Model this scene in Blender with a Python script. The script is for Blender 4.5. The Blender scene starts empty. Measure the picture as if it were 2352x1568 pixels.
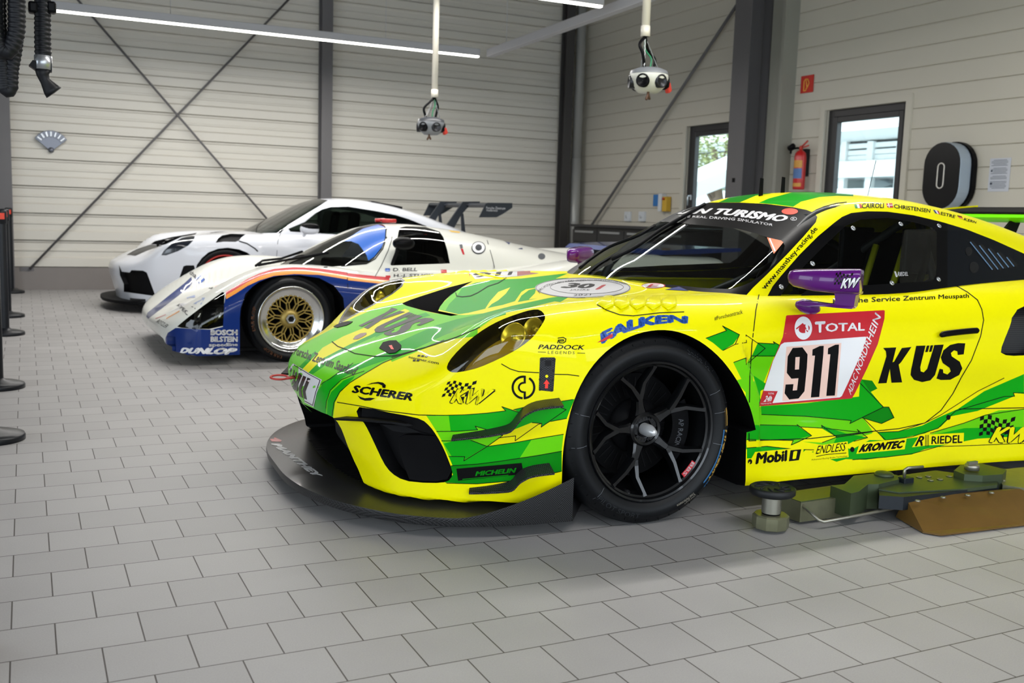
import bpy, bmesh, math, random
import numpy as np
from mathutils import Vector, Matrix
from mathutils.bvhtree import BVHTree
from mathutils.geometry import tessellate_polygon
random.seed(7)
SC = bpy.context.scene
COL = SC.collection
PI = math.pi

# ------------------------------------------------------------ camera
F, YAW, PITCH, ROLL, HC = 2281.3, 0.4566, 0.1231, -0.0312, 1.07
def _rot():
    cy, sy = math.cos(YAW), math.sin(YAW)
    f = np.array([sy*math.cos(PITCH), cy*math.cos(PITCH), -math.sin(PITCH)])
    r = np.array([cy, -sy, 0.0]); d = np.cross(f, r)
    c, s = math.cos(ROLL), math.sin(ROLL)
    return np.array([c*r+s*d, -s*r+c*d, f])
CM = _rot(); CP = np.array([0.0, 0.0, HC])
cam = bpy.data.cameras.new('camera'); cam_o = bpy.data.objects.new('camera', cam); COL.objects.link(cam_o)
cam.sensor_width = 36.0; cam.lens = 36.0*F/2352; cam.clip_start = 0.05; cam.clip_end = 300
m = Matrix.Identity(4)
for i in range(3):
    m[i][0] = CM[0][i]; m[i][1] = -CM[1][i]; m[i][2] = -CM[2][i]; m[i][3] = CP[i]
cam_o.matrix_world = m
SC.camera = cam_o
cam.dof.use_dof = True; cam.dof.focus_distance = 3.5; cam.dof.aperture_fstop = 4.5

# ------------------------------------------------------------ light
wd = bpy.data.worlds.new('overcast_sky'); SC.world = wd; wd.use_nodes = True
bg = wd.node_tree.nodes['Background']; bg.inputs[0].default_value = (0.80, 0.90, 1.0, 1); bg.inputs[1].default_value = 7.5
SC.view_settings.view_transform = 'Standard'; SC.view_settings.look = 'None'
SC.view_settings.exposure = -0.31; SC.view_settings.gamma = 1.0; SC.view_settings.use_curve_mapping = False
def area(name, loc, rot, sx, sy, power, col=(1, 1, 1), spread=180):
    l = bpy.data.lights.new(name, 'AREA'); l.shape = 'RECTANGLE'; l.size = sx; l.size_y = sy; l.energy = power; l.color = col
    l.spread = math.radians(spread)
    o = bpy.data.objects.new(name, l); COL.objects.link(o); o.location = loc; o.rotation_euler = rot
    return o
# daylight through the glazed gates behind and left of the camera
for gx in (-3.6, 0.4, 4.4):
    area('gate_daylight', (gx, -4.95, 1.9), (-PI/2, 0, PI), 3.2, 3.2, 10, (0.84, 0.92, 1.0))
for gy in (-1.5, 3.0):
    area('gate_daylight', (-6.95, gy, 1.9), (0, -PI/2, 0), 3.2, 3.2, 10, (0.84, 0.92, 1.0))

# ------------------------------------------------------------ pixel geometry (photo pixels -> rays)
def ray(px, py):
    d = np.array([(px-1176)/F, (py-784)/F, 1.0]) @ CM
    return d/np.linalg.norm(d)
def onplane(px, py, n, d):
    r = ray(px, py); n = np.asarray(n, float)
    return CP + r*((d-n@CP)/(n@r))
def fl(px, py, z=0.0): return onplane(px, py, (0, 0, 1), z)
def atX(px, py, X): return onplane(px, py, (1, 0, 0), X)
def atY(px, py, Y): return onplane(px, py, (0, 1, 0), Y)
def proj(P):
    q = (np.asarray(P, float)-CP) @ CM.T
    return np.stack([1176+F*q[..., 0]/q[..., 2], 784+F*q[..., 1]/q[..., 2]], -1)

# ------------------------------------------------------------ materials
MATS = {}
def srgb(h):
    if isinstance(h, str):
        h = h.lstrip('#'); c = [int(h[i:i+2], 16)/255 for i in (0, 2, 4)]
    else: c = h
    return tuple((v/12.92 if v <= 0.04045 else ((v+0.055)/1.055)**2.4) for v in c)
def mat(name, col, rough=0.5, metal=0.0, coat=0.0, spec=0.5, emit=0.0, noise=0.0, nscale=8.0, bump=0.0, trans=0.0, ior=1.45, alpha=1.0):
    if name in MATS: return MATS[name]
    M = bpy.data.materials.new(name); M.use_nodes = True; nt = M.node_tree; b = nt.nodes['Principled BSDF']
    c = srgb(col)
    b.inputs['Base Color'].default_value = (*c, 1); b.inputs['Roughness'].default_value = rough
    b.inputs['Metallic'].default_value = metal; b.inputs['Specular IOR Level'].default_value = spec
    b.inputs['Coat Weight'].default_value = coat; b.inputs['Coat Roughness'].default_value = 0.03; b.inputs['Coat IOR'].default_value = 1.33
    b.inputs['Transmission Weight'].default_value = trans; b.inputs['IOR'].default_value = ior; b.inputs['Alpha'].default_value = alpha
    if emit: b.inputs['Emission Color'].default_value = (*c, 1); b.inputs['Emission Strength'].default_value = emit
    if noise or bump:
        tc = nt.nodes.new('ShaderNodeTexCoord'); n = nt.nodes.new('ShaderNodeTexNoise'); n.inputs['Scale'].default_value = nscale; n.inputs['Detail'].default_value = 5
        nt.links.new(tc.outputs['Object'], n.inputs['Vector'])
        if noise:
            r = nt.nodes.new('ShaderNodeMapRange'); r.inputs[3].default_value = 1-noise; r.inputs[4].default_value = 1+noise
            nt.links.new(n.outputs['Fac'], r.inputs[0])
            mx = nt.nodes.new('ShaderNodeVectorMath'); mx.operation = 'SCALE'; mx.inputs[0].default_value = c
            nt.links.new(r.outputs[0], mx.inputs['Scale']); nt.links.new(mx.outputs[0], b.inputs['Base Color'])
        if bump:
            bp = nt.nodes.new('ShaderNodeBump'); bp.inputs['Strength'].default_value = bump; bp.inputs['Distance'].default_value = 0.01
            nt.links.new(n.outputs['Fac'], bp.inputs['Height']); nt.links.new(bp.outputs[0], b.inputs['Normal'])
    MATS[name] = M; return M
def glass_mat(name, tint, opacity=0.25, rough=0.0):
    """thin tinted pane: tinted see-through plus a mirror coat by fresnel"""
    if name in MATS: return MATS[name]
    M = bpy.data.materials.new(name); M.use_nodes = True; nt = M.node_tree; nt.nodes.clear()
    out = nt.nodes.new('ShaderNodeOutputMaterial'); tr = nt.nodes.new('ShaderNodeBsdfTransparent'); gl = nt.nodes.new('ShaderNodeBsdfGlossy')
    tr.inputs[0].default_value = (*srgb(tint), 1); gl.inputs['Roughness'].default_value = 0.01+rough
    lw = nt.nodes.new('ShaderNodeLayerWeight'); lw.inputs[0].default_value = 0.5
    pw = nt.nodes.new('ShaderNodeMath'); pw.operation = 'POWER'; pw.inputs[1].default_value = 4.0; nt.links.new(lw.outputs['Facing'], pw.inputs[0])
    fr = nt.nodes.new('ShaderNodeMapRange'); fr.inputs[3].default_value = 0.045; fr.inputs[4].default_value = 0.9; nt.links.new(pw.outputs[0], fr.inputs[0])
    mx = nt.nodes.new('ShaderNodeMixShader'); nt.links.new(fr.outputs[0], mx.inputs[0]); nt.links.new(tr.outputs[0], mx.inputs[1]); nt.links.new(gl.outputs[0], mx.inputs[2])
    nt.links.new(mx.outputs[0], out.inputs[0]); MATS[name] = M; return M
def nt_new(name):
    M = bpy.data.materials.new(name); M.use_nodes = True; MATS[name] = M
    return M, M.node_tree, M.node_tree.nodes['Principled BSDF']
def carbon_mat(name, tint=0.02, scale=160, rough=0.25, coat=0.12):
    if name in MATS: return MATS[name]
    M, nt, b = nt_new(name)
    tc = nt.nodes.new('ShaderNodeTexCoord'); mp = nt.nodes.new('ShaderNodeMapping'); mp.inputs['Rotation'].default_value = (0, 0, 0.0); mp.inputs['Scale'].default_value = (scale,)*3
    ck = nt.nodes.new('ShaderNodeTexChecker'); ck.inputs['Scale'].default_value = 1.0
    ck.inputs['Color1'].default_value = (tint*0.2, tint*0.2, tint*0.22, 1); ck.inputs['Color2'].default_value = (tint*3.6, tint*3.6, tint*3.8, 1)
    nt.links.new(tc.outputs['Object'], mp.inputs[0]); nt.links.new(mp.outputs[0], ck.inputs['Vector']); nt.links.new(ck.outputs[0], b.inputs['Base Color'])
    b.inputs['Roughness'].default_value = rough; b.inputs['Coat Weight'].default_value = coat; b.inputs['Coat Roughness'].default_value = 0.08; b.inputs['Coat IOR'].default_value = 1.33; b.inputs['Specular IOR Level'].default_value = 0.2
    return M

# ------------------------------------------------------------ object helpers
def link(o, parent=None):
    COL.objects.link(o)
    if parent is not None: o.parent = parent
    return o
def tag(o, label=None, cat=None, group=None, kind=None):
    if label: o['label'] = label
    if cat: o['category'] = cat
    if group: o['group'] = group
    if kind: o['kind'] = kind
    return o
def empty(name, label, cat, loc=(0, 0, 0), rz=0.0, group=None):
    o = bpy.data.objects.new(name, None); o.empty_display_size = 0.1; COL.objects.link(o)
    o.location = loc; o.rotation_euler = (0, 0, rz)
    return tag(o, label, cat, group)
class G:
    """collects verts / faces (with a material slot each) into one mesh"""
    def __init__(s): s.v = []; s.f = []; s.m = []; s.mats = []; s.smooth = []
    def slot(s, mt):
        if mt not in s.mats: s.mats.append(mt)
        return s.mats.index(mt)
    def add(s, vs, fs, mt=None, smooth=False):
        k = len(s.v); s.v += [tuple(map(float, p)) for p in vs]
        i = s.slot(mt) if mt else 0
        for f in fs: s.f.append([k+j for j in f]); s.m.append(i); s.smooth.append(smooth)
        return s
    def box(s, c, d, mt=None, R=None, bev=0.0):
        c = np.array(c, float); d = np.array(d, float)/2
        if bev <= 0 or min(d) <= bev:
            vs = [np.array([x, y, z])*d for x in (-1, 1) for y in (-1, 1) for z in (-1, 1)]
            fs = [(0, 1, 3, 2), (4, 6, 7, 5), (0, 4, 5, 1), (2, 3, 7, 6), (0, 2, 6, 4), (1, 5, 7, 3)]
            if R is not None: vs = [R @ p for p in vs]
            return s.add([p+c for p in vs], fs, mt)
        b = bmesh.new(); bmesh.ops.create_cube(b, size=1.0)
        for v in b.verts: v.co = Vector((v.co.x*2*d[0], v.co.y*2*d[1], v.co.z*2*d[2]))
        bmesh.ops.bevel(b, geom=list(b.edges), offset=bev, segments=2, affect='EDGES', profile=0.5)
        b.verts.index_update(); vs = [np.array(v.co) for v in b.verts]
        if R is not None: vs = [R @ p for p in vs]
        fs = [[v.index for v in f.verts] for f in b.faces]; b.free()
        return s.add([p+c for p in vs], fs, mt)
    def lathe(s, prof, c=(0, 0, 0), axis='z', n=32, mt=None, smooth=True, caps=True, R=None):
        """prof: (r, h) list"""
        vs = []; fs = []
        for r, h in prof:
            for k in range(n):
                a = 2*PI*k/n; p = np.array([r*math.cos(a), r*math.sin(a), h])
                if axis == 'y': p = np.array([p[0], p[2], p[1]])
                if axis == 'x': p = np.array([p[2], p[0], p[1]])
                if R is not None: p = R @ p
                vs.append(p+np.array(c))
        for i in range(len(prof)-1):
            for k in range(n):
                fs.append((i*n+k, i*n+(k+1) % n, (i+1)*n+(k+1) % n, (i+1)*n+k))
        if caps:
            if prof[0][0] > 1e-5: fs.append(tuple(range(n))[::-1])
            if prof[-1][0] > 1e-5: fs.append(tuple(range((len(prof)-1)*n, len(prof)*n)))
        return s.add(vs, fs, mt, smooth)
    def tube(s, pts, r, n=10, mt=None, closed=False, smooth=True):
        P = [np.array(p, float) for p in pts]; N = len(P); rr = r if hasattr(r, '__len__') else [r]*N
        vs = []; fs = []; up = np.array([0, 0, 1.0])
        for i in range(N):
            if closed: t = P[(i+1) % N]-P[i-1]
            else: t = P[min(i+1, N-1)]-P[max(i-1, 0)]
            t = t/max(np.linalg.norm(t), 1e-9)
            if i == 0:
                if abs(t@up) > 0.9: up = np.array([1.0, 0, 0])
            a = up-t*(up@t); a /= max(np.linalg.norm(a), 1e-9); b = np.cross(t, a); up = a
            for k in range(n):
                g = 2*PI*k/n; vs.append(P[i]+rr[i]*(math.cos(g)*a+math.sin(g)*b))
        for i in range(N if closed else N-1):
            j = (i+1) % N
            for k in range(n): fs.append((i*n+k, i*n+(k+1) % n, j*n+(k+1) % n, j*n+k))
        if not closed: fs.append(tuple(range(n))[::-1]); fs.append(tuple(range((N-1)*n, N*n)))
        return s.add(vs, fs, mt, smooth)
    def prism(s, poly, d0, d1, plane='xz', mt=None, smooth=False):
        """polygon extruded along the third axis"""
        def P(u, v, w): return {'xz': (u, w, v), 'xy': (u, v, w), 'yz': (w, u, v)}[plane]
        n = len(poly); vs = [P(u, v, d0) for u, v in poly]+[P(u, v, d1) for u, v in poly]
        fs = [tuple(range(n)), tuple(range(n, 2*n))[::-1]]+[(i, n+i, n+(i+1) % n, (i+1) % n) for i in range(n)]
        return s.add(vs, fs, mt, smooth)
    def obj(s, name, mt=None, parent=None, label=None, cat=None, group=None, kind=None, auto=None, bevel=0.0, loc=None):
        me = bpy.data.meshes.new(name); me.from_pydata(s.v, [], s.f); 
        ms = s.mats if s.mats else [mt]
        for q in ms: me.materials.append(q)
        if s.mats: me.polygons.foreach_set('material_index', s.m)
        me.polygons.foreach_set('use_smooth', s.smooth)
        b = bmesh.new(); b.from_mesh(me); bmesh.ops.recalc_face_normals(b, faces=b.faces)
        if bevel:
            es = [e for e in b.edges if len(e.link_faces) == 2 and e.calc_face_angle(0) > 0.6]
            bmesh.ops.bevel(b, geom=es, offset=bevel, segments=2, affect='EDGES', profile=0.5, clamp_overlap=True)
        if auto is not None:
            for f in b.faces: f.smooth = True
            for e in b.edges:
                if len(e.link_faces) == 2 and e.calc_face_angle(0) > auto: e.smooth = False
        b.to_mesh(me); b.free()
        o = bpy.data.objects.new(name, me); link(o, parent)
        if loc is not None: o.location = loc
        return tag(o, label, cat, group, kind)
def rotz(a): c, s = math.cos(a), math.sin(a); return np.array([[c, -s, 0], [s, c, 0], [0, 0, 1.0]])
def roty(a): c, s = math.cos(a), math.sin(a); return np.array([[c, 0, s], [0, 1, 0], [-s, 0, c]])
def rotx(a): c, s = math.cos(a), math.sin(a); return np.array([[1, 0, 0], [0, c, -s], [0, s, c]])
def copy_tree(o, parent=None):
    c = o.copy(); COL.objects.link(c); c.parent = parent
    for ch in list(o.children): copy_tree(ch, c)
    return c
def smooth_path(pts, n=8):
    """Catmull-Rom through pts"""
    P = [np.array(p, float) for p in pts]; P = [2*P[0]-P[1]]+P+[2*P[-1]-P[-2]]; out = []
    for i in range(1, len(P)-2):
        for k in range(n):
            t = k/n; a, b, c, d = P[i-1], P[i], P[i+1], P[i+2]
            out.append(0.5*((2*b)+(-a+c)*t+(2*a-5*b+4*c-d)*t*t+(-a+3*b-3*c+d)*t**3))
    out.append(P[-2]); return out
def smooth_loop(pts, n=6):
    P = [np.array(p, float) for p in pts]; N = len(P); out = []
    for i in range(N):
        a, b, c, d = P[i-1], P[i], P[(i+1) % N], P[(i+2) % N]
        for k in range(n):
            t = k/n; out.append(0.5*((2*b)+(-a+c)*t+(2*a-5*b+4*c-d)*t*t+(-a+3*b-3*c+d)*t**3))
    return out
# ============================================================ room
XW, YW, ZC = 7.9, 13.85, 4.9          # inner faces of the right wall, the back-left wall, and the ceiling
X0, Y0 = -7.0, -5.0
def floor_material():
    M, nt, b = nt_new('grey_quarry_tile')
    N = nt.nodes.new; L = nt.links.new
    g = N('ShaderNodeNewGeometry'); mp = N('ShaderNodeMapping'); mp.inputs['Location'].default_value = (0.05817+20, -2.505+19.76, 0)
    L(g.outputs['Position'], mp.inputs[0])
    br = N('ShaderNodeTexBrick'); br.offset = 0.5; br.offset_frequency = 2; br.squash = 1.0; br.inputs['Scale'].default_value = 1.0
    br.inputs['Brick Width'].default_value = 0.2; br.inputs['Row Height'].default_value = 0.19760
    br.inputs['Mortar Size'].default_value = 0.0020; br.inputs['Mortar Smooth'].default_value = 0.15; br.inputs['Bias'].default_value = 0.0
    br.inputs['Color1'].default_value = (*srgb('#9f9d9c'), 1); br.inputs['Color2'].default_value = (*srgb('#979594'), 1); br.inputs['Mortar'].default_value = (*srgb('#332e2a'), 1)
    L(mp.outputs[0], br.inputs['Vector'])
    n1 = N('ShaderNodeTexNoise'); n1.inputs['Scale'].default_value = 260; n1.inputs['Detail'].default_value = 3; L(g.outputs['Position'], n1.inputs['Vector'])
    n2 = N('ShaderNodeTexNoise'); n2.inputs['Scale'].default_value = 3.0; n2.inputs['Detail'].default_value = 4; L(g.outputs['Position'], n2.inputs['Vector'])
    r1 = N('ShaderNodeMapRange'); r1.inputs[1].default_value = 0.3; r1.inputs[2].default_value = 0.7; r1.inputs[3].default_value = 0.94; r1.inputs[4].default_value = 1.06; L(n1.outputs['Fac'], r1.inputs[0])
    r2 = N('ShaderNodeMapRange'); r2.inputs[1].default_value = 0.3; r2.inputs[2].default_value = 0.7; r2.inputs[3].default_value = 0.95; r2.inputs[4].default_value = 1.05; L(n2.outputs['Fac'], r2.inputs[0])
    mu = N('ShaderNodeMath'); mu.operation = 'MULTIPLY'; L(r1.outputs[0], mu.inputs[0]); L(r2.outputs[0], mu.inputs[1])
    vm = N('ShaderNodeVectorMath'); vm.operation = 'SCALE'; L(br.outputs['Color'], vm.inputs[0]); L(mu.outputs[0], vm.inputs['Scale']); L(vm.outputs[0], b.inputs['Base Color'])
    ro = N('ShaderNodeMapRange'); ro.inputs[3].default_value = 0.42; ro.inputs[4].default_value = 0.56; L(n2.outputs['Fac'], ro.inputs[0]); L(ro.outputs[0], b.inputs['Roughness'])
    bp = N('ShaderNodeBump'); bp.inputs['Strength'].default_value = 0.25; bp.inputs['Distance'].default_value = 0.002
    inv = N('ShaderNodeMath'); inv.operation = 'SUBTRACT'; inv.inputs[0].default_value = 1.0; L(br.outputs['Fac'], inv.inputs[1]); L(inv.outputs[0], bp.inputs['Height']); L(bp.outputs[0], b.inputs['Normal'])
    b.inputs['Specular IOR Level'].default_value = 0.4
    return M
g = G(); g.box(((XW+X0)/2, (YW+Y0)/2, -0.05), (XW-X0+0.6, YW-Y0+0.6, 0.1)); g.obj('floor', floor_material(), kind='structure')
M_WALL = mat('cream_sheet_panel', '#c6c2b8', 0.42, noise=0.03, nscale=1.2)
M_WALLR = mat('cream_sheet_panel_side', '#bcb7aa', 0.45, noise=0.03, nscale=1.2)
M_STEEL = mat('grey_painted_steel', '#5d5b5c', 0.5, noise=0.05)
M_STEELD = mat('dark_painted_steel', '#3a3837', 0.5)
M_PLINTH = mat('grey_tile_plinth', '#77716d', 0.5, noise=0.06, nscale=5)
M_FRAME = mat('anthracite_frame', '#2b2a2c', 0.4)
M_CEIL = mat('grey_ceiling_sheet', '#4a4846', 0.7)
M_ALU = mat('brushed_aluminium', '#b9bcc0', 0.35, 0.8)
M_BLACK = mat('black_plastic', '#141416', 0.45)
# back-left wall: profiled cassette panels, ribs modelled as a relief
def ribbed(y, x0, x1, z0, z1):
    """horizontal profile extruded along x: (depth towards the room, z)"""
    prof = []; z = z0; P = 0.335
    while z < z1:
        for dz, d in ((0.0, 0.0), (0.010, 0.040), (0.115, 0.040), (0.135, 0.004), (0.200, 0.004), (0.206, 0.016), (0.225, 0.016), (0.231, 0.004), (0.300, 0.004), (0.318, 0.018), (0.330, 0.018)):
            if z+dz < z1: prof.append((d, z+dz))
        z += P
    prof.append((0.0, z1))
    vs = []; fs = []
    for d, zz in prof: vs += [(x0, y-d, zz), (x1, y-d, zz)]
    for i in range(len(prof)-1): fs.append((2*i, 2*i+1, 2*i+3, 2*i+2))
    return vs, fs
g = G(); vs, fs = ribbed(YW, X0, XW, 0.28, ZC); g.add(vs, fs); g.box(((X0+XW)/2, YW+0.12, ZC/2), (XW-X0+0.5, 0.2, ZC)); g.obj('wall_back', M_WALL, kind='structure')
g = G(); g.box(((X0+XW)/2, YW-0.03, 0.14), (XW-X0, 0.1, 0.28)); g.obj('baseboard_back', M_PLINTH, kind='structure')
# right wall with two windows; panels with recessed joints
WZ0, WZ1 = 0.95, 2.345
WINS = [(9.90, 11.02), (7.35, 8.47)]
def right_wall():
    g = G(); P = 0.1985; gap = 0.006; XB = XW+0.18
    z = 0.28; rows = []
    while z < ZC: rows.append((z, min(z+P, ZC))); z += P
    def seg(y0, y1, a, b):
        if b-a < 0.01 or y1-y0 < 0.01: return
        x = XW
        vs = [(x+0.012, y0, a), (x, y0, a+gap), (x, y0, b-gap), (x+0.012, y0, b), (x+0.012, y1, a), (x, y1, a+gap), (x, y1, b-gap), (x+0.012, y1, b)]
        g.add(vs, [(0, 1, 5, 4), (1, 2, 6, 5), (2, 3, 7, 6)])
    cuts = sorted([Y0, YW]+[c for w in WINS for c in w])
    for a, b in rows:
        for y0, y1 in zip(cuts[:-1], cuts[1:]):
            if (y0, y1) in WINS:
                if a >= WZ1-1e-6 or b <= WZ0+1e-6: seg(y0, y1, a, b)
                elif a < WZ1 < b: seg(y0, y1, WZ1, b)
                elif a < WZ0 < b: seg(y0, y1, a, WZ0)
            else: seg(y0, y1, a, b)
    # core of the wall behind the sheet, with the openings left free
    for y0, y1 in zip(cuts[:-1], cuts[1:]):
        if (y0, y1) in WINS:
            g.box((XW+0.10, (y0+y1)/2, WZ0/2), (0.17, y1-y0, WZ0)); g.box((XW+0.10, (y0+y1)/2, (WZ1+ZC)/2), (0.17, y1-y0, ZC-WZ1))
        else: g.box((XW+0.10, (y0+y1)/2, ZC/2), (0.17, y1-y0, ZC))
    return g
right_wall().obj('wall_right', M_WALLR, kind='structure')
g = G(); g.box((XW-0.03, (YW+Y0)/2, 0.14), (0.1, YW-Y0-0.1, 0.28)); g.obj('baseboard_right', M_PLINTH, kind='structure')
M_PANE = glass_mat('window_pane', '#f2f8f6')
for i, (y0, y1) in enumerate(WINS):
    n = 'window_%d' % (i+1)
    g = G(); x = XW+0.09; t = 0.075; yc = (y0+y1)/2; zc = (WZ0+WZ1)/2
    for yy in (y0+t/2, y1-t/2): g.box((x, yy, zc), (0.10, t, WZ1-WZ0), bev=0.004)
    for zz in (WZ0+t/2, WZ1-t/2): g.box((x, yc, zz), (0.099, y1-y0-2*t, t), bev=0.004)
    w = g.obj(n, M_FRAME, kind='structure')
    g = G(); s = 0.06
    for yy in (y0+t+s/2, y1-t-s/2): g.box((x-0.02, yy, zc), (0.07, s, WZ1-WZ0-2*t), bev=0.006)
    for zz in (WZ0+t+s/2, WZ1-t-s/2): g.box((x-0.02, yc, zz), (0.069, y1-y0-2*t-2*s, s), bev=0.006)
    g.obj('window_sash', M_FRAME, w)
    g = G(); g.box((x, yc, zc), (0.008, y1-y0-2*t-2*s+0.01, WZ1-WZ0-2*t-2*s+0.01)); g.obj('window_pane', M_PANE, w)
    g = G()
    for yy in (y0-0.035, y1+0.035): g.box((XW-0.012, yy, zc+0.035), (0.03, 0.07, WZ1-WZ0+0.07))
    g.box((XW-0.012, yc, WZ1+0.035), (0.03, y1-y0, 0.07)); g.obj('window_reveal', M_WALLR, w)
    g = G(); hz = 1.42; hy = y1-t-0.03
    g.box((x-0.062, hy, hz), (0.014, 0.028, 0.07), bev=0.004); g.tube([(x-0.065, hy, hz+0.02), (x-0.105, hy, hz+0.02), (x-0.11, hy, hz), (x-0.11, hy, hz-0.11)], 0.009); g.obj('window_handle', M_ALU, w)
# far ends of the hall (outside the frame): walls with the glazed gates the daylight comes through
g = G()
def wall_gaps(g, axis, c, lo, hi, gaps, z0=0.3, z1=3.5):
    e = [lo]+[v for q in gaps for v in q]+[hi]
    for k in range(0, len(e), 2):
        a, b = e[k], e[k+1]
        g.box(((a+b)/2, c, ZC/2) if axis == 'x' else (c, (a+b)/2, ZC/2), (b-a, 0.2, ZC) if axis == 'x' else (0.2, b-a, ZC))
    for a, b in gaps:
        for za, zb in ((0, z0), (z1, ZC)):
            g.box(((a+b)/2, c, (za+zb)/2) if axis == 'x' else (c, (a+b)/2, (za+zb)/2), (b-a, 0.2, zb-za) if axis == 'x' else (0.2, b-a, zb-za))
wall_gaps(g, 'x', Y0-0.15, X0, XW, [(-5.2, -2.0), (-1.2, 2.0), (2.8, 6.0)]); g.obj('wall_front', M_WALLR, kind='structure')
g = G(); wall_gaps(g, 'y', X0-0.15, Y0, YW, [(-3.1, 0.1), (1.4, 4.6)]); g.obj('wall_left', M_WALLR, kind='structure')
g = G(); g.box(((X0+XW)/2, (Y0+YW)/2, ZC+0.05), (XW-X0+0.6, YW-Y0+0.6, 0.1)); g.obj('ceiling', M_CEIL, kind='structure')
# steel columns, H sections
def column(n, x, y, w, d, along, m=M_STEEL):
    g = G(); t = 0.014
    if along == 'x':   # flanges parallel to the back wall
        for yy in (y-d/2, y+d/2): g.box((x, yy, ZC/2), (w, t, ZC))
        g.box((x, y, ZC/2), (t, d, ZC))
    else:
        for xx in (x-d/2, x+d/2): g.box((xx, y, ZC/2), (t, w, ZC))
        g.box((x, y, ZC/2), (d, t, ZC))
    g.box((x, y, 0.012), (w+0.06 if along == 'x' else d+0.06, d+0.06 if along == 'x' else w+0.06, 0.024))
    return g.obj(n, m, kind='structure')
column('trim_1', 3.76, YW-0.14, 0.15, 0.16, 'x')
column('trim_2', -0.24, YW-0.14, 0.22, 0.16, 'x')
column('trim_3', 7.50, YW-0.20, 0.14, 0.16, 'x', M_STEELD)
column('trim_4', XW-0.20, 9.55, 0.30, 0.30, 'y', M_STEEL)
g = G(); g.box((XW-0.06, 9.20, ZC/2), (0.12, 0.22, ZC)); g.box((XW-0.10, 9.02, ZC/2), (0.20, 0.05, ZC)); g.obj('trim_5', mat('grey_green_cover', '#86857c', 0.5), kind='structure')
# downpipe in the corner
g = G(); g.tube([(7.72, YW-0.2, 2.0), (7.72, YW-0.2, ZC)], 0.075, 20); g.obj('trim_6', mat('grey_pipe', '#8b8a86', 0.45), kind='structure')
g = G(); g.tube([(7.72, YW-0.2, 0.0), (7.72, YW-0.2, 2.02)], 0.082, 20); g.tube([(7.72, YW-0.2, 1.0), (7.72, YW-0.2, 1.05)], 0.088, 20); g.obj('trim_7', mat('light_grey_pipe', '#9a9a96', 0.4, 0.2), kind='structure')
# crossing brace rods
def rod(n, p0, p1, r=0.014, plates=True):
    g = G(); g.tube([p0, p1], r, 10)
    if plates: g.box((p0[0]-0.03, p0[1]+0.03, p0[2]), (0.16, 0.03, 0.05))
    g.obj(n, M_STEEL, kind='structure')
yb = YW-0.10
a0 = atY(68, 618, yb); a1 = atY(662, 0, yb); d = a1-a0; rod('trim_8', tuple(a0), tuple(a0+d*1.15))
b0 = atY(606, 494, yb-0.04); b1 = atY(205, 30, yb-0.04); d = b1-b0; rod('trim_9', tuple(b1+d*0.25), tuple(b0-d*0.42), plates=False)
a0 = atX(1362, 512, XW-0.08); a1 = atX(1700, 0, XW-0.08); d = a1-a0; rod('trim_10', tuple(a0-d*0.6), tuple(a0+d*1.1), 0.02, False)

# linear light fixtures: grey trunking with a lit diffuser
M_TRUNK = mat('white_grey_trunking', '#a9a9ac', 0.5)
M_DIFF = mat('lit_diffuser', '#fffaf0', 0.5, emit=14.0)
def fixture(x0, x1, y, z, label, along='x', lit=True, power=60):
    xc = (x0+x1)/2; L = abs(x1-x0)
    e = empty('linear_light', label, 'ceiling light', ((xc, y, z) if along == 'x' else (y, xc, z)), 0 if along == 'x' else PI/2, 'linear lights under the ceiling')
    g = G(); g.box((0, 0, 0.045), (L, 0.075, 0.085), bev=0.004); g.obj('housing', M_TRUNK, e)
    g = G(); g.box((0, 0, -0.004), (L-0.02, 0.052, 0.016), bev=0.003); g.obj('diffuser', M_DIFF if lit else M_TRUNK, e)
    g = G(); n = max(2, int(L/2))
    for k in range(n):
        x = -L/2+L*(k+0.5)/n; g = G(); g.tube([(x, 0, 0.085), (x, 0, ZC-z)], 0.003, 6); g.obj('hanger', M_ALU, e)
    if lit:
        l = bpy.data.lights.new('linear_light_glow', 'AREA'); l.shape = 'RECTANGLE'; l.size = L-0.05; l.size_y = 0.05; l.energy = power; l.color = (1.0, 0.975, 0.94)
        lo = bpy.data.objects.new('linear_light_glow', l); COL.objects.link(lo); lo.parent = e; lo.location = (0, 0, -0.014)
    return e
LZ = 3.02
fixture(0.25, 5.04, 11.42, LZ, 'long lit strip light nearest the X braced back wall', power=180)
fixture(0.0, 4.80, 8.12, LZ, 'lit strip light cut by the top edge, ending near the corner', power=120)
# ============================================================ smooth bodies from section tables
def pchip(xs, ys, xq):
    xs = np.asarray(xs, float); ys = np.asarray(ys, float)           # ys (n, ...) along axis 0
    h = np.diff(xs); hh = h.reshape((-1,)+(1,)*(ys.ndim-1)); d = np.diff(ys, axis=0)/hh
    m = np.zeros_like(ys)
    if len(xs) > 2:
        w1 = 2*hh[1:]+hh[:-1]; w2 = hh[1:]+2*hh[:-1]; s = d[1:]*d[:-1] > 0
        with np.errstate(all='ignore'): mm = (w1+w2)/(w1/d[:-1]+w2/d[1:])
        m[1:-1] = np.where(s, mm, 0)
    m[0] = d[0]; m[-1] = d[-1]
    xq = np.clip(xq, xs[0], xs[-1]); i = np.clip(np.searchsorted(xs, xq, side='right')-1, 0, len(xs)-2)
    t = ((xq-xs[i])/h[i]).reshape((-1,)+(1,)*(ys.ndim-1)); H = h[i].reshape(t.shape)
    return (2*t**3-3*t**2+1)*ys[i]+(t**3-2*t**2+t)*H*m[i]+(-2*t**3+3*t**2)*ys[i+1]+(t**3-t**2)*H*m[i+1]
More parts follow.
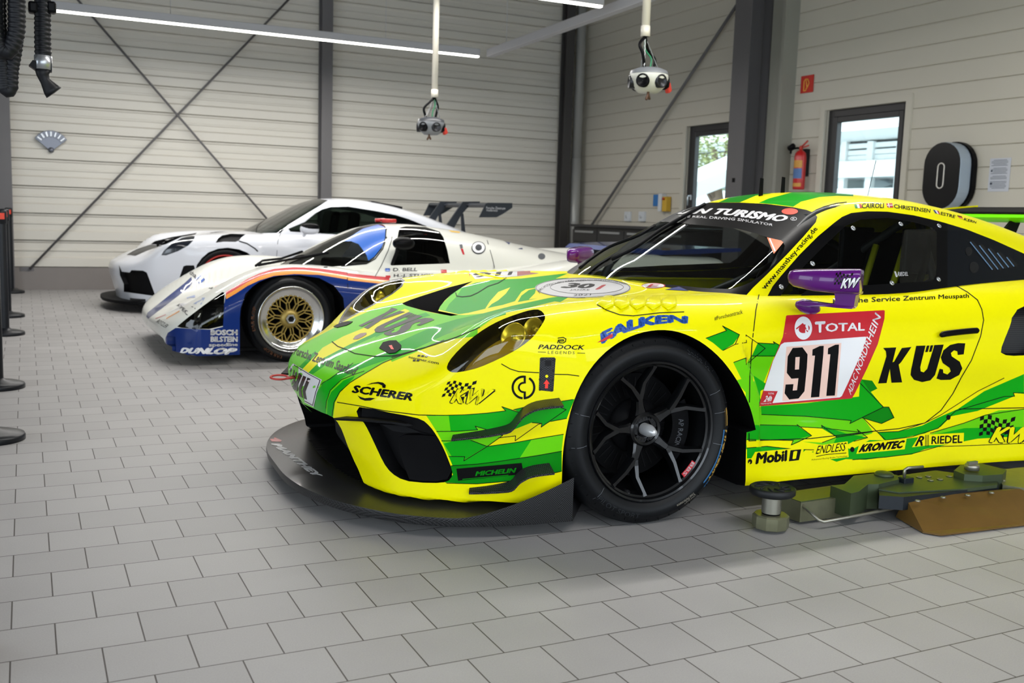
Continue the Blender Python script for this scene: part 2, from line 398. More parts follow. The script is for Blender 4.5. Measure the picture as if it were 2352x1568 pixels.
class Table:
    """smooth f(u, v) from rows (u, [values at vs])"""
    def __init__(s, vs, rows, sm=(2.0, 2.0), n=(260, 130)):
        us = [r[0] for r in rows]; A = np.array([r[1] for r in rows], float)
        s.u0, s.u1, s.v0, s.v1 = us[0], us[-1], vs[0], vs[-1]
        uq = np.linspace(s.u0, s.u1, n[0]); vq = np.linspace(s.v0, s.v1, n[1])
        B = pchip(us, A, uq); B = pchip(vs, B.T, vq).T
        for axis, sg in ((0, sm[0]), (1, sm[1])):
            if sg > 0:
                r = int(3*sg)+1; k = np.exp(-0.5*(np.arange(-r, r+1)/sg)**2); k /= k.sum()
                refl = (axis == 1 and s.v0 == 0)
                Bp = np.pad(B, [(r, r) if a == axis else (0, 0) for a in (0, 1)], mode='reflect', reflect_type='odd')
                if refl: Bp[:, :r] = B[:, 1:r+1][:, ::-1]
                out = np.zeros_like(B)
                for j in range(2*r+1): out += k[j]*(Bp[j:j+B.shape[0], :] if axis == 0 else Bp[:, j:j+B.shape[1]])
                B = out
        s.B = B; s.n = n
    def __call__(s, u, v):
        a = np.clip((u-s.u0)/(s.u1-s.u0), 0, 1)*(s.n[0]-1); b = np.clip((v-s.v0)/(s.v1-s.v0), 0, 1)*(s.n[1]-1)
        i = np.clip(a.astype(int), 0, s.n[0]-2); j = np.clip(b.astype(int), 0, s.n[1]-2); fa = a-i; fb = b-j
        def w(f): return (-.5*f+f*f-.5*f**3, 1-2.5*f*f+1.5*f**3, .5*f+2*f*f-1.5*f**3, -.5*f*f+.5*f**3)
        wa, wb = w(fa), w(fb); r = 0
        for p in range(4):
            ii = np.clip(i+p-1, 0, s.n[0]-1); q = 0
            for t in range(4): q = q+wb[t]*s.B[ii, np.clip(j+t-1, 0, s.n[1]-1)]
            r = r+wa[p]*q
        return r
def smax(a, b, k):
    h = np.maximum(k-np.abs(a-b), 0)/k
    return np.maximum(a, b)+h*h*k*0.25
def sstep(x, a, b):
    t = np.clip((x-a)/(b-a), 0, 1); return t*t*(3-2*t)
def shoot(f, o, d, tmax=3.0, n=90):
    """first crossing of f = 0 along rays from inside"""
    t0 = np.zeros(len(o)); t1 = np.full(len(o), tmax); done = np.zeros(len(o), bool); prev = np.zeros(len(o))
    for k in range(1, n+1):
        t = tmax*k/n; v = f(o[:, 0]+d[:, 0]*t, o[:, 1]+d[:, 1]*t, o[:, 2]+d[:, 2]*t)
        hit = (v > 0) & ~done; t0[hit] = tmax*(k-1)/n; t1[hit] = t; done |= hit
        if done.all(): break
    for _ in range(22):
        tm = (t0+t1)/2; v = f(o[:, 0]+d[:, 0]*tm, o[:, 1]+d[:, 1]*tm, o[:, 2]+d[:, 2]*tm); ins = v <= 0
        t0 = np.where(ins, tm, t0); t1 = np.where(ins, t1, tm)
    return o+d*((t0+t1)/2)[:, None]
def grad(f, P, e=0.002):
    x, y, z = P[:, 0], P[:, 1], P[:, 2]
    g = np.stack([f(x+e, y, z)-f(x-e, y, z), f(x, y+e, z)-f(x, y-e, z), f(x, y, z+e)-f(x, y, z-e)], 1)
    return g/np.maximum(np.linalg.norm(g, axis=1), 1e-9)[:, None]
def capsule_mesh(f, xa, xb, zc, nx, nf, nphi, lo=-PI/2, hi=PI/2, rear=True, zf=None):
    """rays leave the axis y=0 between xa and xb; half body on the -y side, then mirrored. returns verts, quads"""
    phis = np.linspace(lo, hi, nphi); rows = []
    for k in range(nf): rows.append((xa, PI/2*(1-k/nf)))
    for k in range(nx): rows.append((xa+(xb-xa)*k/(nx-1), 0.0))
    if rear:
        for k in range(1, nf//2+1): rows.append((xb, -PI/2*k/(nf//2)))
    O_, D_ = [], []
    for x, th in rows:
        zz = zc if zf is None else zf(x)
        for p in phis:
            O_.append((x, 0, zz)); D_.append((-math.sin(th)*math.cos(p), -math.cos(th)*math.cos(p), math.sin(p)))
    P = shoot(f, np.array(O_, float), np.array(D_, float)); nr = len(rows)
    P = P.reshape(nr, nphi, 3); P[0, :, 1] = 0; P[:, 0, 1] = 0 if lo <= -PI/2+1e-6 else P[:, 0, 1]
    if hi >= PI/2-1e-6: P[:, -1, 1] = 0
    if rear: P[-1, :, 1] = 0
    V = P.reshape(-1, 3); Fs = [(i*nphi+j, (i+1)*nphi+j, (i+1)*nphi+j+1, i*nphi+j+1) for i in range(nr-1) for j in range(nphi-1)]
    V2 = V*np.array([1, -1, 1]); n = len(V)
    Fs2 = [tuple(n+k for k in q[::-1]) for q in Fs]
    return np.vstack([V, V2]), Fs+Fs2
class Shell:
    """a body skin that can be cut along photo-traced or projected outlines"""
    def __init__(s, V, Fs, f, mats, M=None):
        s.bm = bmesh.new(); vs = [s.bm.verts.new(p) for p in V]
        for q in Fs:
            try: s.bm.faces.new([vs[k] for k in q])
            except ValueError: pass
        bmesh.ops.remove_doubles(s.bm, verts=s.bm.verts, dist=1e-5)
        bmesh.ops.dissolve_degenerate(s.bm, dist=1e-6, edges=s.bm.edges)
        for q in s.bm.faces: q.smooth = True
        s.f = f; s.mats = mats; s.M = M or Matrix.Identity(4); s.Mi = s.M.inverted()
        s.cam = s.Mi @ Vector(CP); s.bvh = None
        s.M3 = np.array(s.M.to_3x3()); s.T = np.array(s.M.translation)
    def px(s, co): return proj(np.asarray(co, float) @ s.M3.T + s.T)
    def build_bvh(s): s.bvh = BVHTree.FromBMesh(s.bm, epsilon=0.0)
    def hit(s, px, py):
        d = Vector(ray(px, py)); d = s.Mi.to_3x3() @ d
        r = s.bvh.ray_cast(s.cam, d)
        return r[0], r[1]
    def cut(s, poly, mode='cam', sel=None, mi=None, delete=False, ang=True):
        """poly in 2D; mode cam (photo px) / x / y / z (projection axis, local metres). sel(face) filters. returns the inside faces"""
        bm = s.bm; P = np.array(poly, float); lo = P.min(0); hi = P.max(0)
        fs = list(bm.faces)
        C3 = np.array([q.calc_center_median() for q in fs])
        fl_ = np.array([1, -1, 1]); mir = mode == 'mir'; camera = Vector((s.cam.x, -s.cam.y, s.cam.z)) if mir else s.cam
        if mir: mode = 'cam'
        if mode == 'cam': C2 = s.px(C3*fl_ if mir else C3); pad = 22
        else:
            ix = {'x': (1, 2), 'y': (0, 2), 'z': (0, 1)}[mode]; C2 = C3[:, ix]; pad = 0.04
        ok = (C2[:, 0] > lo[0]-pad) & (C2[:, 0] < hi[0]+pad) & (C2[:, 1] > lo[1]-pad) & (C2[:, 1] < hi[1]+pad)
        cand = []
        for k in np.nonzero(ok)[0]:
            q = fs[k]
            if mode == 'cam' and ang and (q.normal.dot(camera-q.calc_center_median())) < 0: continue
            if sel and not sel(q): continue
            cand.append(q)
        cand = set(cand); n = len(P)
        def p2(co):
            if mode == 'cam': return s.px(np.array(co)*fl_ if mir else co)
            return np.array((co[ix[0]], co[ix[1]]))
        cache = {}
        def vp(v):
            if v not in cache: cache[v] = p2(v.co)
            return cache[v]
        for k in range(n):
            a, b = P[k], P[(k+1) % n]; e = b-a; L = np.linalg.norm(e)
            if L < 1e-9: continue
            t = e/L; nn = np.array([-t[1], t[0]]); near = []
            for q in cand:
                if not q.is_valid: continue
                pts = np.array([vp(v) for v in q.verts])-a
                dn = pts@nn; dt = pts@t
                tol = 1e-3 if mode == 'cam' else 1e-6
                if dn.min() < -tol and dn.max() > tol and dt.max() > -tol and dt.min() < L+tol: near.append(q)
            if not near: continue
            if mode == 'cam':
                r1 = s.Mi.to_3x3() @ Vector(ray(*a)); r2 = s.Mi.to_3x3() @ Vector(ray(*b)); pn = r1.cross(r2).normalized(); pc = camera
                if mir: pn = Vector((pn.x, -pn.y, pn.z))
            else:
                n3 = [0, 0, 0]; n3[ix[0]] = nn[0]; n3[ix[1]] = nn[1]; pn = Vector(n3); c3 = [0, 0, 0]; c3[ix[0]] = a[0]; c3[ix[1]] = a[1]; pc = Vector(c3)
            geom = list(set(near) | {ed for q in near for ed in q.edges} | {v for q in near for v in q.verts})
            old = set(near)
            r = bmesh.ops.bisect_plane(bm, geom=geom, plane_co=pc, plane_no=pn, dist=1e-7)
            cand = {q for q in cand if q.is_valid} | {q for q in r['geom'] if isinstance(q, bmesh.types.BMFace)}
            for q in [x for x in r['geom_cut'] if isinstance(x, bmesh.types.BMEdge)]:
                for ff in q.link_faces: cand.add(ff)
        # inside test by centroid
        ins = []
        cl = [q for q in cand if q.is_valid]
        if not cl: return []
        for q in cl:
            c = p2(q.calc_center_median()); 
            if c[0] < lo[0] or c[0] > hi[0] or c[1] < lo[1] or c[1] > hi[1]: continue
            if pip(c, P):
                if mode == 'cam' and ang and q.normal.dot(camera-q.calc_center_median()) < 0: continue
                if sel and not sel(q): continue
                ins.append(q)
        if mi is not None:
            for q in ins: q.material_index = mi
        if delete: bmesh.ops.delete(bm, geom=ins, context='FACES'); return []
        return ins
    def take(s, faces, name, mts, parent, off=0.0, label=None, remove=True, use_n=True):
        """move faces into an object of their own"""
        idx = {}; vs = []; fs = []; mi = []
        for q in faces:
            r = []
            for v in q.verts:
                if v not in idx: idx[v] = len(vs); vs.append(tuple(v.co))
                r.append(idx[v])
            fs.append(r); mi.append(q.material_index)
        V = np.array(vs); N = grad(s.f, V)
        if off: V = V+N*off
        me = bpy.data.meshes.new(name); me.from_pydata([tuple(p) for p in V], [], fs)
        for q in mts: me.materials.append(q)
        if len(mts) > 1: me.polygons.foreach_set('material_index', mi)
        me.polygons.foreach_set('use_smooth', [True]*len(fs))
        me.update()
        if use_n: me.normals_split_custom_set_from_vertices([tuple(p) for p in N])
        if remove: bmesh.ops.delete(s.bm, geom=faces, context='FACES')
        o = bpy.data.objects.new(name, me); link(o, parent)
        return tag(o, label)
    def finish(s, name, parent, label=None):
        for v in [v for v in s.bm.verts if not v.link_faces]: s.bm.verts.remove(v)
        me = bpy.data.meshes.new(name); s.bm.to_mesh(me)
        for q in s.mats: me.materials.append(q)
        V = np.empty(len(me.vertices)*3); me.vertices.foreach_get('co', V); V = V.reshape(-1, 3)
        N = grad(s.f, V)
        me.normals_split_custom_set_from_vertices([tuple(p) for p in N])
        o = bpy.data.objects.new(name, me); link(o, parent)
        return tag(o, label)
def pip(c, P):
    x, y = c; a = P; b = np.roll(P, -1, 0)
    cond = (a[:, 1] > y) != (b[:, 1] > y)
    with np.errstate(all='ignore'): xx = (b[:, 0]-a[:, 0])*(y-a[:, 1])/(b[:, 1]-a[:, 1])+a[:, 0]
    return bool(np.count_nonzero(cond & (x < xx)) % 2)
# ---- thin stickers that lie on a skin
class Skin:
    """one or more meshes (local to the car) a sticker is laid on"""
    def __init__(s, objs, M):
        vs = []; fs = []; ns = []
        for o in objs:
            me = o.data; k = len(vs); vs += [tuple(v.co) for v in me.vertices]; fs += [[k+i for i in p.vertices] for p in me.polygons]
        s.bvh = BVHTree.FromPolygons(vs, fs, epsilon=0.0); s.M = M; s.Mi = M.inverted(); s.cam = s.Mi @ Vector(CP); s.R = s.Mi.to_3x3()
    def hit(s, px, py):
        r = s.bvh.ray_cast(s.cam, s.R @ Vector(ray(px, py))); return r[0], r[1]
def lay(skin, pts2, faces, off, f=None, maxgap=0.12):
    """px points -> points on the skin, lifted by off; faces whose corners miss are left out"""
    V = []; N = []; ok = []
    for p in pts2:
        h, n = skin.hit(p[0], p[1])
        if h is None: V.append((0, 0, 0)); N.append((0, 0, 1)); ok.append(False)
        else:
            if n.dot(skin.cam-h) < 0: n = -n
            V.append(h+n*off); N.append(n); ok.append(True)
    F2 = []
    for q in faces:
        if all(ok[i] for i in q):
            d = max((Vector(V[q[i]])-Vector(V[q[i-1]])).length for i in range(len(q)))
            if d < maxgap: F2.append(q)
    return V, N, F2
def grid_split(verts, faces, cell):
    """split a flat mesh along a square grid so that it can follow a curved skin"""
    b = bmesh.new(); vs = [b.verts.new((p[0], p[1], 0)) for p in verts]
    for q in faces:
        try: b.faces.new([vs[i] for i in q])
        except ValueError: pass
    if not verts: return [], []
    P = np.array(verts); lo = P.min(0); hi = P.max(0)
    for ax in (0, 1):
        k = math.floor(lo[ax]/cell)+1
        while k*cell < hi[ax]:
            co = [0, 0, 0]; co[ax] = k*cell; no = [0, 0, 0]; no[ax] = 1
            bmesh.ops.bisect_plane(b, geom=list(b.verts)+list(b.edges)+list(b.faces), plane_co=co, plane_no=no, dist=1e-5)
            k += 1
    b.verts.index_update(); V = [(v.co.x, v.co.y) for v in b.verts]; Fc = [[v.index for v in q.verts] for q in b.faces]; b.free()
    return V, Fc
def sticker(name, parts, skin, parent, cell=14, off=0.0012, label=None, fnorm=None):
    """parts: list of (verts2, faces, material, extra offset) in photo px"""
    vs = []; fs = []; mi = []; mts = []; ns = []
    for V2, F2, mt, ex in parts:
        V2, F2 = grid_split(V2, F2, cell)
        if not V2: continue
        V, N, Fk = lay(skin, V2, F2, off+ex)
        if mt not in mts: mts.append(mt)
        k = len(vs); vs += [tuple(p) for p in V]; ns += [tuple(n) for n in N]
        for q in Fk: fs.append([k+i for i in q]); mi.append(mts.index(mt))
    if not fs: return None
    me = bpy.data.meshes.new(name)
    used = sorted({i for q in fs for i in q}); mp = {i: k for k, i in enumerate(used)}
    V = np.array([vs[i] for i in used]); me.from_pydata([tuple(p) for p in V], [], [[mp[i] for i in q] for q in fs])
    for q in mts: me.materials.append(q)
    me.polygons.foreach_set('material_index', mi); me.polygons.foreach_set('use_smooth', [True]*len(fs)); me.update()
    N = grad(fnorm, V) if fnorm is not None else np.array([ns[i] for i in used])
    flip = [p.index for p in me.polygons if Vector(N[list(p.vertices)].mean(0)).dot(p.normal) < 0]
    for i in flip: me.polygons[i].flip()
    me.update()
    me.normals_split_custom_set_from_vertices([tuple(p) for p in N])
    o = bpy.data.objects.new(name, me); link(o, parent)
    return tag(o, label)
def poly_fill(loops):
    """outer loop (and holes) -> verts, triangles"""
    L3 = [[Vector((p[0], p[1], 0)) for p in lp] for lp in loops]
    tr = tessellate_polygon(L3); V = [(p[0], p[1]) for lp in loops for p in lp]
    return V, [list(t) for t in tr]
def line_fill(pts, w, closed=False):
    P = [np.array(p, float) for p in pts]; n = len(P); V = []; Fc = []
    if closed: P = P+[P[0]]; n += 1
    for i in range(n-1):
        a, b = P[i], P[i+1]; t = b-a; L = np.linalg.norm(t)
        if L < 1e-6: continue
        t /= L; q = np.array([-t[1], t[0]])*w/2; e = t*w*0.3; k = len(V)
        V += [tuple(a-e+q), tuple(b+e+q), tuple(b+e-q), tuple(a-e-q)]; Fc.append([k, k+1, k+2, k+3])
    return V, Fc
_txt = {}
def text_mesh(s, bold=0.0, shear=0.0, spacing=1.0, res=3):
    """flat text, returned with its own width and height set to a unit box: verts, faces"""
    key = (s, bold, shear, spacing, res)
    if key in _txt: return _txt[key]
    c = bpy.data.curves.new('t', 'FONT'); c.body = s; c.size = 1.0; c.offset = min(bold, 0.0); c.shear = shear; c.space_character = spacing; c.resolution_u = res; c.fill_mode = 'BOTH'
    o = bpy.data.objects.new('t', c); COL.objects.link(o)
    dg = bpy.context.evaluated_depsgraph_get(); ev = o.evaluated_get(dg); me = ev.to_mesh()
    V = np.array([tuple(v.co[:2]) for v in me.vertices]); Fc = [list(p.vertices) for p in me.polygons]
    ev.to_mesh_clear(); bpy.data.objects.remove(o); bpy.data.curves.remove(c)
    if bold > 0.002:      # heavier strokes: the glyphs laid over themselves, slightly shifted
        n = len(V); b_ = bold*.9; sh = [(b_, 0), (-b_, 0), (0, b_*.8), (0, -b_*.8)]; F0 = Fc; Fc = []
        if bold > .03: sh += [(b_*.7, b_*.6), (-b_*.7, -b_*.6), (b_*.45, 0), (-b_*.45, 0)]
        for k, q in enumerate(sh): Fc += [[i+k*n for i in f_] for f_ in F0]
        V = np.vstack([V+np.array(q) for q in sh])
    lo = V.min(0); hi = V.max(0); V = (V-lo)/(hi-lo)
    _txt[key] = (V, Fc); return _txt[key]
def homog(quad):
    """unit square (bl, br, tr, tl) -> quad"""
    src = [(0, 0), (1, 0), (1, 1), (0, 1)]; A = []
    for (x, y), (u, v) in zip(src, quad):
        A.append([x, y, 1, 0, 0, 0, -u*x, -u*y, -u]); A.append([0, 0, 0, x, y, 1, -v*x, -v*y, -v])
    H = np.linalg.svd(np.array(A, float))[2][-1].reshape(3, 3)
    def f(V):
        q = np.c_[np.asarray(V, float), np.ones(len(V))] @ H.T; return [tuple(p) for p in q[:, :2]/q[:, 2:]]
    return f
def text_px(s, quad, bold=0.0, shear=0.0, spacing=1.0, res=3):
    V, Fc = text_mesh(s, bold, shear, spacing, res); return homog(quad)(V), Fc
def shape_px(loops, quad):
    V, Fc = poly_fill(loops); return homog(quad)(V), Fc
def arc(cx, cy, r, a0=0, a1=360, n=24, ry=None):
    return [(cx+r*math.cos(math.radians(a0+(a1-a0)*k/n)), cy+(ry or r)*math.sin(math.radians(a0+(a1-a0)*k/n))) for k in range(n+(0 if abs(a1-a0) >= 360 else 1))]
# ============================================================ the yellow and green race car
CARM = Matrix.Translation((2.017, 3.824, 0)) @ Matrix.Rotation(math.radians(-2.8), 4, 'Z')
A_ = [0, .25, .45, .6, .75, .86, .95, 1.05]
ZT = Table(A_, [
 (-1.15, [.43, .42, .39, .35, .30, .27, .25, .25]),
 (-1.0, [.495, .485, .46, .42, .37, .33, .30, .30]),
 (-.9, [.55, .545, .525, .49, .44, .40, .37, .36]),
 (-.8, [.59, .59, .575, .545, .50, .46, .43, .42]),
 (-.7, [.62, .62, .61, .605, .60, .56, .51, .48]),
 (-.6, [.648, .648, .648, .675, .712, .685, .61, .55]),
 (-.5, [.675, .675, .685, .725, .757, .735, .665, .60]),
 (-.4, [.700, .700, .708, .745, .768, .745, .69, .63]),
 (-.2, [.742, .742, .745, .77, .793, .775, .725, .66]),
 (0, [.778, .778, .775, .785, .803, .79, .745, .68]),
 (.2, [.805, .803, .795, .795, .808, .79, .745, .68]),
 (.4, [.82, .818, .81, .803, .808, .782, .73, .66]),
 (.7, [.83, .83, .825, .82, .81, .765, .69, .62]),
 (1.2, [.84, .84, .84, .835, .815, .765, .69, .62]),
 (1.8, [.86, .86, .86, .86, .85, .81, .75, .68]),
 (2.4, [.875, .875, .875, .875, .875, .855, .80, .73]),
 (2.9, [.84, .84, .84, .84, .83, .80, .74, .66]),
 (3.3, [.78, .78, .78, .77, .75, .71, .64, .58]),
 (3.6, [.70, .70, .70, .69, .67, .63, .58, .5])], sm=(4, 5))
XF = Table([0, .3, .5, .65, .75, .85, .92, .97], [
 (.05, [-.99, -.97, -.925, -.875, -.79, -.61, -.42, -.28]),
 (.12, [-.99, -.97, -.925, -.875, -.79, -.61, -.42, -.28]),
 (.25, [-1.02, -1.0, -.955, -.88, -.79, -.64, -.46, -.30]),
 (.40, [-1.055, -1.04, -.985, -.90, -.80, -.66, -.48, -.32]),
 (.50, [-1.05, -1.03, -.975, -.90, -.80, -.66, -.48, -.32]),
 (.80, [-1.02, -1.0, -.95, -.88, -.78, -.66, -.48, -.32])], sm=(2, 3))
YS = Table([.08, .25, .4, .55, .7, .85], [
 (-1.1, [.895, .93, .965, .975, .95, .9]),
 (-.6, [.895, .93, .965, .975, .95, .9]),
 (-.35, [.915, .935, .958, .97, .957, .9]),
 (-.1, [.955, .965, .98, .985, .975, .90]),
 (.15, [.955, .97, .985, .99, .98, .90]),
 (.40, [.955, .965, .975, .97, .95, .88]),
 (.65, [.955, .908, .902, .922, .905, .84]),
 (1.2, [.955, .908, .900, .922, .905, .84]),
 (1.7, [.96, .925, .925, .948, .935, .87]),
 (2.1, [.975, .98, .995, 1.0, .985, .92]),
 (2.5, [.98, .99, 1.0, 1.005, .995, .93]),
 (3.0, [.96, .97, .98, .98, .95, .9]),
 (3.6, [.85, .88, .9, .9, .86, .8])], sm=(3, 3))
def f_low(x, y, z):
    a = np.abs(y)
    ys = YS(x, z)
    xs = np.interp(z, [.1, .33, .45, .6, .72], [.475, .47, .45, .37, .30])
    ys = ys-0.05*sstep(x, xs, xs+0.03)*(1-sstep(x, .5, 1.0))*(1-sstep(z, .50, .70))*sstep(z, .22, .33)
    d = smax(z-ZT(x, a), a-ys, 0.09)
    d = smax(d, XF(z, a)-x, 0.05)
    d = smax(d, 0.10-z, 0.02)
    return smax(d, x-3.50, 0.15)
ZR = [(.0, .60), (.33, .825), (.6, 1.05), (.85, 1.165), (1.0, 1.198), (1.2, 1.228), (1.4, 1.24), (1.6, 1.234), (1.8, 1.212), (2.0, 1.178), (2.3, 1.105), (2.6, 1.01), (3.0, .88), (3.4, .78), (3.7, .72)]
_rx = np.linspace(0, 3.7, 400); _rz = pchip([p[0] for p in ZR], [p[1] for p in ZR], _rx)
def f_cab(x, y, z):
    a = np.abs(y)
    zr = np.interp(x, _rx, _rz)-0.12*a*a-0.25*a**4
    xw = .33+(z-.825)*1.93+.31*a*a
    aw = .752-.60*(z-.83)-.25*np.maximum(z-1.08, 0)-.05*np.maximum(x-1.3, 0)**1.5
    d = smax(z-zr, (xw-x)*0.46, 0.05)
    d = smax(d, (a-aw)*0.86, 0.055)
    return smax(d, .70-z, .01)
def Zm(o, w, zw):
    k = w/zw
    return lambda pts: [(o[0]+x*k, o[1]+y*k) for x, y in pts]
Z1 = Zm((560, 600), 800, 1901); Z2 = Zm((1240, 420), 720, 2352); Z3 = Zm((1640, 420), 712, 2326); Z4 = Zm((1240, 740), 520, 1631)
Z5 = Zm((1640, 880), 712, 2352); Z6 = Zm((620, 620), 400, 1845); Z7 = Zm((900, 600), 500, 2352); Z8 = Zm((580, 880), 420, 1937)
Z9 = Zm((980, 860), 380, 1655); Z10 = Zm((1240, 390), 1112, 2300)
YEL, LGR, GRN, DGR = '#efe700', '#66cc0c', '#08a212', '#04800c'
P_Y = mat('yellow_paint', YEL, 0.4, coat=0.38, spec=0.08); P_L = mat('light_green_paint', LGR, 0.4, coat=0.38, spec=0.08); P_G = mat('green_paint', GRN, 0.4, coat=0.38, spec=0.08); P_D = mat('dark_green_paint', DGR, 0.4, coat=0.38, spec=0.08)
S_K = mat('black_film', '#060608', 0.4, coat=0.25, spec=0.12); S_W = mat('white_film', '#e8e8ea', 0.4, coat=0.8); S_R = mat('red_film', '#c01828', 0.4, coat=0.8)
S_B = mat('blue_film', '#1450a8', 0.4, coat=0.8); S_O = mat('orange_red_film', '#f0501e', 0.4, coat=0.6); S_P = mat('pink_white_film', '#f0cabc', 0.45, coat=0.6)
M_CARB = carbon_mat('carbon_weave', 0.011, 260, 0.33); M_MBLK = mat('matt_black', '#0a0a0c', 0.6, spec=0.15); M_SBLK = mat('satin_black', '#0a0a0c', 0.36, spec=0.1)
M_DARK = mat('dark_interior', '#08080a', 0.8); M_PUR = mat('purple_paint', '#540f6c', 0.3, coat=1.0, spec=0.2); M_RUB = mat('rubber', '#101214', 0.55, bump=0.05, nscale=60)
car = empty('race_car', 'yellow and green race car with number 911 on its door, nearest the camera', 'car')
car.matrix_world = CARM
V, Fs = capsule_mesh(f_low, -0.72, 3.1, 0.34, 230, 64, 140)
LO = Shell(V, Fs, f_low, [P_Y, P_L, P_G, P_D, M_MBLK], CARM)
V, Fs = capsule_mesh(f_cab, 0.95, 2.6, 0.86, 170, 54, 96, lo=-0.12)
CB = Shell(V, Fs, f_cab, [P_Y, P_L, P_G, P_D, M_MBLK], CARM)
LO.build_bvh(); CB.build_bvh()
def to3(sh, pts):
    r = []
    for p in pts:
        h, n = sh.hit(*p)
        r.append(None if h is None else np.array(h))
    return r
near = lambda q: q.normal.y < 0.3 and q.calc_center_median().y < 0
far = lambda q: q.normal.y > -0.3 and q.calc_center_median().y > 0
def both(sh, pts, mode, **kw):
    """outline traced on the near side, cut there and mirrored on the far side"""
    P3 = [p for p in to3(sh, pts) if p is not None]; ix = {'x': (1, 2), 'y': (0, 2), 'z': (0, 1)}[mode]
    a = [(p[ix[0]], p[ix[1]]) for p in P3]
    b = [(p[0], p[1]) if mode == 'y' else ((-p[0], p[1]) if mode == 'x' else (p[0], -p[1])) for p in a]
    return a, b
def recess(sh, faces, name, parent, vec, m_wall, m_floor=None, shrink=0.0, floor=True, label=None):
    """sinks a cut region: side walls plus an inner face"""
    fs = list(faces); ed = {}
    for q in fs:
        for e in q.edges: ed[e] = ed.get(e, 0)+1
    bd = [e for e, c in ed.items() if c == 1]
    if not bd: return None
    vec = np.array(vec, float); g = G()
    cen = np.mean([np.array(v.co) for e in bd for v in e.verts], 0)
    def inner(co):
        p = np.array(co); q = p+vec
        return q+(cen+vec-q)*shrink
    for e in bd:
        a, b = np.array(e.verts[0].co), np.array(e.verts[1].co)
        g.add([a, b, inner(b), inner(a)], [(0, 1, 2, 3)], m_wall, True)
    if floor:
        idx = {}; vs = []; ff = []
        for q in fs:
            r = []
            for v in q.verts:
                if v not in idx: idx[v] = len(vs); vs.append(inner(v.co))
                r.append(idx[v])
            ff.append(r)
        g.add(vs, ff, m_floor or m_wall, True)
    bmesh.ops.delete(sh.bm, geom=fs, context='FACES')
    return g.obj(name, parent=parent, label=label)
# -------- cabin: windscreen and side windows
P_WS = Z2([(120, 760), (190, 600), (420, 420), (650, 275), (800, 205), (900, 172), (990, 155), (1100, 150), (1300, 146), (1500, 147), (1700, 157), (1900, 182), (2000, 202), (2060, 225), (2082, 255), (2070, 295), (1980, 400), (1850, 540), (1700, 690), (1600, 785), (1560, 830), (1500, 900), (600, 860)])
P_CLEAR = Z2([(240, 690), (470, 505), (700, 365), (900, 290), (1150, 312), (1480, 343), (1700, 405), (1800, 440), (1838, 470), (1800, 560), (1700, 660), (1580, 745), (1470, 785), (1400, 795), (1200, 785), (950, 760), (700, 760), (400, 740)])
M_GLS = glass_mat('tinted_windscreen', '#d6dcda'); M_GLD = glass_mat('dark_side_glass', '#b8bebc')
fw = lambda q: q.normal.x < 0.2
clear = CB.cut([(p[0], p[1]) for p in smooth_loop([(*p, 0) for p in P_CLEAR], 2)], 'cam')
CB.take(clear, 'windshield', [M_GLS], car, label='see-through laminated windscreen')
blk = CB.cut(P_WS, 'cam'); CB.take(blk, 'windshield_surround', [M_SBLK], car, label='gloss black border and top band of the windscreen')
P_SW = Z3([(395, 860), (440, 775), (500, 700), (640, 540), (780, 400), (900, 300), (960, 255), (1030, 225), (1150, 212), (1300, 215), (1500, 243), (1700, 290), (1752, 305), (1752, 900), (400, 900)])
P_SC = Z3([(470, 890), (560, 760), (690, 610), (850, 450), (990, 320), (1100, 275), (1300, 262), (1500, 295), (1640, 335), (1672, 370), (1672, 560), (1665, 690), (1640, 735), (1300, 757), (1100, 768), (700, 800), (600, 890)])
for nm, P, mts in (('door_window', P_SC, [M_GLD]), ('window_surround', P_SW, [M_SBLK])):
    for md in ('cam', 'mir'):
        fs = CB.cut(P, md)
        CB.take(fs, nm, mts, car)
M_QTR = mat('smoked_quarter_panel', '#101318', 0.35, spec=0.12)
P_Q = Z3([(1752, 305), (1900, 350), (2100, 428), (2326, 530), (2440, 600), (2560, 760), (2560, 900), (1752, 900)])
for md in ('cam', 'mir'): CB.take(CB.cut(P_Q, md), 'quarter_window', [M_QTR], car)
# roof stripes
for P, mi in ((Z2([(1110, 150), (1180, 115), (1300, 90), (1400, 78), (1480, 70), (1560, 75), (1460, 90), (1300, 130), (1230, 148)]), 2),
              (Z2([(1340, 146), (1420, 110), (1540, 85), (1600, 74), (1740, 78), (1620, 95), (1500, 146)]), 3),
              (Z2([(1640, 150), (1720, 115), (1800, 95), (1900, 68), (2050, 66), (2352, 78), (2250, 95), (2100, 105), (1960, 140), (1900, 178), (1760, 160)]), 2),
              (Z2([(2000, 66), (2352, 78), (2352, 100), (2180, 95)]), 3)):
    CB.cut(P, 'cam', mi=mi)
# -------- lower body: remove what lies inside the cabin
bmesh.ops.delete(LO.bm, geom=[q for q in LO.bm.faces if q.normal.z > 0.3 and (lambda c: f_cab(np.array([c.x]), np.array([c.y]), np.array([c.z+.005]))[0] < -0.014 and c.x > .36 and c.x < 2.9)(q.calc_center_median())], context='FACES')
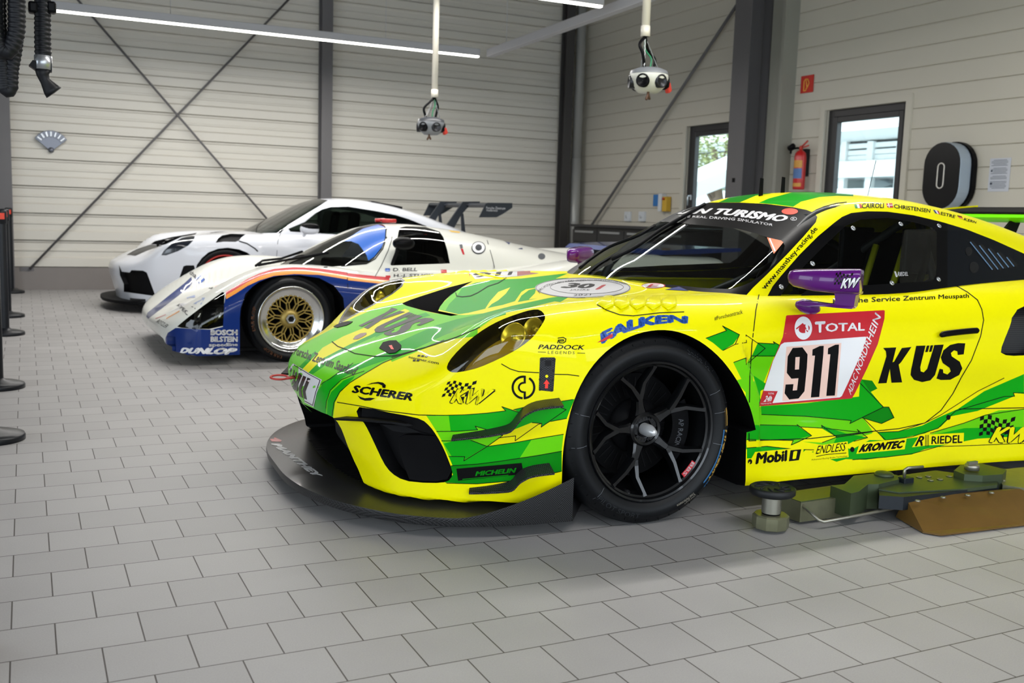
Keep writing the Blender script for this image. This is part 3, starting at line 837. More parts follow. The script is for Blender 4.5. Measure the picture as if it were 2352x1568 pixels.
# wheel arches
P_AR = Z4([(158, 1500)]+[(p[0], p[1]) for p in smooth_path([(158, 1150, 0), (165, 960, 0), (190, 780, 0), (240, 580, 0), (322, 400, 0), (430, 256, 0), (560, 150, 0), (700, 84, 0), (850, 56, 0), (1000, 70, 0), (1150, 136, 0), (1280, 238, 0), (1380, 358, 0), (1460, 490, 0), (1520, 630, 0), (1556, 774, 0)], 3)]+[(1490, 792), (1486, 900), (1482, 1142)])
A3 = [p for p in to3(LO, P_AR) if p is not None]; a_ar = [(p[0], p[2]) for p in A3]
a_ar = [(a_ar[0][0], .05) if a_ar[0][1] < .1 else (a_ar[0][0], .02)]+a_ar+[(a_ar[-1][0], .02)]
arn = LO.cut(a_ar, 'y', sel=lambda q: q.calc_center_median().y < -.5 and q.normal.y < .2)
recess(LO, arn, 'wheel_arch_liner', car, (0, .30, 0), M_MBLK, M_DARK)
arf = LO.cut(a_ar, 'y', sel=lambda q: q.calc_center_median().y > .5 and q.normal.y > -.2)
recess(LO, arf, 'wheel_arch_liner', car, (0, -.30, 0), M_MBLK, M_DARK)
circ = [(2.459+.372*math.cos(math.radians(t)), .34+.372*math.sin(math.radians(t))) for t in range(0, 181, 4)]+[(2.459-.372, .02), (2.459+.372, .02)]
for sg in (-1, 1):
    fs = LO.cut(circ, 'y', sel=lambda q: q.calc_center_median().y*sg > .5 and q.normal.y*sg > -.2)
    recess(LO, fs, 'wheel_arch_liner', car, (0, -.32*sg, 0), M_MBLK, M_DARK)
# headlamps
P_HL = Z7([(545, 1165), (560, 1100), (620, 1000), (720, 890), (850, 780), (1000, 690), (1150, 610), (1300, 550), (1450, 510), (1580, 495), (1650, 520), (1690, 570), (1680, 640), (1630, 730), (1560, 830), (1480, 905), (1350, 990), (1200, 1080), (1050, 1150), (900, 1210), (760, 1245), (650, 1250), (580, 1220)])
P_HI = Z7([(595, 1140), (640, 1050), (760, 920), (900, 800), (1050, 700), (1200, 625), (1350, 570), (1480, 530), (1580, 520), (1640, 560), (1655, 620), (1610, 700), (1540, 800), (1440, 890), (1300, 980), (1100, 1080), (900, 1160), (700, 1200), (620, 1185)])
M_LENS = glass_mat('yellow_lamp_lens', '#e6da78'); M_REF = mat('lamp_reflector', '#e4e2da', 0.28, 0.7); M_LBZ = mat('black_lamp_bezel', '#0d0d0e', 0.25, coat=0.6)
up = lambda q: q.normal.z > 0.02 and q.calc_center_median().z > .35
for md, sg in (('cam', -1), ('mir', 1)):
    sel = lambda q: q.calc_center_median().y*sg > .3
    lens = LO.cut([(p[0], p[1]) for p in smooth_loop([(*p, 0) for p in P_HI], 2)], md, sel=sel)
    if md == 'mir':
        P_FI = Z6([(742, 556), (770, 500), (858, 376), (1005, 236), (1152, 166), (1300, 126), (1385, 108), (1408, 120), (1385, 165), (1290, 245), (1145, 330), (1000, 408), (850, 488), (775, 535)])
        for q in lens: q.material_index = 4
        for q in LO.cut(P_FI, 'cam', sel=sel): q.material_index = 4
        lens = [q for q in LO.bm.faces if q.material_index == 4]
    c3 = np.array([q.calc_center_median() for q in lens]).mean(0) if lens else np.zeros(3)
    # bowl under the lens
    g = G(); idx = {}; vs = []; ff = []; ed = {}
    for q in lens:
        r = []
        for v in q.verts:
            if v not in idx:
                idx[v] = len(vs); p = np.array(v.co); vs.append(p+(c3-p)*0.18+np.array((.03, -.022*sg, -.05)))
            r.append(idx[v])
        ff.append(r)
        for e in q.edges: ed[e] = ed.get(e, 0)+1
    g.add(vs, ff, mat('lamp_inner_carbon', '#a8964c', .4, spec=.3), True)
    for e, c in ed.items():
        if c == 1:
            a, b = e.verts; g.add([tuple(a.co), tuple(b.co), vs[idx[b]], vs[idx[a]]], [(0, 1, 2, 3)], M_LBZ, True)
    hl = LO.take(lens, 'headlamp', [M_LENS], car, label='yellow tinted lens')
    g.obj('lamp_bowl', parent=hl)
    bz = LO.cut([(p[0], p[1]) for p in smooth_loop([(*p, 0) for p in P_HL], 2)], md, sel=sel)
    if md == 'mir':
        for q in bz: q.material_index = 4
        for q in LO.cut(Z6([(722, 580), (745, 510), (830, 370), (990, 220), (1140, 145), (1300, 100), (1400, 85), (1432, 112), (1402, 175), (1300, 255), (1150, 345), (1000, 424), (850, 505), (770, 550)]), 'cam', sel=sel): q.material_index = 4
        bz = [q for q in LO.bm.faces if q.material_index == 4]; LO.take(bz, 'headlamp_bezel', [M_LBZ], car)
    for (ox, oy, oz, r, nm) in ((.075, -.015, .045, .05, 'reflector'), (.155, -.03, .07, .040, 'reflector')):
        g = G(); R = roty(-.75) @ np.eye(3)
        g.lathe([(r*.25, -.05), (r*.7, -.035), (r*.95, -.01), (r, .012), (r*.93, .012), (r*.8, -.01), (r*.4, -.03), (.012, -.03), (.012, .005), (.001, .006)], c3+np.array((ox-.02, oy*sg, oz-.045)), R=rotz(-.5*sg)@roty(-1.2), mt=M_REF, caps=False)
        g.obj(nm, parent=hl)
# central intake and side intakes, cut in front projection on both halves
P_CI = Z8([(790, 328), (850, 358), (900, 410), (940, 480), (1000, 640), (1080, 830), (1140, 960), (1172, 1040)])
ci = [(p[1], p[2]) for p in to3(LO, P_CI) if p is not None]
ctop = [(p[1], p[2]) for p in to3(LO, Z8([(640, 262), (500, 190)])) if p is not None]
half = [(ci[-1][0], .02)]+ci[::-1]+ctop
zt0 = ctop[-1][1]+.008
P_C = half+[(0, zt0)]+[(-y, z) for y, z in half[::-1]]
cf = LO.cut(P_C, 'x', sel=lambda q: q.normal.x < -0.15 and q.calc_center_median().x < -.6 and q.calc_center_median().z > .10)
M_GRL, nt, b = nt_new('radiator_mesh')
tc = nt.nodes.new('ShaderNodeTexCoord'); wv = nt.nodes.new('ShaderNodeTexWave'); wv.bands_direction = 'Z'; wv.inputs['Scale'].default_value = 38; nt.links.new(tc.outputs['Object'], wv.inputs[0])
rp = nt.nodes.new('ShaderNodeMapRange'); rp.inputs[3].default_value = 0.004; rp.inputs[4].default_value = 0.03; nt.links.new(wv.outputs['Fac'], rp.inputs[0])
cb_ = nt.nodes.new('ShaderNodeCombineColor'); [nt.links.new(rp.outputs[0], cb_.inputs[i]) for i in range(3)]; nt.links.new(cb_.outputs[0], b.inputs['Base Color']); b.inputs['Roughness'].default_value = 0.5
recess(LO, cf, 'front_intake', car, (.14, 0, 0), M_MBLK, M_GRL)
P_SI = Z1([(630, 795), (800, 826), (950, 856), (1005, 890), (1045, 940), (1085, 1010), (1115, 1080), (1138, 1150), (1120, 1195), (1050, 1209), (900, 1200), (820, 1165), (770, 1110), (730, 1030), (690, 945), (655, 880), (625, 850)])
for md, sg in (('cam', -1), ('mir', 1)):
    fs = LO.cut([(p[0], p[1]) for p in smooth_loop([(*p, 0) for p in P_SI], 2)], md, sel=lambda q: q.calc_center_median().y*sg > .2)
    recess(LO, fs, 'side_intake', car, (.055, -.02*sg, 0), M_MBLK, M_MBLK)
# bonnet vents
P_V = Z7([(105, 455), (200, 415), (350, 365), (600, 285), (880, 212), (800, 255), (720, 305), (640, 360), (570, 425), (520, 490), (495, 540), (520, 565), (700, 578), (620, 560), (480, 545), (330, 525), (160, 480)])
P_V = Z7([(105, 455), (200, 415), (350, 365), (600, 285), (880, 212), (800, 255), (720, 305), (640, 360), (570, 425), (520, 490), (500, 535), (720, 578), (640, 590), (480, 560), (330, 528), (160, 480)])
vf = LO.cut(P_V, 'cam')
recess(LO, vf, 'bonnet_vent', car, (.03, .0, -.09), M_MBLK, M_GRL, shrink=0.15)
# rear side intake
P_RI = Z3([(2205, 1110), (2235, 1010), (2275, 950), (2326, 925), (2420, 915), (2470, 1000), (2470, 1230), (2400, 1290), (2250, 1297), (2190, 1292), (2152, 1272), (2158, 1230), (2185, 1160)])
ri = [(p[0], p[2]) for p in to3(LO, P_RI) if p is not None]
for sg in (-1, 1):
    fs = LO.cut(ri, 'y', sel=lambda q: q.calc_center_median().y*sg > .5 and q.normal.y*sg > 0)
    recess(LO, fs, 'side_air_inlet', car, (.05, -.07*sg, 0), M_MBLK, M_GRL)

# -------- livery colours, cut into the skin
LIV = [
 # front centre field
 (1, Z6([(60, 1300), (110, 1060), (200, 900), (330, 790), (480, 715), (700, 600), (900, 500), (1120, 405), (1390, 345), (1600, 440), (1845, 470), (2200, 480), (2200, 700), (1845, 742), (1640, 822), (1400, 900), (1200, 985), (1000, 1100), (850, 1195), (745, 1295), (690, 1400), (665, 1600), (400, 1500), (100, 1400)])),
 (1, Z7([(100, 460), (330, 530), (480, 565), (700, 590), (1000, 560), (1300, 480), (1700, 395), (1730, 400), (1500, 460), (1200, 540), (960, 710), (650, 842), (380, 932), (0, 1085), (-100, 900), (0, 600)])),
 (2, Z6([(305, 1030), (345, 1048), (500, 885), (480, 855), (430, 900)])),
 (0, Z6([(345, 1048), (405, 1088), (560, 935), (620, 905), (850, 800), (1070, 690), (1240, 560), (1440, 480), (1480, 430), (1430, 410), (1250, 490), (1000, 610), (780, 700), (560, 820), (500, 885)])),
 (2, Z6([(405, 1088), (455, 1102), (650, 962), (900, 800), (1100, 708), (1130, 700), (1110, 720), (1260, 640), (1500, 540), (1700, 480), (1650, 450), (1480, 500), (1240, 600), (1060, 690), (850, 785), (620, 905), (560, 935)])),
 (2, Z6([(455, 1600), (465, 1450), (490, 1310), (560, 1200), (700, 1100), (830, 1015), (960, 978), (1120, 905), (1400, 790), (1845, 590), (2100, 500), (2500, 395), (2500, 470), (2100, 590), (1845, 690), (1500, 850), (1280, 935), (1090, 1000), (900, 1070), (760, 1150), (640, 1270), (600, 1380), (590, 1600)])),
 (2, Z6([(600, 1600), (610, 1380), (650, 1290), (780, 1170), (900, 1120), (880, 1150), (745, 1280), (680, 1400), (655, 1600)])),
 (2, Z7([(480, 690), (700, 625), (1000, 560), (1300, 480), (1700, 395), (1990, 350), (1900, 393), (1820, 440), (1760, 432), (1400, 520), (1200, 560), (1000, 620), (700, 720), (400, 820), (100, 960), (0, 1000), (0, 905), (250, 790)])),
 # dome behind the vent
 (2, Z7([(505, 520), (560, 440), (640, 360), (740, 290), (900, 230), (1100, 200), (1400, 185), (1700, 150), (1905, 128), (1770, 185), (1920, 175), (1600, 250), (1560, 285), (1450, 300), (1400, 330), (1330, 430), (1200, 470), (1100, 490), (830, 555), (720, 572)])),
 (1, Z7([(505, 520), (530, 470), (600, 400), (700, 320), (760, 285), (700, 380), (620, 460), (580, 530)])),
 (0, Z7([(1000, 525), (1060, 430), (1150, 330), (1280, 280), (1230, 350), (1150, 420), (1080, 460), (1010, 530), (930, 545)])),
 (2, Z7([(1360, 440), (1400, 370), (1480, 310), (1560, 290), (1545, 350), (1590, 395), (1500, 415)])),
 (0, Z7([(1480, 412), (1560, 330), (1600, 395)])),
 # front corner behind the intake
 (1, Z9([(-10, 402), (200, 406), (380, 402), (600, 385), (790, 362), (1100, 520), (1000, 700), (700, 900), (260, 912), (225, 830), (150, 660), (100, 570), (30, 460)])),
 (2, Z9([(220, 406), (380, 402), (600, 385), (790, 362), (752, 320), (930, 380), (870, 350), (1110, 290), (1090, 262), (1180, 300), (1330, 270), (1480, 245), (1440, 340), (1400, 440), (1240, 468), (1145, 525), (1150, 485), (1050, 480), (840, 560), (800, 585), (790, 560), (610, 552), (485, 515), (510, 552), (300, 566), (240, 566)])),
 (0, Z9([(720, 632), (760, 605), (850, 560), (1050, 480), (1115, 498), (1150, 490), (1145, 525), (1240, 468), (1400, 440), (1368, 595), (1100, 640), (880, 680), (606, 718)])),
 (2, Z9([(606, 718), (880, 680), (1100, 640), (1368, 597), (1350, 765), (1100, 810), (700, 870), (500, 895), (260, 912), (222, 818), (382, 818), (372, 862), (600, 718)])),
 (1, Z9([(1050, 650), (1368, 597), (1350, 765), (1100, 810), (930, 835)])),
 (3, Z9([(235, 915), (500, 895), (700, 870), (1100, 810), (1350, 765), (1352, 970), (1150, 1012), (1000, 1040), (850, 1068), (500, 1092), (180, 1080), (262, 1000)])),
 (2, Z9([(430, 650), (600, 716), (382, 850), (384, 818), (250, 818), (170, 690), (280, 660)])),
 # wing rear edge, side
 (2, Z2([(1245, 1165), (1400, 1110), (1370, 1075), (1500, 1140), (1450, 1210), (1370, 1258), (1300, 1200)])),
 (1, Z2([(1450, 1345), (1545, 1310), (1545, 1360), (1590, 1290), (1620, 1568), (1560, 1568)])),
 (1, Z5([(160, -20), (235, -40), (300, 100), (345, 230), (370, 350), (320, 360), (330, 330), (300, 210), (250, 80)])),
 (2, Z5([(250, 75), (298, 45), (350, 230), (370, 350), (320, 360), (330, 330), (300, 210)])),
 # door field
 (1, Z2([(1590, 1300), (1760, 1296), (1650, 1568), (1575, 1568), (1580, 1440)])),
 (2, Z2([(1635, 1200), (1765, 1205), (1750, 1190), (1810, 1225), (1765, 1300), (1590, 1298)])),
 (1, Z5([(240, -60), (360, 0), (345, 180), (1200, 150), (1200, 380), (900, 470), (240, 500)])),
 (2, Z5([(300, -60), (420, 20), (350, 60), (340, 175), (700, 150), (1100, 100), (1110, -40), (1240, 40), (1190, 65), (1285, 180), (1125, 262), (1030, 305), (1040, 282), (700, 250), (360, 236), (352, 120)])),
 (3, Z5([(1125, 262), (1285, 180), (1325, 180), (1365, 260), (1270, 305), (1130, 262)])),
 (3, Z5([(1120, -30), (1200, -20), (1240, 40), (1185, 65)])),
 (2, Z5([(250, 425), (330, 428), (600, 432), (740, 395), (625, 312), (645, 325), (250, 315)])),
 (2, Z5([(645, 330), (820, 340), (815, 318), (1000, 380), (1165, 410), (1080, 430), (1000, 470), (900, 470), (930, 410)])),
 (0, Z5([(645, 330), (815, 340), (930, 408), (820, 450), (640, 440), (740, 397)])),
 (0, Z5([(1130, 262), (1270, 305), (1365, 260), (1600, 300), (1400, 345), (1205, 365), (1160, 300)])),
 (2, Z5([(250, 490), (400, 480), (600, 500), (700, 500), (640, 560), (450, 565), (250, 570)])),
 (0, Z5([(240, 432), (600, 434), (590, 470), (660, 440), (900, 480), (600, 500), (400, 478), (250, 488)])),
 (2, Z5([(1240, 370), (1400, 365), (1580, 320), (1700, 260), (1850, 195), (2050, 60), (2352, -70), (2352, 80), (2270, 72), (2280, 98), (2000, 210), (1800, 250), (1720, 330), (1600, 380), (1400, 420), (1290, 430)])),
 (0, Z5([(1640, 375), (1800, 300), (2000, 215), (2160, 202), (1900, 300), (1720, 350), (1680, 372)])),
 (1, Z5([(1600, 400), (1720, 355), (1900, 300), (2160, 205), (2352, 195), (2352, 330), (2000, 350), (1700, 440)])),
 (2, Z5([(1050, 500), (1180, 430), (1290, 432), (1450, 420), (1620, 400), (1900, 340), (2352, 330), (2352, 400), (2000, 420), (1700, 480), (1600, 500), (1500, 540), (1300, 560), (1150, 580), (1000, 575), (930, 595), (740, 520), (900, 470)])),
]
for mi, P in LIV: LO.cut(P, 'cam', mi=mi)
# doors, bumper as parts of their own
P_DR = [(1743, 650), (1743, 677), (1736, 712), (1727, 788), (1722, 864), (1720, 1012), (1860, 1007), (2005, 990), (2064, 984), (2124, 971), (2161, 942), (2188, 904), (2209, 864), (2231, 827), (2252, 772), (2259, 735), (2255, 711), (2245, 689), (2222, 671), (2194, 655), (2150, 630)]
d3 = [(p[0], p[2]) for p in to3(LO, P_DR) if p is not None]; d3 = [(x, z) for x, z in d3]+[(d3[-1][0], .88), (d3[0][0], .86)]
mts = [P_Y, P_L, P_G, P_D]
dn = LO.cut(d3, 'y', sel=near); LO.take(dn, 'door', mts, car)
df = LO.cut(d3, 'y', sel=far); LO.take(df, 'door', mts, car)
bp = LO.cut([(-1.3, .0), (-.2, .0), (-.2, .505), (-.45, .515), (-.62, .50), (-.72, .52), (-.95, .505), (-1.3, .505)], 'y')
LO.take(bp, 'front_bumper', mts, car)
bd = LO.finish('body', car); rf = CB.finish('roof', car, label='yellow and green striped roof and pillars')
SKO = [o for o in car.children if o.name.split('.')[0] in ('body', 'roof', 'door', 'front_bumper', 'windshield', 'windshield_surround', 'door_window', 'window_surround', 'quarter_window', 'headlamp', 'headlamp_bezel')]
SK = Skin(SKO, CARM)
# ============================================================ race car: fitted parts
car_o = O3 = np.array((2.017, 3.824, 0.0)); _th = math.radians(-2.8)
_ax = np.array([math.cos(_th), math.sin(_th), 0]); _ay = np.array([-math.sin(_th), math.cos(_th), 0])
def loc_y(px, py, yl):
    p = onplane(px, py, _ay, O3@_ay+yl)-O3; return np.array([p@_ax, p@_ay, p[2]])
def loc_x(px, py, xl):
    p = onplane(px, py, _ax, O3@_ax+xl)-O3; return np.array([p@_ax, p@_ay, p[2]])
def loc_z(px, py, z):
    p = fl(px, py, z)-O3; return np.array([p@_ax, p@_ay, z])
def ohit(px, py, sh=None):
    h, n = (sh or LO).hit(px, py); return np.array(h), np.array(n)
def mirror_y(o):
    c = copy_tree(o, o.parent); c.scale.y = -1; return c
# ---- splitter
SPE = [(-1.15, 0), (-1.146, .2), (-1.112, .4), (-1.035, .6), (-.915, .77), (-.79, .87), (-.65, .93), (-.49, .962), (-.31, .972)]
sp = smooth_path([(x, y, 0) for x, y in SPE], 5); half = [(p[0], -p[1]) for p in sp][::-1]; full = half[:-1]+[(p[0], p[1]) for p in sp]
def fence(x, y):
    return 0.125*max(0, min(1, (x+.70)/.39))**1.3 if abs(y) > .6 else 0
g = G(); vs = []; n = len(full)
for x, y in full:
    sc = 1-.045/max(.3, math.hypot(x+.2, y)); xi = -.2+(x+.2)*sc; yi = y*sc
    vs += [(x+.004, y*.996, .045), (x, y, .062), (x+.002, y*.998, .075+fence(x, y)), (xi, yi, .080+fence(x, y)*.12), (max(x, -.9)*.55, y*.80, .095), (max(x, -.9)*.55, y*.80, .05)]
fs = []
for i in range(n-1):
    for k in range(6): a, b = i*6+k, i*6+(k+1) % 6; fs.append((a, a+6, b+6, b))
fs += [tuple(range(6)), tuple(range((n-1)*6, n*6))[::-1]]
g.add(vs, fs); splitter = g.obj('front_splitter', M_CARB, car, 'black carbon fibre splitter', auto=.6)
SKS = Skin([splitter], CARM)
# ---- canards
M_CAN = carbon_mat('dark_carbon_fin', 0.010, 200, 0.4)
def canard(root, depth, name='canard'):
    P = [ohit(*p) for p in root]; g = G(); vs = []
    n = len(P)
    for i, (h, nn) in enumerate(P):
        w = depth*min(1, .35+1.2*i/(n-1)); t = h+nn*w; t[2] -= .012
        vs += [h-nn*.01+(0, 0, .003), t+(0, 0, .003), t-(0, 0, .004), h-nn*.01-(0, 0, .004)]
    fs = []
    for i in range(n-1):
        for k in range(4): a, b = i*4+k, i*4+(k+1) % 4; fs.append((a, a+4, b+4, b))
    fs += [(0, 1, 2, 3), tuple(range(4*n-4, 4*n))[::-1]]
    g.add(vs, fs); o = g.obj(name, M_CAN, car, auto=.7); mirror_y(o); return o
canard([(q[0], q[1]) for q in smooth_path([(*p, 0) for p in Z9([(262, 600), (500, 566), (700, 530), (830, 490), (900, 405), (975, 325), (1100, 268), (1325, 236)])], 3)], .075)
canard([(q[0], q[1]) for q in smooth_path([(*p, 0) for p in Z9([(428, 1130), (600, 1112), (740, 1088), (840, 1060), (900, 990), (960, 945), (1060, 910), (1225, 886)])], 3)], .065)
# ---- black plates and vane in the side intake
def plate(name, pts, m, lift=0.0, inward=0.0, th=.006, sh=None, label=None, mir=True, bevel=0.0, parent=None):
    H = [ohit(*p, sh) for p in pts]; c = np.mean([h for h, _ in H], 0); nn = np.mean([q for _, q in H], 0); nn /= np.linalg.norm(nn)
    top = [h+q*lift-nn*inward for h, q in H]; bot = [p-nn*th for p in top]; k = len(top); g = G()
    cen = [np.mean(top, 0), np.mean(bot, 0)]
    g.add(top+bot+cen, [(i, (i+1) % k, 2*k) for i in range(k)]+[(k+(i+1) % k, k+i, 2*k+1) for i in range(k)]+[(i, k+i, k+(i+1) % k, (i+1) % k) for i in range(k)])
    o = g.obj(name, m, parent or car, label, auto=.5)
    if mir: mirror_y(o)
    return o
plate('duct_cover', Z1([(838, 965), (870, 950), (960, 950), (1045, 955), (1068, 970), (1100, 1050), (1135, 1140), (1110, 1188), (1050, 1203), (960, 1200), (900, 1190), (870, 1110), (845, 1030)]), M_SBLK, lift=-.004, th=.02)
plate('duct_frame', Z1([(632, 797), (800, 828), (950, 858), (1003, 892), (1040, 938), (1080, 1005), (1060, 960), (960, 940), (860, 940), (800, 930), (740, 895), (655, 872), (628, 850)]), M_MBLK, lift=-.012, th=.01)
vn = [ohit(*p)[0] for p in Z1([(560, 845), (700, 850), (850, 868), (900, 885)])]
g = G(); vs = []
for i, h in enumerate(vn):
    w = (.05, .05, .03, .01)[i]; vs += [h+(0, 0, 0), h+(-w, -w*.4, 0), h+(-w, -w*.4, -.008), h+(.02, 0, -.008)]
g.add(vs, [(i*4+k, i*4+4+k, i*4+4+(k+1) % 4, i*4+(k+1) % 4) for i in range(3) for k in range(4)]+[(0, 1, 2, 3), (15, 14, 13, 12)]); mirror_y(g.obj('intake_vane', M_MBLK, car, auto=.6))
# ---- jack / pull panel ahead of the wheel
g0 = plate('latch_panel', Z7([(1600, 1045), (1615, 1037), (1755, 1037), (1770, 1050), (1757, 1220), (1745, 1400), (1730, 1407), (1600, 1392), (1588, 1375)]), M_CARB, lift=.001, th=.004, label='black carbon plate with a red arrow', bevel=0)
def rivet(px, py, r=.006, sh=None, m=None, parent=None, skin=None):
    h, n = ohit(px, py, sh) if skin is None else tuple(np.array(q) for q in skin.hit(px, py)); g = G(); z = np.array(n); a = np.cross(z, (0, 0, 1)); a /= np.linalg.norm(a); b = np.cross(z, a); R = np.stack([a, b, z], 1)
    g.lathe([(r, -.002), (r, .0015), (r*.7, .003), (r*.35, .003), (r*.3, .0018), (.0002, .0018)], h, R=R, mt=m or M_ALU, n=14, caps=False)
    return g.obj('rivet', parent=parent or car)
M_DKM = mat('dark_metal', '#2c2d30', 0.35, 0.7)
for p in Z7([(1625, 1062), (1750, 1070), (1610, 1168), (1745, 1178), (1600, 1275), (1738, 1285), (1600, 1385), (1730, 1390)]): rivet(*p, r=.004, m=M_DKM)
# ---- wheels
def beam(g, pts, w, d, mt):
    """rounded bar in the wheel plane (x, z), y is depth"""
    P = [np.array(p, float) for p in pts]; vs = []; n = len(P)
    for i, p in enumerate(P):
        t = P[min(i+1, n-1)]-P[max(i-1, 0)]; t[1] = 0; t /= max(np.linalg.norm(t), 1e-9); s = np.array([-t[2], 0, t[0]])*w[i]/2; y = np.array([0, 1.0, 0])
        vs += [p+s*.55, p+s*.9+y*.008, p+s+y*d[i], p-s+y*d[i], p-s*.9+y*.008, p-s*.55]
    fs = [(i*6+k, i*6+6+k, i*6+6+(k+1) % 6, i*6+(k+1) % 6) for i in range(n-1) for k in range(6)]+[tuple(range(6)), tuple(range(6*n-6, 6*n))[::-1]]
    g.add(vs, fs, mt, False)
M_RIM = mat('gloss_black_wheel', '#08090b', 0.3, coat=0.8, spec=0.3); M_TYRE = mat('tyre_rubber', '#0b0d10', 0.5, spec=0.3, bump=0.06, nscale=90); M_DISC = mat('brake_disc', '#070708', 0.7, 0.0, spec=0.08)
def tyre_prof(R, r0, w):
    return [(r0, .012), (r0+.006, .002), (r0+.02, -.004), (r0+(R-r0)*.35, -.010), (r0+(R-r0)*.62, -.008), (R-.028, .004), (R-.012, .014), (R-.003, .028), (R, .05), (R+.001, w/2), (R, w-.05), (R-.003, w-.028), (R-.02, w-.006), (r0+(R-r0)*.5, w+.006), (r0, w-.01)]
def ring_text(g, s, r, h, a0, a1, y, mt, bold=.02, shear=0.0, flip=False, yf=None):
    V, Fc = text_mesh(s, bold, shear, 1.0, 2); V, Fc = grid_split([tuple(p) for p in V], Fc, .08); P = []
    for u, v in V:
        a = math.radians(a0+(a1-a0)*u); rr = r+h*(v if not flip else 1-v) if a0 > a1 else r+h*(1-v)
        P.append((rr*math.cos(a), yf(rr) if yf else y, rr*math.sin(a)))
    g.add(P, Fc, mt)
def race_wheel(front=True):
    w = empty('wheel', None, None); w.parent = car; del_keys = None
    R, r0, wd_ = .34, .252, .30
    g = G(); g.lathe(tyre_prof(R, r0, wd_), axis='y', n=96, mt=M_TYRE, caps=False)
    for k in range(44):      # shoulder sipes
        a = 2*PI*k/44; c = np.array([(R-.020)*math.cos(a), .0095, (R-.020)*math.sin(a)])
        g.box(c, (.012, .004, .003), M_MBLK, R=roty(-a))
    t = g.obj('tyre', parent=w)
    g = G()
    g.lathe([(r0+.003, .004), (r0-.001, -.002), (r0-.008, .001), (r0-.013, .012), (r0-.020, .016), (r0-.026, .045), (r0-.03, .10), (r0-.03, .25)], axis='y', n=96, mt=M_RIM, caps=False)
    for cdeg in (106, 34, -38, -110, -182):
        jr = .118; c = math.radians(cdeg); J = np.array([jr*math.cos(c), .040, jr*math.sin(c)]); Hb = np.array([.05*math.cos(c), .052, .05*math.sin(c)])
        M_ = (Hb+J)/2; beam(g, [Hb*.6+np.array((0, .02, 0)), Hb, M_, J], [.075, .056, .036, .030], [.05, .05, .045, .04], M_RIM)
        for sg in (-1, 1):
            e = math.radians(cdeg+sg*17.2); E = np.array([(r0-.018)*math.cos(e), .010, (r0-.018)*math.sin(e)])
            e2 = math.radians(cdeg+sg*8.5); Q = np.array([.172*math.cos(e2), .032, .172*math.sin(e2)])
            beam(g, [J*.97, Q, E*.9+J*.1, E], [.030, .023, .020, .027], [.04, .036, .03, .028], M_RIM)
    g.lathe([(.062, .075), (.062, .048), (.056, .042), (.048, .046), (.046, .066)], axis='y', n=40, mt=M_RIM, caps=False)
    rim = g.obj('rim', parent=w, label='gloss black split spoke rim', auto=.5)
    g = G(); g.lathe([(.001, .066), (.045, .066), (.045, .058), (.040, .056), (.032, .058)], axis='y', n=40, mt=M_DKM, caps=False)
    for k in range(20): a = 2*PI*k/20; g.box((.040*math.cos(a), .054, .040*math.sin(a)), (.008, .008, .003), M_DKM, R=roty(-a))
    g.lathe([(.022, .06), (.0225, .024), (.021, .016), (.011, -.012), (.006, -.016), (.001, -.017)], axis='y', n=36, mt=mat('bright_nut', '#d0d2d4', .3, .5), caps=False); g.obj('centre_nut', parent=rim, label='silver cone nut')
    g = G(); g.lathe([(.10, .14), (.19, .14), (.19, .172), (.10, .172)], axis='y', n=64, mt=M_DISC, smooth=False); g.lathe([(.001, .10), (.10, .12), (.10, .17)], axis='y', n=40, mt=M_MBLK, caps=False)
    for k in range(36): a = 2*PI*k/36; g.box((.145*math.cos(a), .1385, .145*math.sin(a)), (.06, .002, .004), M_MBLK, R=roty(-a))
    g.obj('brake_disc', parent=w)
    g = G(); N = 10; vs = []
    for k in range(N):
        a = math.radians(-42+70*k/(N-1))
        for rr, yy in ((.135, .085), (.205, .085), (.205, .19), (.135, .19)): vs.append((rr*math.cos(a), yy, rr*math.sin(a)))
    g.add(vs, [(i*4+k, i*4+4+k, i*4+4+(k+1) % 4, i*4+(k+1) % 4) for i in range(N-1) for k in range(4)]+[(0, 1, 2, 3), tuple(range(4*N-4, 4*N))[::-1]], M_SBLK)
    cal = g.obj('brake_caliper', parent=w, auto=.5)
    g = G(); ring_text(g, 'AP RACING', .160, .022, 8, -34, .083, mat('grey_letters', '#85888e', .5), .01, yf=lambda r: .083); g.obj('caliper_lettering', parent=cal)
    if front:
        sy = lambda rr: np.interp(rr, [p[0] for p in tyre_prof(R, r0, wd_)[:9]], [p[1] for p in tyre_prof(R, r0, wd_)[:9]])-.0014
        my, mb = mat('tyre_yellow_print', '#b08a3c', .6), mat('tyre_blue_print', '#2a5f8c', .6)
        g = G(); ring_text(g, 'MICHELIN', .300, .022, -1, -38, 0, my, .03, .2, yf=sy)
        def band(a0, a1, r1, r2, mt, n=24):
            vs = []
            for k in range(n+1):
                a = math.radians(a0+(a1-a0)*k/n)
                for rr in (r1, r2): vs.append((rr*math.cos(a), sy(rr), rr*math.sin(a)))
            g.add(vs, [(2*i, 2*i+1, 2*i+3, 2*i+2) for i in range(n)], mt)
        band(-1, -42, .2915, .2975, mb); band(13, 1, .300, .322, my); band(-38, -43, .296, .322, mb)
        gt = mat('tyre_grey_print', '#8f8a7e', .6)
        ring_text(g, 'MICHELIN', .302, .012, -52, -62, 0, gt, .01, yf=sy); ring_text(g, 'Total Performance', .290, .011, -52, -68, 0, gt, .0, yf=sy)
        ring_text(g, 'PILOT SPORT', .292, .018, -134, -98, 0, mat('tyre_emboss', '#24272b', .5), .01, yf=sy)
        ring_text(g, '30/68-18', .302, .016, 66, 44, 0, mat('tyre_emboss', '#24272b', .5), .01, yf=sy)
        gl = mat('tyre_scribe', '#6c7076', .6)
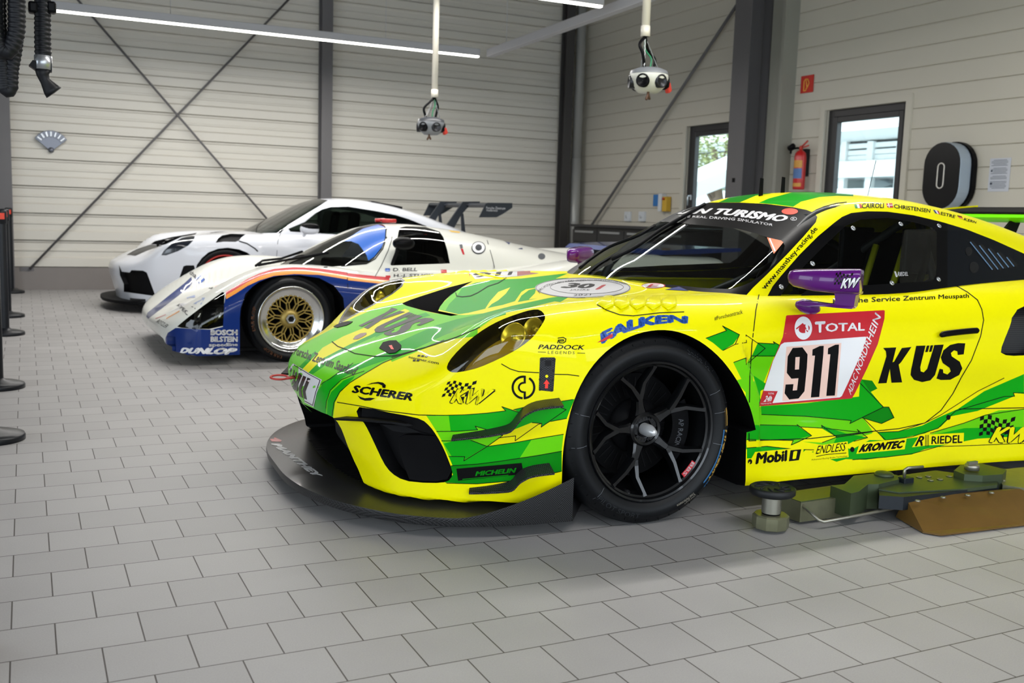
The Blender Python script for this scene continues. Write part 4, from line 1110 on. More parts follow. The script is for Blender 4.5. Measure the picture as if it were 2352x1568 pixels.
        for a in (-135, -173, 165, 28, 12, -12): 
            am = math.radians(a); vs = []
            for rr in np.linspace(.262, .318, 8):
                for dd in (-.0006, .0006): vs.append((rr*math.cos(am+dd/rr), sy(rr)-.0002, rr*math.sin(am+dd/rr)))
            g.add(vs, [(2*i, 2*i+1, 2*i+3, 2*i+2) for i in range(7)], gl)
        g.obj('tyre_lettering', parent=t)
        g = G(); vs = []
        for k in range(13):
            a = math.radians(-33-17*k/12)
            for rr in (.213, .232): vs.append((rr*math.cos(a), .012, rr*math.sin(a)))
        g.add(vs, [(2*i, 2*i+1, 2*i+3, 2*i+2) for i in range(12)], S_R); ring_text(g, 'BBS', .215, .014, -34, -49, 0, S_W, .02, yf=lambda r: .0105); g.obj('rim_badge', parent=rim)
        g = G(); g.lathe([(.012, .03), (.012, .006), (.006, .004), (.006, -.004), (.001, -.005)], (-.075, .02, -.222), axis='y', n=14, mt=M_DKM); g.obj('tyre_valve', parent=rim)
    return w
def unlabel(o):
    for k in ('label', 'category', 'group'):
        if k in o: del o[k]
wf = race_wheel(True); wf.location = (.0, -.962, .338)
w2 = copy_tree(wf, car); w2.location = (.0, .962, .338); w2.rotation_euler = (0, 0, PI)
wr = race_wheel(False); wr.location = (2.459, -.985, .342); w3 = copy_tree(wr, car); w3.location = (2.459, .985, .342); w3.rotation_euler = (0, 0, PI)
# ---- mirrors
def mirror():
    pts = [(*Z3([(556, 702)])[0], 4, -.905), (*Z3([(570, 705)])[0], 14, -.91), (*Z3([(610, 712)])[0], 20, -.925), (*Z3([(760, 727)])[0], 25.5, -.985), (*Z3([(930, 735)])[0], 28.5, -1.045), (*Z3([(1085, 737)])[0], 29, -1.09), (*Z3([(1108, 737)])[0], 27, -1.098)]
    g = G(); vs = []; N = 20
    C = [loc_y(p[0], p[1], p[3]) for p in pts]; H = [abs(loc_y(p[0], p[1]+p[2], p[3])[2]-loc_y(p[0], p[1]-p[2], p[3])[2])/2 for p in pts]
    D = [.01, .025, .035, .05, .058, .06, .055]
    for i, c in enumerate(C):
        t = C[min(i+1, len(C)-1)]-C[max(i-1, 0)]; t /= np.linalg.norm(t); a = np.cross(t, (0, 0, 1)); a /= np.linalg.norm(a)
        for k in range(N):
            q = 2*PI*k/N; e = 2/3.2; cc, ss = math.cos(q), math.sin(q)
            vs.append(c+a*D[i]*math.copysign(abs(cc)**e, cc)+np.array((0, 0, 1))*H[i]*math.copysign(abs(ss)**e, ss))
    n = len(C); g.add(vs, [(i*N+k, i*N+(k+1) % N, i*N+N+(k+1) % N, i*N+N+k) for i in range(n-1) for k in range(N)]+[tuple(range(N)), tuple(range(N*(n-1), N*n))[::-1]])
    hs = g.obj('mirror_housing', M_PUR, car, 'purple mirror housing', auto=.9)
    # stem plate and arm
    def yy(px): return np.interp(px, [1820, 1915, 1980], [-.885, -1.02, -1.085])
    out = Z3([(640, 900), (660, 882), (760, 890), (850, 903), (915, 905), (924, 880), (918, 815), (1106, 815), (1104, 832), (1078, 842), (1064, 925), (1045, 943), (940, 935), (850, 925), (700, 922)])
    A = [loc_y(x, y, yy(x)) for x, y in out]; k = len(A); dv = np.array((.022, .014, 0)); g = G()
    V2 = [(p-dv) for p in A]+[(p+dv) for p in A]
    tri = tessellate_polygon([[Vector((x, y, 0)) for x, y in out]])
    g.add(V2, [tuple(t) for t in tri]+[tuple(k+j for j in t[::-1]) for t in tri]+[(i, k+i, k+(i+1) % k, (i+1) % k) for i in range(k)])
    ar = g.obj('mirror_arm', M_PUR, hs, bevel=.004)
    c = (loc_y(*Z3([(600, 915)])[0], -.895)+loc_y(*Z3([(815, 945)])[0], -.9))/2; g = G()
    prof = [(.001, -.062), (.012, -.056), (.024, -.03), (.028, 0), (.024, .03), (.012, .05), (.001, .055)]
    tt = loc_y(*Z3([(820, 950)])[0], -.9)-loc_y(*Z3([(580, 890)])[0], -.9); tt /= np.linalg.norm(tt); a = np.cross(tt, (0, 1, 0)); a /= np.linalg.norm(a); R = np.stack([a, np.cross(tt, a), tt], 1)
    g.lathe(prof, c, R=R, n=20); g.obj('mirror_foot', M_PUR, hs)
    g = G(); cx = C[-1]; g.box((cx[0]+.05, cx[1]+.02, cx[2]), (.004, .10, .07)); 
    return hs
mh = mirror(); mirror_y(mh)
# ---- antennas, wire aerial, tow strap
for px, py in ((1747, 445), (1797, 442)):
    b = loc_y(px, py, 0 if px < 1780 else .0); g = G(); g.prism([(b[0]-.010, b[2]-.03), (b[0]+.012, b[2]-.03), (b[0]+.010, b[2]+.072), (b[0]-.006, b[2]+.074)], -.003, .003, 'xz'); g.obj('antenna_blade', M_SBLK, car)
b = loc_y(1990, 456, -.15); t = loc_y(2012, 368, -.15); g = G(); g.tube([b-(0, 0, .02), t], .0014, 6); g.obj('wire_aerial', M_SBLK, car)
c = loc_z(640, 852, .40); c = np.array((-1.075, .12, .40)); g = G(); g.tube([c+(.03, -.02, 0)]+[c+(-.035+.035*math.cos(a), .03*math.sin(a), .004*math.sin(a)) for a in np.linspace(-.9, 5.3, 18)]+[c+(.03, .02, 0)], .0045, 8); g.obj('tow_loop', mat('red_strap', '#b03a34', .6), car)
# ---- rear wing on swan necks
prof = [(0, 0), (.02, .016), (.08, .028), (.18, .026), (.30, .030), (.40, .052), (.41, .048), (.31, .008), (.18, -.022), (.08, -.024), (.02, -.012)]
g = G(); g.prism([(3.12+x, 1.165+z*1.15) for x, z in prof], -.93, .93, 'xz', P_L); g.obj('rear_wing', parent=car, label='yellow green rear wing', auto=.5)
g = G(); g.prism([(3.14, 1.198), (3.53, 1.238), (3.53, 1.228), (3.14, 1.188)], -.93, .93, 'xz'); g.obj('wing_gurney', M_MBLK, car)
for sg in (-1, 1):
    g = G(); g.prism([(3.06, 1.185), (3.12, 1.13), (3.54, 1.16), (3.56, 1.25), (3.3, 1.225)], sg*.93-.006, sg*.93+.006, 'xz'); g.obj('wing_end_plate', P_Y, car)
    g = G(); g.prism([(2.9, .80), (3.05, .80), (3.12, 1.10), (3.22, 1.20), (3.34, 1.20), (3.34, 1.16), (3.24, 1.14), (3.20, 1.05)], sg*.33-.008, sg*.33+.008, 'xz'); g.obj('wing_support', M_MBLK, car)
# ---- underbody and cockpit
g = G(); g.box((1.35, 0, .105), (3.6, 1.5, .02)); g.box((.95, 0, .30), (1.4, 1.36, .36)); g.box((2.5, 0, .40), (1.5, 1.2, .55)); g.box((-.45, 0, .30), (.5, .9, .36)); g.obj('underbody', M_DARK, car)
g = G(); vs = []; N = 12
for i, x in enumerate((.42, .55, .70, .85)):
    for k in range(N): y = -.66+1.32*k/(N-1); vs.append((x+.12*(y/.66)**2, y, (.77, .79, .78, .66)[i]-.03*(y/.66)**2))
g.add(vs, [(i*N+k, i*N+k+1, i*N+N+k+1, i*N+N+k) for i in range(3) for k in range(N-1)]); g.obj('dashboard', mat('black_flock', '#101012', .8), car)
g = G(); M_CAGE = mat('dark_roll_bar', '#2b2e30', .45)
for sg in (-1, 1):
    g.tube(smooth_path([(.62, sg*.66, .60), (.70, sg*.655, .86), (.98, sg*.52, 1.10), (1.25, sg*.49, 1.16), (1.62, sg*.49, 1.15)], 5), .019, 10)
    g.tube([(1.62, sg*.49, 1.15), (1.66, sg*.58, .85), (1.66, sg*.60, .5)], .019, 10); g.tube([(1.62, sg*.49, 1.15), (2.3, sg*.45, .85)], .019, 10)
    g.tube([(1.0, sg*.56, .62), (1.66, sg*.58, .85)], .019, 10)
g.tube([(1.62, -.49, 1.15), (1.62, .49, 1.15)], .019, 10); g.tube([(1.0, -.51, 1.11), (1.0, .51, 1.11)], .019, 10); g.tube([(1.62, -.49, 1.15), (1.66, .58, .6)], .019, 10)
g.obj('roll_cage', M_CAGE, car)
g = G()
st = smooth_path([(1.18, 0, .46), (1.35, 0, .42), (1.52, 0, .45), (1.60, 0, .70), (1.68, 0, .95), (1.66, 0, 1.06)], 4); vs = []
for p in st:
    for k, y in enumerate((-.24, -.235, -.12, 0, .12, .235, .24)): vs.append((p[0]-(.10 if k in (0, 6) else 0.05 if k in (1, 5) else 0), y-.34+.0, p[2]+(.07 if k in (0, 6) and p[2] < .6 else 0)))
n = len(st); g.add(vs, [(i*7+k, i*7+k+1, i*7+8+k, i*7+7+k) for i in range(n-1) for k in range(6)], smooth=True)
for sg in (-1, 1): g.box((1.60, -.34+sg*.2, .98), (.20, .03, .20), bev=.01)
seat = g.obj('racing_seat', M_SBLK, car)
g = G(); M_HAR = mat('yellow_harness', '#d8d820', .7)
for sg in (-1, 1): g.tube([(1.62, -.34+sg*.09, 1.0), (1.56, -.34+sg*.09, .80), (1.50, -.34+sg*.05, .55)], .016, 6)
g.obj('harness', M_HAR, seat)
g = G(); g.tube([(.98+.03*math.cos(a)*.3, -.34+.15*math.cos(a), .78+.13*math.sin(a)) for a in np.linspace(0, 2*PI, 24)], .012, 8); g.tube([(.98, -.34, .78), (.82, -.34, .74)], .02, 8); g.obj('steering_wheel', M_SBLK, car)
# ---- wiper
W0 = Z2([(322, 678), (395, 615), (540, 520), (760, 435), (880, 360)]); W1 = Z2([(545, 590), (720, 500), (900, 375), (1080, 270), (1245, 175)])
g = G(); pp = []
for p in W0:
    h, n = CB.hit(*p)
    if h is not None: pp.append(np.array(h)+np.array(n)*.030)
g.tube(smooth_path(pp, 4), .008, 8); wp = g.obj('wiper_arm', M_SBLK, car)
g = G(); pp = []
for p in W1:
    h, n = CB.hit(*p)
    if h is not None: pp.append(np.array(h)+np.array(n)*.012)
g.tube(smooth_path(pp, 4), .009, 6); g.obj('wiper_blade', M_MBLK, wp)
# ---- bonnet latches, fender louvres, door handle, window bolts
for P in (Z6([(1160, 830), (1200, 770), (1270, 752), (1340, 750), (1392, 800), (1388, 838), (1330, 880), (1262, 887)]),): plate('bonnet_latch', P, M_MBLK, lift=.003, th=.006)
for k in range(5):
    x0 = 430+k*118; pts = [(x0, 895), (x0+30, 858), (x0+90, 850), (x0+110, 880), (x0+190, 930), (x0+60, 955)]
    top = [ohit(*p) for p in Z2([(x0-10, 905), (x0+18, 868), (x0+60, 846)])]; bot = [ohit(*p) for p in Z2([(x0+60, 955+2*k), (x0+125, 925), (x0+118, 862)])]
    g = G(); vs = []
    for (h1, n1), (h2, n2) in zip(top, bot):
        for t in np.linspace(0, 1, 5): vs.append(h1*(1-t)+h2*t+n1*(.007*math.sin(t*PI*.55)+.001))
    g.add(vs, [(i*5+j, i*5+j+1, i*5+6+j, i*5+5+j) for i in range(2) for j in range(4)], smooth=True); o = g.obj('fender_louvre', P_Y, car); md = o.modifiers.new('th', 'SOLIDIFY'); md.thickness = .004; mirror_y(o)
hp, hn = ohit(*Z3([(1810, 1115)])[0]); he = [ohit(*p)[0]+np.array((0, -.022, 0)) for p in Z3([(1668, 1140), (1700, 1128), (1800, 1115), (1900, 1105), (1952, 1102)])]
g = G(); g.tube(smooth_path(he, 4), [.006]+[.010]*2+[.0125]*13+[.006], 10); dh = g.obj('door_handle', M_SBLK, car, 'black door handle'); mirror_y(dh)
SKC = Skin([o for o in car.children if o.name.split('.')[0] in ('roof', 'windshield', 'windshield_surround', 'door_window', 'window_surround', 'quarter_window')], CARM)
for p in Z3([(505, 780), (740, 605), (1045, 340), (1402, 308), (1690, 322), (1685, 722), (1335, 750)]): rivet(*p, r=.011, skin=SKC, m=M_ALU)
# ============================================================ race car: lettering, emblems, seams
Zq = Zm((1780, 700), 280, 1756); Zr = Zm((2050, 420), 302, 2352); Zs = Zm((1500, 430), 500, 2352)
def STK(name, parts, skin=None, cell=14, off=.0012, parent=None, fn=None, label=None):
    pp = [(v, f, m, e) for (v, f), m, e in parts]
    return sticker(name, pp, skin or SK, parent or car, cell, off, label, fn)
def T(s, Z, q, bold=0.0, shear=0.0, sp=1.0, res=2): return text_px(s, Z(q), bold, shear, sp, res)
def P(loop, *holes): return poly_fill([loop]+list(holes))
def Lw(pts, w=2.4, closed=False): return line_fill(pts, w, closed)
def ell(cx, cy, rx, ry, n=28, a0=0, a1=360): return arc(cx, cy, rx, a0, a1, n, ry)
def curve_text(s, Z, base, top, bold=0.02, shear=0.0, sp=1.0):
    """unit text bent between a base polyline and a top polyline"""
    V, Fc = text_mesh(s, bold, shear, sp, 2); V, Fc = grid_split([tuple(p) for p in V], Fc, .06)
    def along(pl, u):
        pl = np.array(pl, float); d = np.r_[0, np.cumsum(np.linalg.norm(np.diff(pl, axis=0), axis=1))]; d /= d[-1]
        return np.array([np.interp(u, d, pl[:, 0]), np.interp(u, d, pl[:, 1])])
    b, t = Z(base), Z(top)
    return [tuple(along(b, u)*(1-v)+along(t, u)*v) for u, v in V], Fc
# seams
seams = [P_DR[1:-1], Z7([(1185, 1108), (1280, 1162), (1370, 1190), (1588, 1202)]), Z7([(1757, 1220), (1900, 1222), (2087, 1246)]),
         Z6([(645, 700), (660, 760), (720, 810), (830, 850), (900, 885), (1100, 915), (1290, 910), (1400, 890), (1640, 822)]), Z7([(0, 1040), (400, 920), (700, 820), (950, 715)]),
         Z8([(900, 200), (1140, 240), (1400, 290), (1760, 335), (1937, 338)]), Z5([(1860, 195), (2352, 185)]), Z5([(930, 408), (1205, 366)]), Z2([(2070, 205), (2130, 180), (2220, 155), (2300, 145)]),
         Z7([(690, 340), (700, 375), (760, 385), (850, 375), (930, 340), (1040, 270), (1150, 235), (1235, 180)]), Z2([(430, 915), (500, 955), (600, 990), (700, 998), (900, 975), (1080, 968)])]
for s_ in seams: STK('panel_seam', [(Lw(s_, 2.0), M_MBLK, 0)], off=.0011)
# thin black outlines of the arrows
outl = [Z9([(30, 406), (200, 406), (380, 402), (600, 385), (790, 362), (752, 320), (930, 380)]), Z9([(870, 350), (980, 325)]), Z9([(1330, 270), (1480, 245)]), Z9([(100, 568), (300, 566), (510, 552), (485, 515), (610, 552)]), Z9([(1310, 318), (1395, 350), (1145, 525), (1152, 488), (1055, 480)]), Z9([(1240, 468), (1400, 438)]),
        Z9([(720, 632), (890, 612), (885, 662), (1115, 498), (1150, 488)]), Z9([(150, 663), (280, 663)]), Z9([(440, 655), (606, 718), (372, 862), (382, 820), (222, 818)]), Z9([(606, 718), (880, 680), (1100, 640), (1368, 596)]), Z9([(235, 912), (500, 895), (700, 870), (1100, 810), (1350, 765)]), Z9([(690, 590), (760, 608), (606, 718)]),
        Z9([(200, 1085), (500, 1092), (850, 1062)]), Z9([(1120, 1015), (1352, 966)]),
        Z2([(1245, 1165), (1400, 1108), (1370, 1073), (1497, 1138), (1465, 1210), (1375, 1256)]), Z2([(1465, 1210), (1550, 1196), (1545, 1140), (1690, 1240), (1548, 1362), (1546, 1312), (1455, 1345)]), Z2([(1635, 1200), (1760, 1206), (1750, 1190), (1812, 1225)]), Z2([(1590, 1298), (1762, 1298)]),
        Z5([(360, 236), (700, 250), (1040, 282), (1030, 305), (1285, 180), (1110, 0)]), Z5([(1125, 262), (1270, 305), (1365, 260), (1325, 180), (1285, 180)]), Z5([(250, 312), (640, 322), (628, 312), (740, 397), (585, 468), (600, 434), (250, 425)]),
        Z5([(645, 330), (820, 340), (815, 318), (930, 408), (820, 450)]), Z5([(830, 340), (1100, 370), (1085, 350), (1165, 412), (1060, 440)]), Z5([(1130, 262), (1300, 430)]), Z5([(1240, 372), (1400, 365), (1600, 300), (1720, 240), (2000, 60), (2200, -40)]), Z5([(1300, 432), (1500, 405), (1700, 340), (1830, 210), (2200, 100), (2280, 98), (2270, 72), (2352, 72)]),
        Z5([(1050, 580), (1300, 560), (1500, 535), (1700, 480), (2000, 470), (2352, 455)]), Z5([(250, 490), (400, 478), (600, 500), (760, 505)]), Z5([(1640, 378), (1900, 300), (2060, 240), (2352, 195)])]
for s_ in outl: STK('livery_outline', [(Lw(s_, 1.6), S_K, 0)], off=.0008)
# green black line between bonnet field and wing
STK('bonnet_pinstripe', [(Lw(Z6([(660, 1545), (682, 1400), (742, 1290), (850, 1192), (1000, 1100), (1200, 982), (1400, 900), (1640, 822), (1845, 742)]), 1.6), S_K, 0), (Lw(Z6([(590, 1520), (600, 1390), (640, 1275), (760, 1160), (880, 1110), (1000, 1070)]), 1.4), S_K, 0), (Lw(Z6([(468, 1440), (495, 1290), (560, 1195), (640, 1150), (760, 1060), (850, 1010), (880, 985)]), 1.4), S_K, 0)], off=.0008)
# number panel
num9 = Zq([(250, 617), (390, 608), (465, 710), (455, 900), (420, 1240), (335, 1345), (200, 1360), (133, 1270), (148, 1143), (262, 1137), (250, 1230), (312, 1226), (333, 1052), (232, 1060), (165, 975), (178, 738)]); h9 = Zq([(290, 750), (352, 745), (342, 925), (282, 928)])
one = Zq([(640, 590), (697, 588), (692, 700), (633, 1322), (512, 1330), (572, 728), (532, 728), (536, 640)]); one2 = Zq([(865, 572), (916, 570), (912, 680), (857, 1302), (734, 1308), (793, 708), (755, 710), (760, 622)])
pnl = Zq([(160, 160), (180, 152), (1560, 78), (1580, 85), (1575, 200), (1480, 560), (1330, 900), (1150, 1270), (1105, 1345), (600, 1390), (-240, 1460), (-60, 870), (110, 460)])
wht = Zq([(130, 540), (1300, 458), (1315, 470), (1230, 720), (1050, 1120), (960, 1310), (930, 1330), (300, 1385), (-60, 1415), (-10, 1240), (-170, 1235), (-30, 800), (80, 570)])
box24 = Zq([(-170, 1235), (35, 1240), (-45, 1418), (-240, 1455)])
lr = Zq([(0, 0), (1, 1)]); lc = Zq([(405, 335)])[0]; kx = 280/1756
ringo = [(lc[0]+126*kx*math.cos(a), lc[1]+165*kx*math.sin(a)) for a in np.linspace(0, 2*PI, 30)[:-1]]; ringi = [(lc[0]+12*kx+80*kx*math.cos(a), lc[1]+10*kx+62*kx*math.sin(a)-10*kx*math.cos(a)) for a in np.linspace(0, 2*PI, 24)[:-1]]
STK('number_panel', [(P(pnl), S_R, 0), (P(wht), S_W, .0004), (P(box24), S_R, .0008), (P(Zq([(160, 600), (952, 548), (890, 1320), (100, 1385)])), S_P, .0008),
    (P(num9, h9), S_K, .0013), (P(one), S_K, .0013), (P(one2), S_K, .0013), (P(ringo, ringi), S_W, .0005), (Lw([(lc[0]-100*kx, lc[1]+10*kx), (lc[0]-10*kx, lc[1]-60*kx), (lc[0]+60*kx, lc[1]+50*kx)], 3), S_R, .0009), (P([(lc[0]+30*kx, lc[1]-62*kx), (lc[0]+66*kx, lc[1]-50*kx), (lc[0]+75*kx, lc[1]+40*kx), (lc[0]+25*kx, lc[1]+90*kx)]), S_W, .0009),
    (T('T', Zq, [(588, 400), (705, 402), (725, 236), (568, 245)], .05), S_W, .0005), (T('OTAL', Zq, [(720, 392), (1290, 372), (1290, 255), (725, 265)], .03), S_W, .0005),
    (T('ADAC NORDRHEIN', Zq, [(1090, 1300), (1530, 165), (1440, 108), (1040, 1235)], .015, .1), S_W, .0005),
    (T('TOTAL', Zq, [(-110, 1290), (-20, 1285), (-15, 1258), (-105, 1262)], .02), S_W, .0012), (T('24h', Zq, [(-175, 1395), (-60, 1385), (-40, 1300), (-150, 1305)], .04, .3), S_W, .0012), (T('Nürburgring', Zq, [(-215, 1440), (-60, 1422), (-58, 1400), (-210, 1412)], .0), S_W, .0012)])
KUS = [[(1268, 1238), (1366, 1233), (1338, 1345), (1350, 1340), (1408, 1238), (1480, 1230), (1402, 1345), (1384, 1362), (1410, 1495), (1330, 1498), (1318, 1392), (1293, 1500), (1230, 1503), (1292, 1300), (1288, 1262)],
       [(1516, 1222), (1586, 1219), (1546, 1380), (1549, 1412), (1572, 1420), (1598, 1395), (1652, 1216), (1722, 1212), (1657, 1440), (1622, 1480), (1560, 1493), (1500, 1476), (1474, 1440), (1478, 1400)],
       [(1596, 1220), (1616, 1219), (1602, 1268), (1583, 1269)], [(1624, 1218), (1644, 1217), (1630, 1266), (1611, 1267)],
       [(1884, 1203), (1872, 1285), (1828, 1290), (1824, 1263), (1800, 1255), (1776, 1275), (1782, 1300), (1842, 1340), (1862, 1390), (1838, 1440), (1772, 1475), (1700, 1477), (1668, 1466), (1692, 1393), (1716, 1398), (1719, 1424), (1750, 1436), (1775, 1412), (1766, 1386), (1715, 1350), (1700, 1308), (1720, 1255), (1770, 1215), (1830, 1201)]]
STK('sponsor_lettering', [(P(Z3(q_)), S_K, 0) for q_ in KUS])
STK('sponsor_lettering', [(T('Porsche Service Zentrum Meuspath', Z3, [(890, 920), (1912, 872), (1912, 830), (892, 868)], .018), S_K, 0)])
STK('sponsor_lettering', [(T('www.manthey-racing.de', Z3, [(395, 808), (790, 352), (745, 328), (345, 785)], .02), S_K, 0)])
for p_ in ((T('CAIROLI', Z3, [(1106, 192), (1272, 190), (1275, 152), (1110, 154)], .022), S_K, 0), (T('CHRISTENSEN', Zr, [(25, 452), (670, 537), (678, 470), (20, 378)], .022), S_K, 0), (T('ESTRE', Zr, [(862, 575), (1110, 635), (1130, 580), (865, 518)], .022), S_K, 0), (T('KERN', Zr, [(1270, 670), (1490, 730), (1500, 690), (1290, 625)], .022), S_K, 0)): STK('driver_name', [p_])
fg = [(P(Z3([(1050, 162), (1068, 161), (1078, 191), (1060, 192)])), mat('flag_green', '#0a8a3c', .4), 0), (P(Z3([(1068, 161), (1086, 160), (1095, 190), (1078, 191)])), S_W, 0), (P(Z3([(1086, 160), (1104, 159), (1110, 189), (1095, 190)])), S_R, 0),
      (P(Z3([(1290, 155), (1336, 152), (1344, 186), (1302, 186)])), S_R, 0), (P(Z3([(1303, 154), (1310, 154), (1318, 186), (1311, 186)])), S_W, .0004), (P(Z3([(1295, 168), (1340, 166), (1342, 172), (1297, 174)])), S_W, .0004),
      (P(Zr([(720, 483), (755, 488), (795, 552), (762, 546)])), mat('flag_blue', '#1a2c6c', .4), 0), (P(Zr([(755, 488), (790, 494), (825, 562), (795, 552)])), S_W, 0), (P(Zr([(790, 494), (825, 505), (855, 570), (825, 562)])), S_R, 0),
      (P(Zr([(1150, 580), (1235, 600), (1245, 618), (1165, 600)])), S_K, 0), (P(Zr([(1165, 600), (1245, 618), (1255, 635), (1185, 622)])), S_R, 0), (P(Zr([(1185, 622), (1255, 635), (1270, 655), (1205, 645)])), mat('flag_gold', '#e0b020', .4), 0)]
for a_ in range(0, 12, 3): STK('country_flag', fg[a_:a_+3])
# windscreen banner
STK('windscreen_lettering', [(curve_text('GRAN TURISMO', Zs, [(60, 330), (250, 292), (400, 292), (560, 288), (800, 305), (1100, 345), (1420, 378)], [(130, 262), (300, 240), (450, 235), (640, 228), (860, 235), (1150, 262), (1480, 312)], .06, .2), S_W, 0)
], skin=SKC, off=.0015)
STK('windscreen_subtitle', [(curve_text('THE REAL DRIVING SIMULATOR', Zs, [(270, 328), (420, 328), (600, 340), (900, 362), (1290, 422)], [(275, 308), (430, 308), (620, 315), (920, 335), (1300, 398)], .012), S_W, 0)
], skin=SKC, off=.0015)
STK('banner_disc', [(P(Zs(ell(1478, 263, 88, 34))), mat('orange_disc_film', '#f2401c', .4), 0)], skin=SKC, off=.0015)
STK('registered_mark', [(P(Zs(ell(1520, 343, 34, 20)), Zs(ell(1520, 343, 29, 16))), S_W, 0), (T('R', Zs, [(1506, 354), (1532, 354), (1534, 333), (1508, 333)], .01), S_W, 0)
], skin=SKC, off=.0015)
STK('orange_sticker', [(P(Zs([(1232, 543), (1385, 578), (1408, 598), (1305, 722)])), mat('orange_film', '#ef6a1e', .45), 0), (Lw(Zs([(1262, 560), (1318, 690)]), 3), S_W, .0004)], skin=SKC, off=.0015)
STK('window_lettering', [(T('RIEDEL', Z3, [(1376, 700), (1455, 697), (1456, 669), (1379, 668)], .01), S_W, 0), (Lw(Z3([(1352, 665), (1366, 705)]), 1.2), S_W, 0), (Lw(Z3([(1360, 665), (1372, 705)]), 1.2), S_W, 0)], skin=SKC, off=.0015)
# quarter panel louvres and fuel / air sockets
lv = [[(1388, 1062), (1780, 1550)], [(1550, 1125), (1880, 1545)], [(1710, 1185), (1975, 1525)], [(1872, 1258), (2070, 1508)], [(2040, 1335), (2165, 1492)]]
for a, b in lv: STK('quarter_louvre', [(Lw(Zr([(a[0]+35, a[1]-5), (b[0]+45, b[1]-8)]), 7), M_DARK, 0), (Lw(Zr([a, b]), 2.4), mat('louvre_edge', '#7da3cf', .3, .6), .0006)], skin=SKC, off=.0012)
STK('quarter_socket', [(P(Zr(ell(1362, 1225, 62, 78))), M_DKM, 0), (P(Zr(ell(1345, 1230, 42, 62))), M_DARK, .0008), (P(Zr(ell(1455, 1510, 85, 100))), M_DKM, 0), (P(Zr(ell(1430, 1515, 55, 78))), M_DARK, .0008)], skin=SKC, off=.001)
# wing, bumper, sill lettering
STK('sponsor_lettering', [(curve_text('FALKEN', Z2, [(462, 1212), (560, 1160), (660, 1118), (770, 1082), (890, 1060), (1000, 1050), (1125, 1060)], [(435, 1132), (560, 1072), (660, 1030), (765, 1005), (885, 992), (1000, 990), (1112, 1000)], .085, .12, .95), S_B, 0), (P(Z2([(428, 1198), (545, 1128), (545, 1158), (470, 1190)])), S_R, .0005)])
STK('sponsor_lettering', [(T('#Porscheontrack', Z2, [(1310, 1036), (1522, 984), (1518, 950), (1308, 1004)], .0), S_K, 0)])
STK('sponsor_lettering', [(T('PADDOCK', Z7, [(1578, 948), (2070, 955), (2085, 905), (1592, 898)], .025, .1), S_K, 0), (T('LEGENDS', Z7, [(1685, 998), (1972, 1003), (1975, 972), (1688, 966)], -.004, 0, 1.4), S_K, 0), (Lw(Z7([(1580, 978), (1662, 982)]), 1.2), S_K, 0), (Lw(Z7([(2005, 990), (2085, 992)]), 1.2), S_K, 0),
    (Lw(Z7([(1795, 830), (1850, 822), (1880, 838), (1875, 868), (1850, 882), (1812, 880), (1808, 870)]), 2.0), S_K, 0), (Lw(Z7([(1790, 882), (1800, 850), (1850, 846), (1855, 860), (1800, 862)]), 2.0), S_K, 0)])
STK('sponsor_lettering', [(T('interimer.com', Z7, [(180, 1046), (505, 1118), (512, 1088), (186, 1022)], .012), S_K, 0)]+[(P(Z7([(x, 1012+dx*.1), (x+28, 1014+dx*.1), (x+18, 1032+dx*.1), (x-10, 1030+dx*.1)])), S_K, 0) for x, dx in ((285, 0), (325, 30), (365, 60))]+[(P(Z7([(x, 1062), (x+28, 1066), (x+18, 1084), (x-10, 1080)])), S_K, 0) for x in (235, 275)])
STK('sponsor_lettering', [(T('SCHERER', Z6, [(866, 1300), (1505, 1388), (1528, 1305), (882, 1215)], .055, .15), S_K, 0), (P(Z6([(1022, 1222), (1080, 1198), (1150, 1187), (1200, 1195), (1230, 1222), (1225, 1252), (1195, 1248), (1190, 1225), (1150, 1205), (1090, 1206)])), S_K, .0003), (P(Z6([(930, 1328), (960, 1365), (1010, 1383), (1065, 1382), (1118, 1358), (1060, 1352), (1010, 1358), (965, 1345)])), S_K, .0003)])
def kw(Z, flagq, letters, rows=5, cols=9, fill=None, back=None):
    H = homog(Z(flagq)); parts = []
    for i in range(cols):
        for j in range(rows):
            if (i+j) % 2 == 0:
                def w(u, v): return (u, v+.10*math.sin(u*7))
                parts.append((((lambda V: (V, [[0, 1, 2, 3]]))(H([w(i/cols, j/rows), w((i+1)/cols, j/rows), w((i+1)/cols, (j+1)/rows), w(i/cols, (j+1)/rows)]))), S_K, 0))
    V, Fc = text_mesh('KW', .10, .28, .9, 2); parts.append(((homog(Z(letters))([tuple(p) for p in V]), Fc), S_K, .0005))
    V, Fc = text_mesh('KW', .055, .28, .98, 2); q = np.array(letters, float); c = q.mean(0); q2 = c+(q-c)*.93+np.array((-3, -3)); parts.append(((homog(Z([tuple(p) for p in q2]))([tuple(p) for p in V]), Fc), fill or P_Y, .0009))
    return parts
STK('sponsor_lettering', kw(Z9, [(150, 225), (450, 250), (500, 70), (210, 75)], [(222, 290), (625, 312), (700, 145), (265, 135)]))
STK('sponsor_lettering', kw(Z5, [(2010, 400), (2250, 410), (2285, 262), (2018, 252)], [(2075, 455), (2420, 462), (2470, 330), (2105, 328)]))
STK('sponsor_lettering', kw(Z3, [(900, 765), (1030, 780), (1045, 680), (915, 678)], [(945, 797), (1090, 790), (1105, 708), (958, 718)], fill=S_W), skin=Skin([mh], CARM), off=.0012, cell=8)
cc = Z9([(968, 128)])[0]; kk = 380/1655
def ca(r, a0, a1, w): return Lw([(cc[0]+r*kk*math.cos(a), cc[1]+r*kk*math.sin(a)) for a in np.radians(np.linspace(a0, a1, 26))], w)
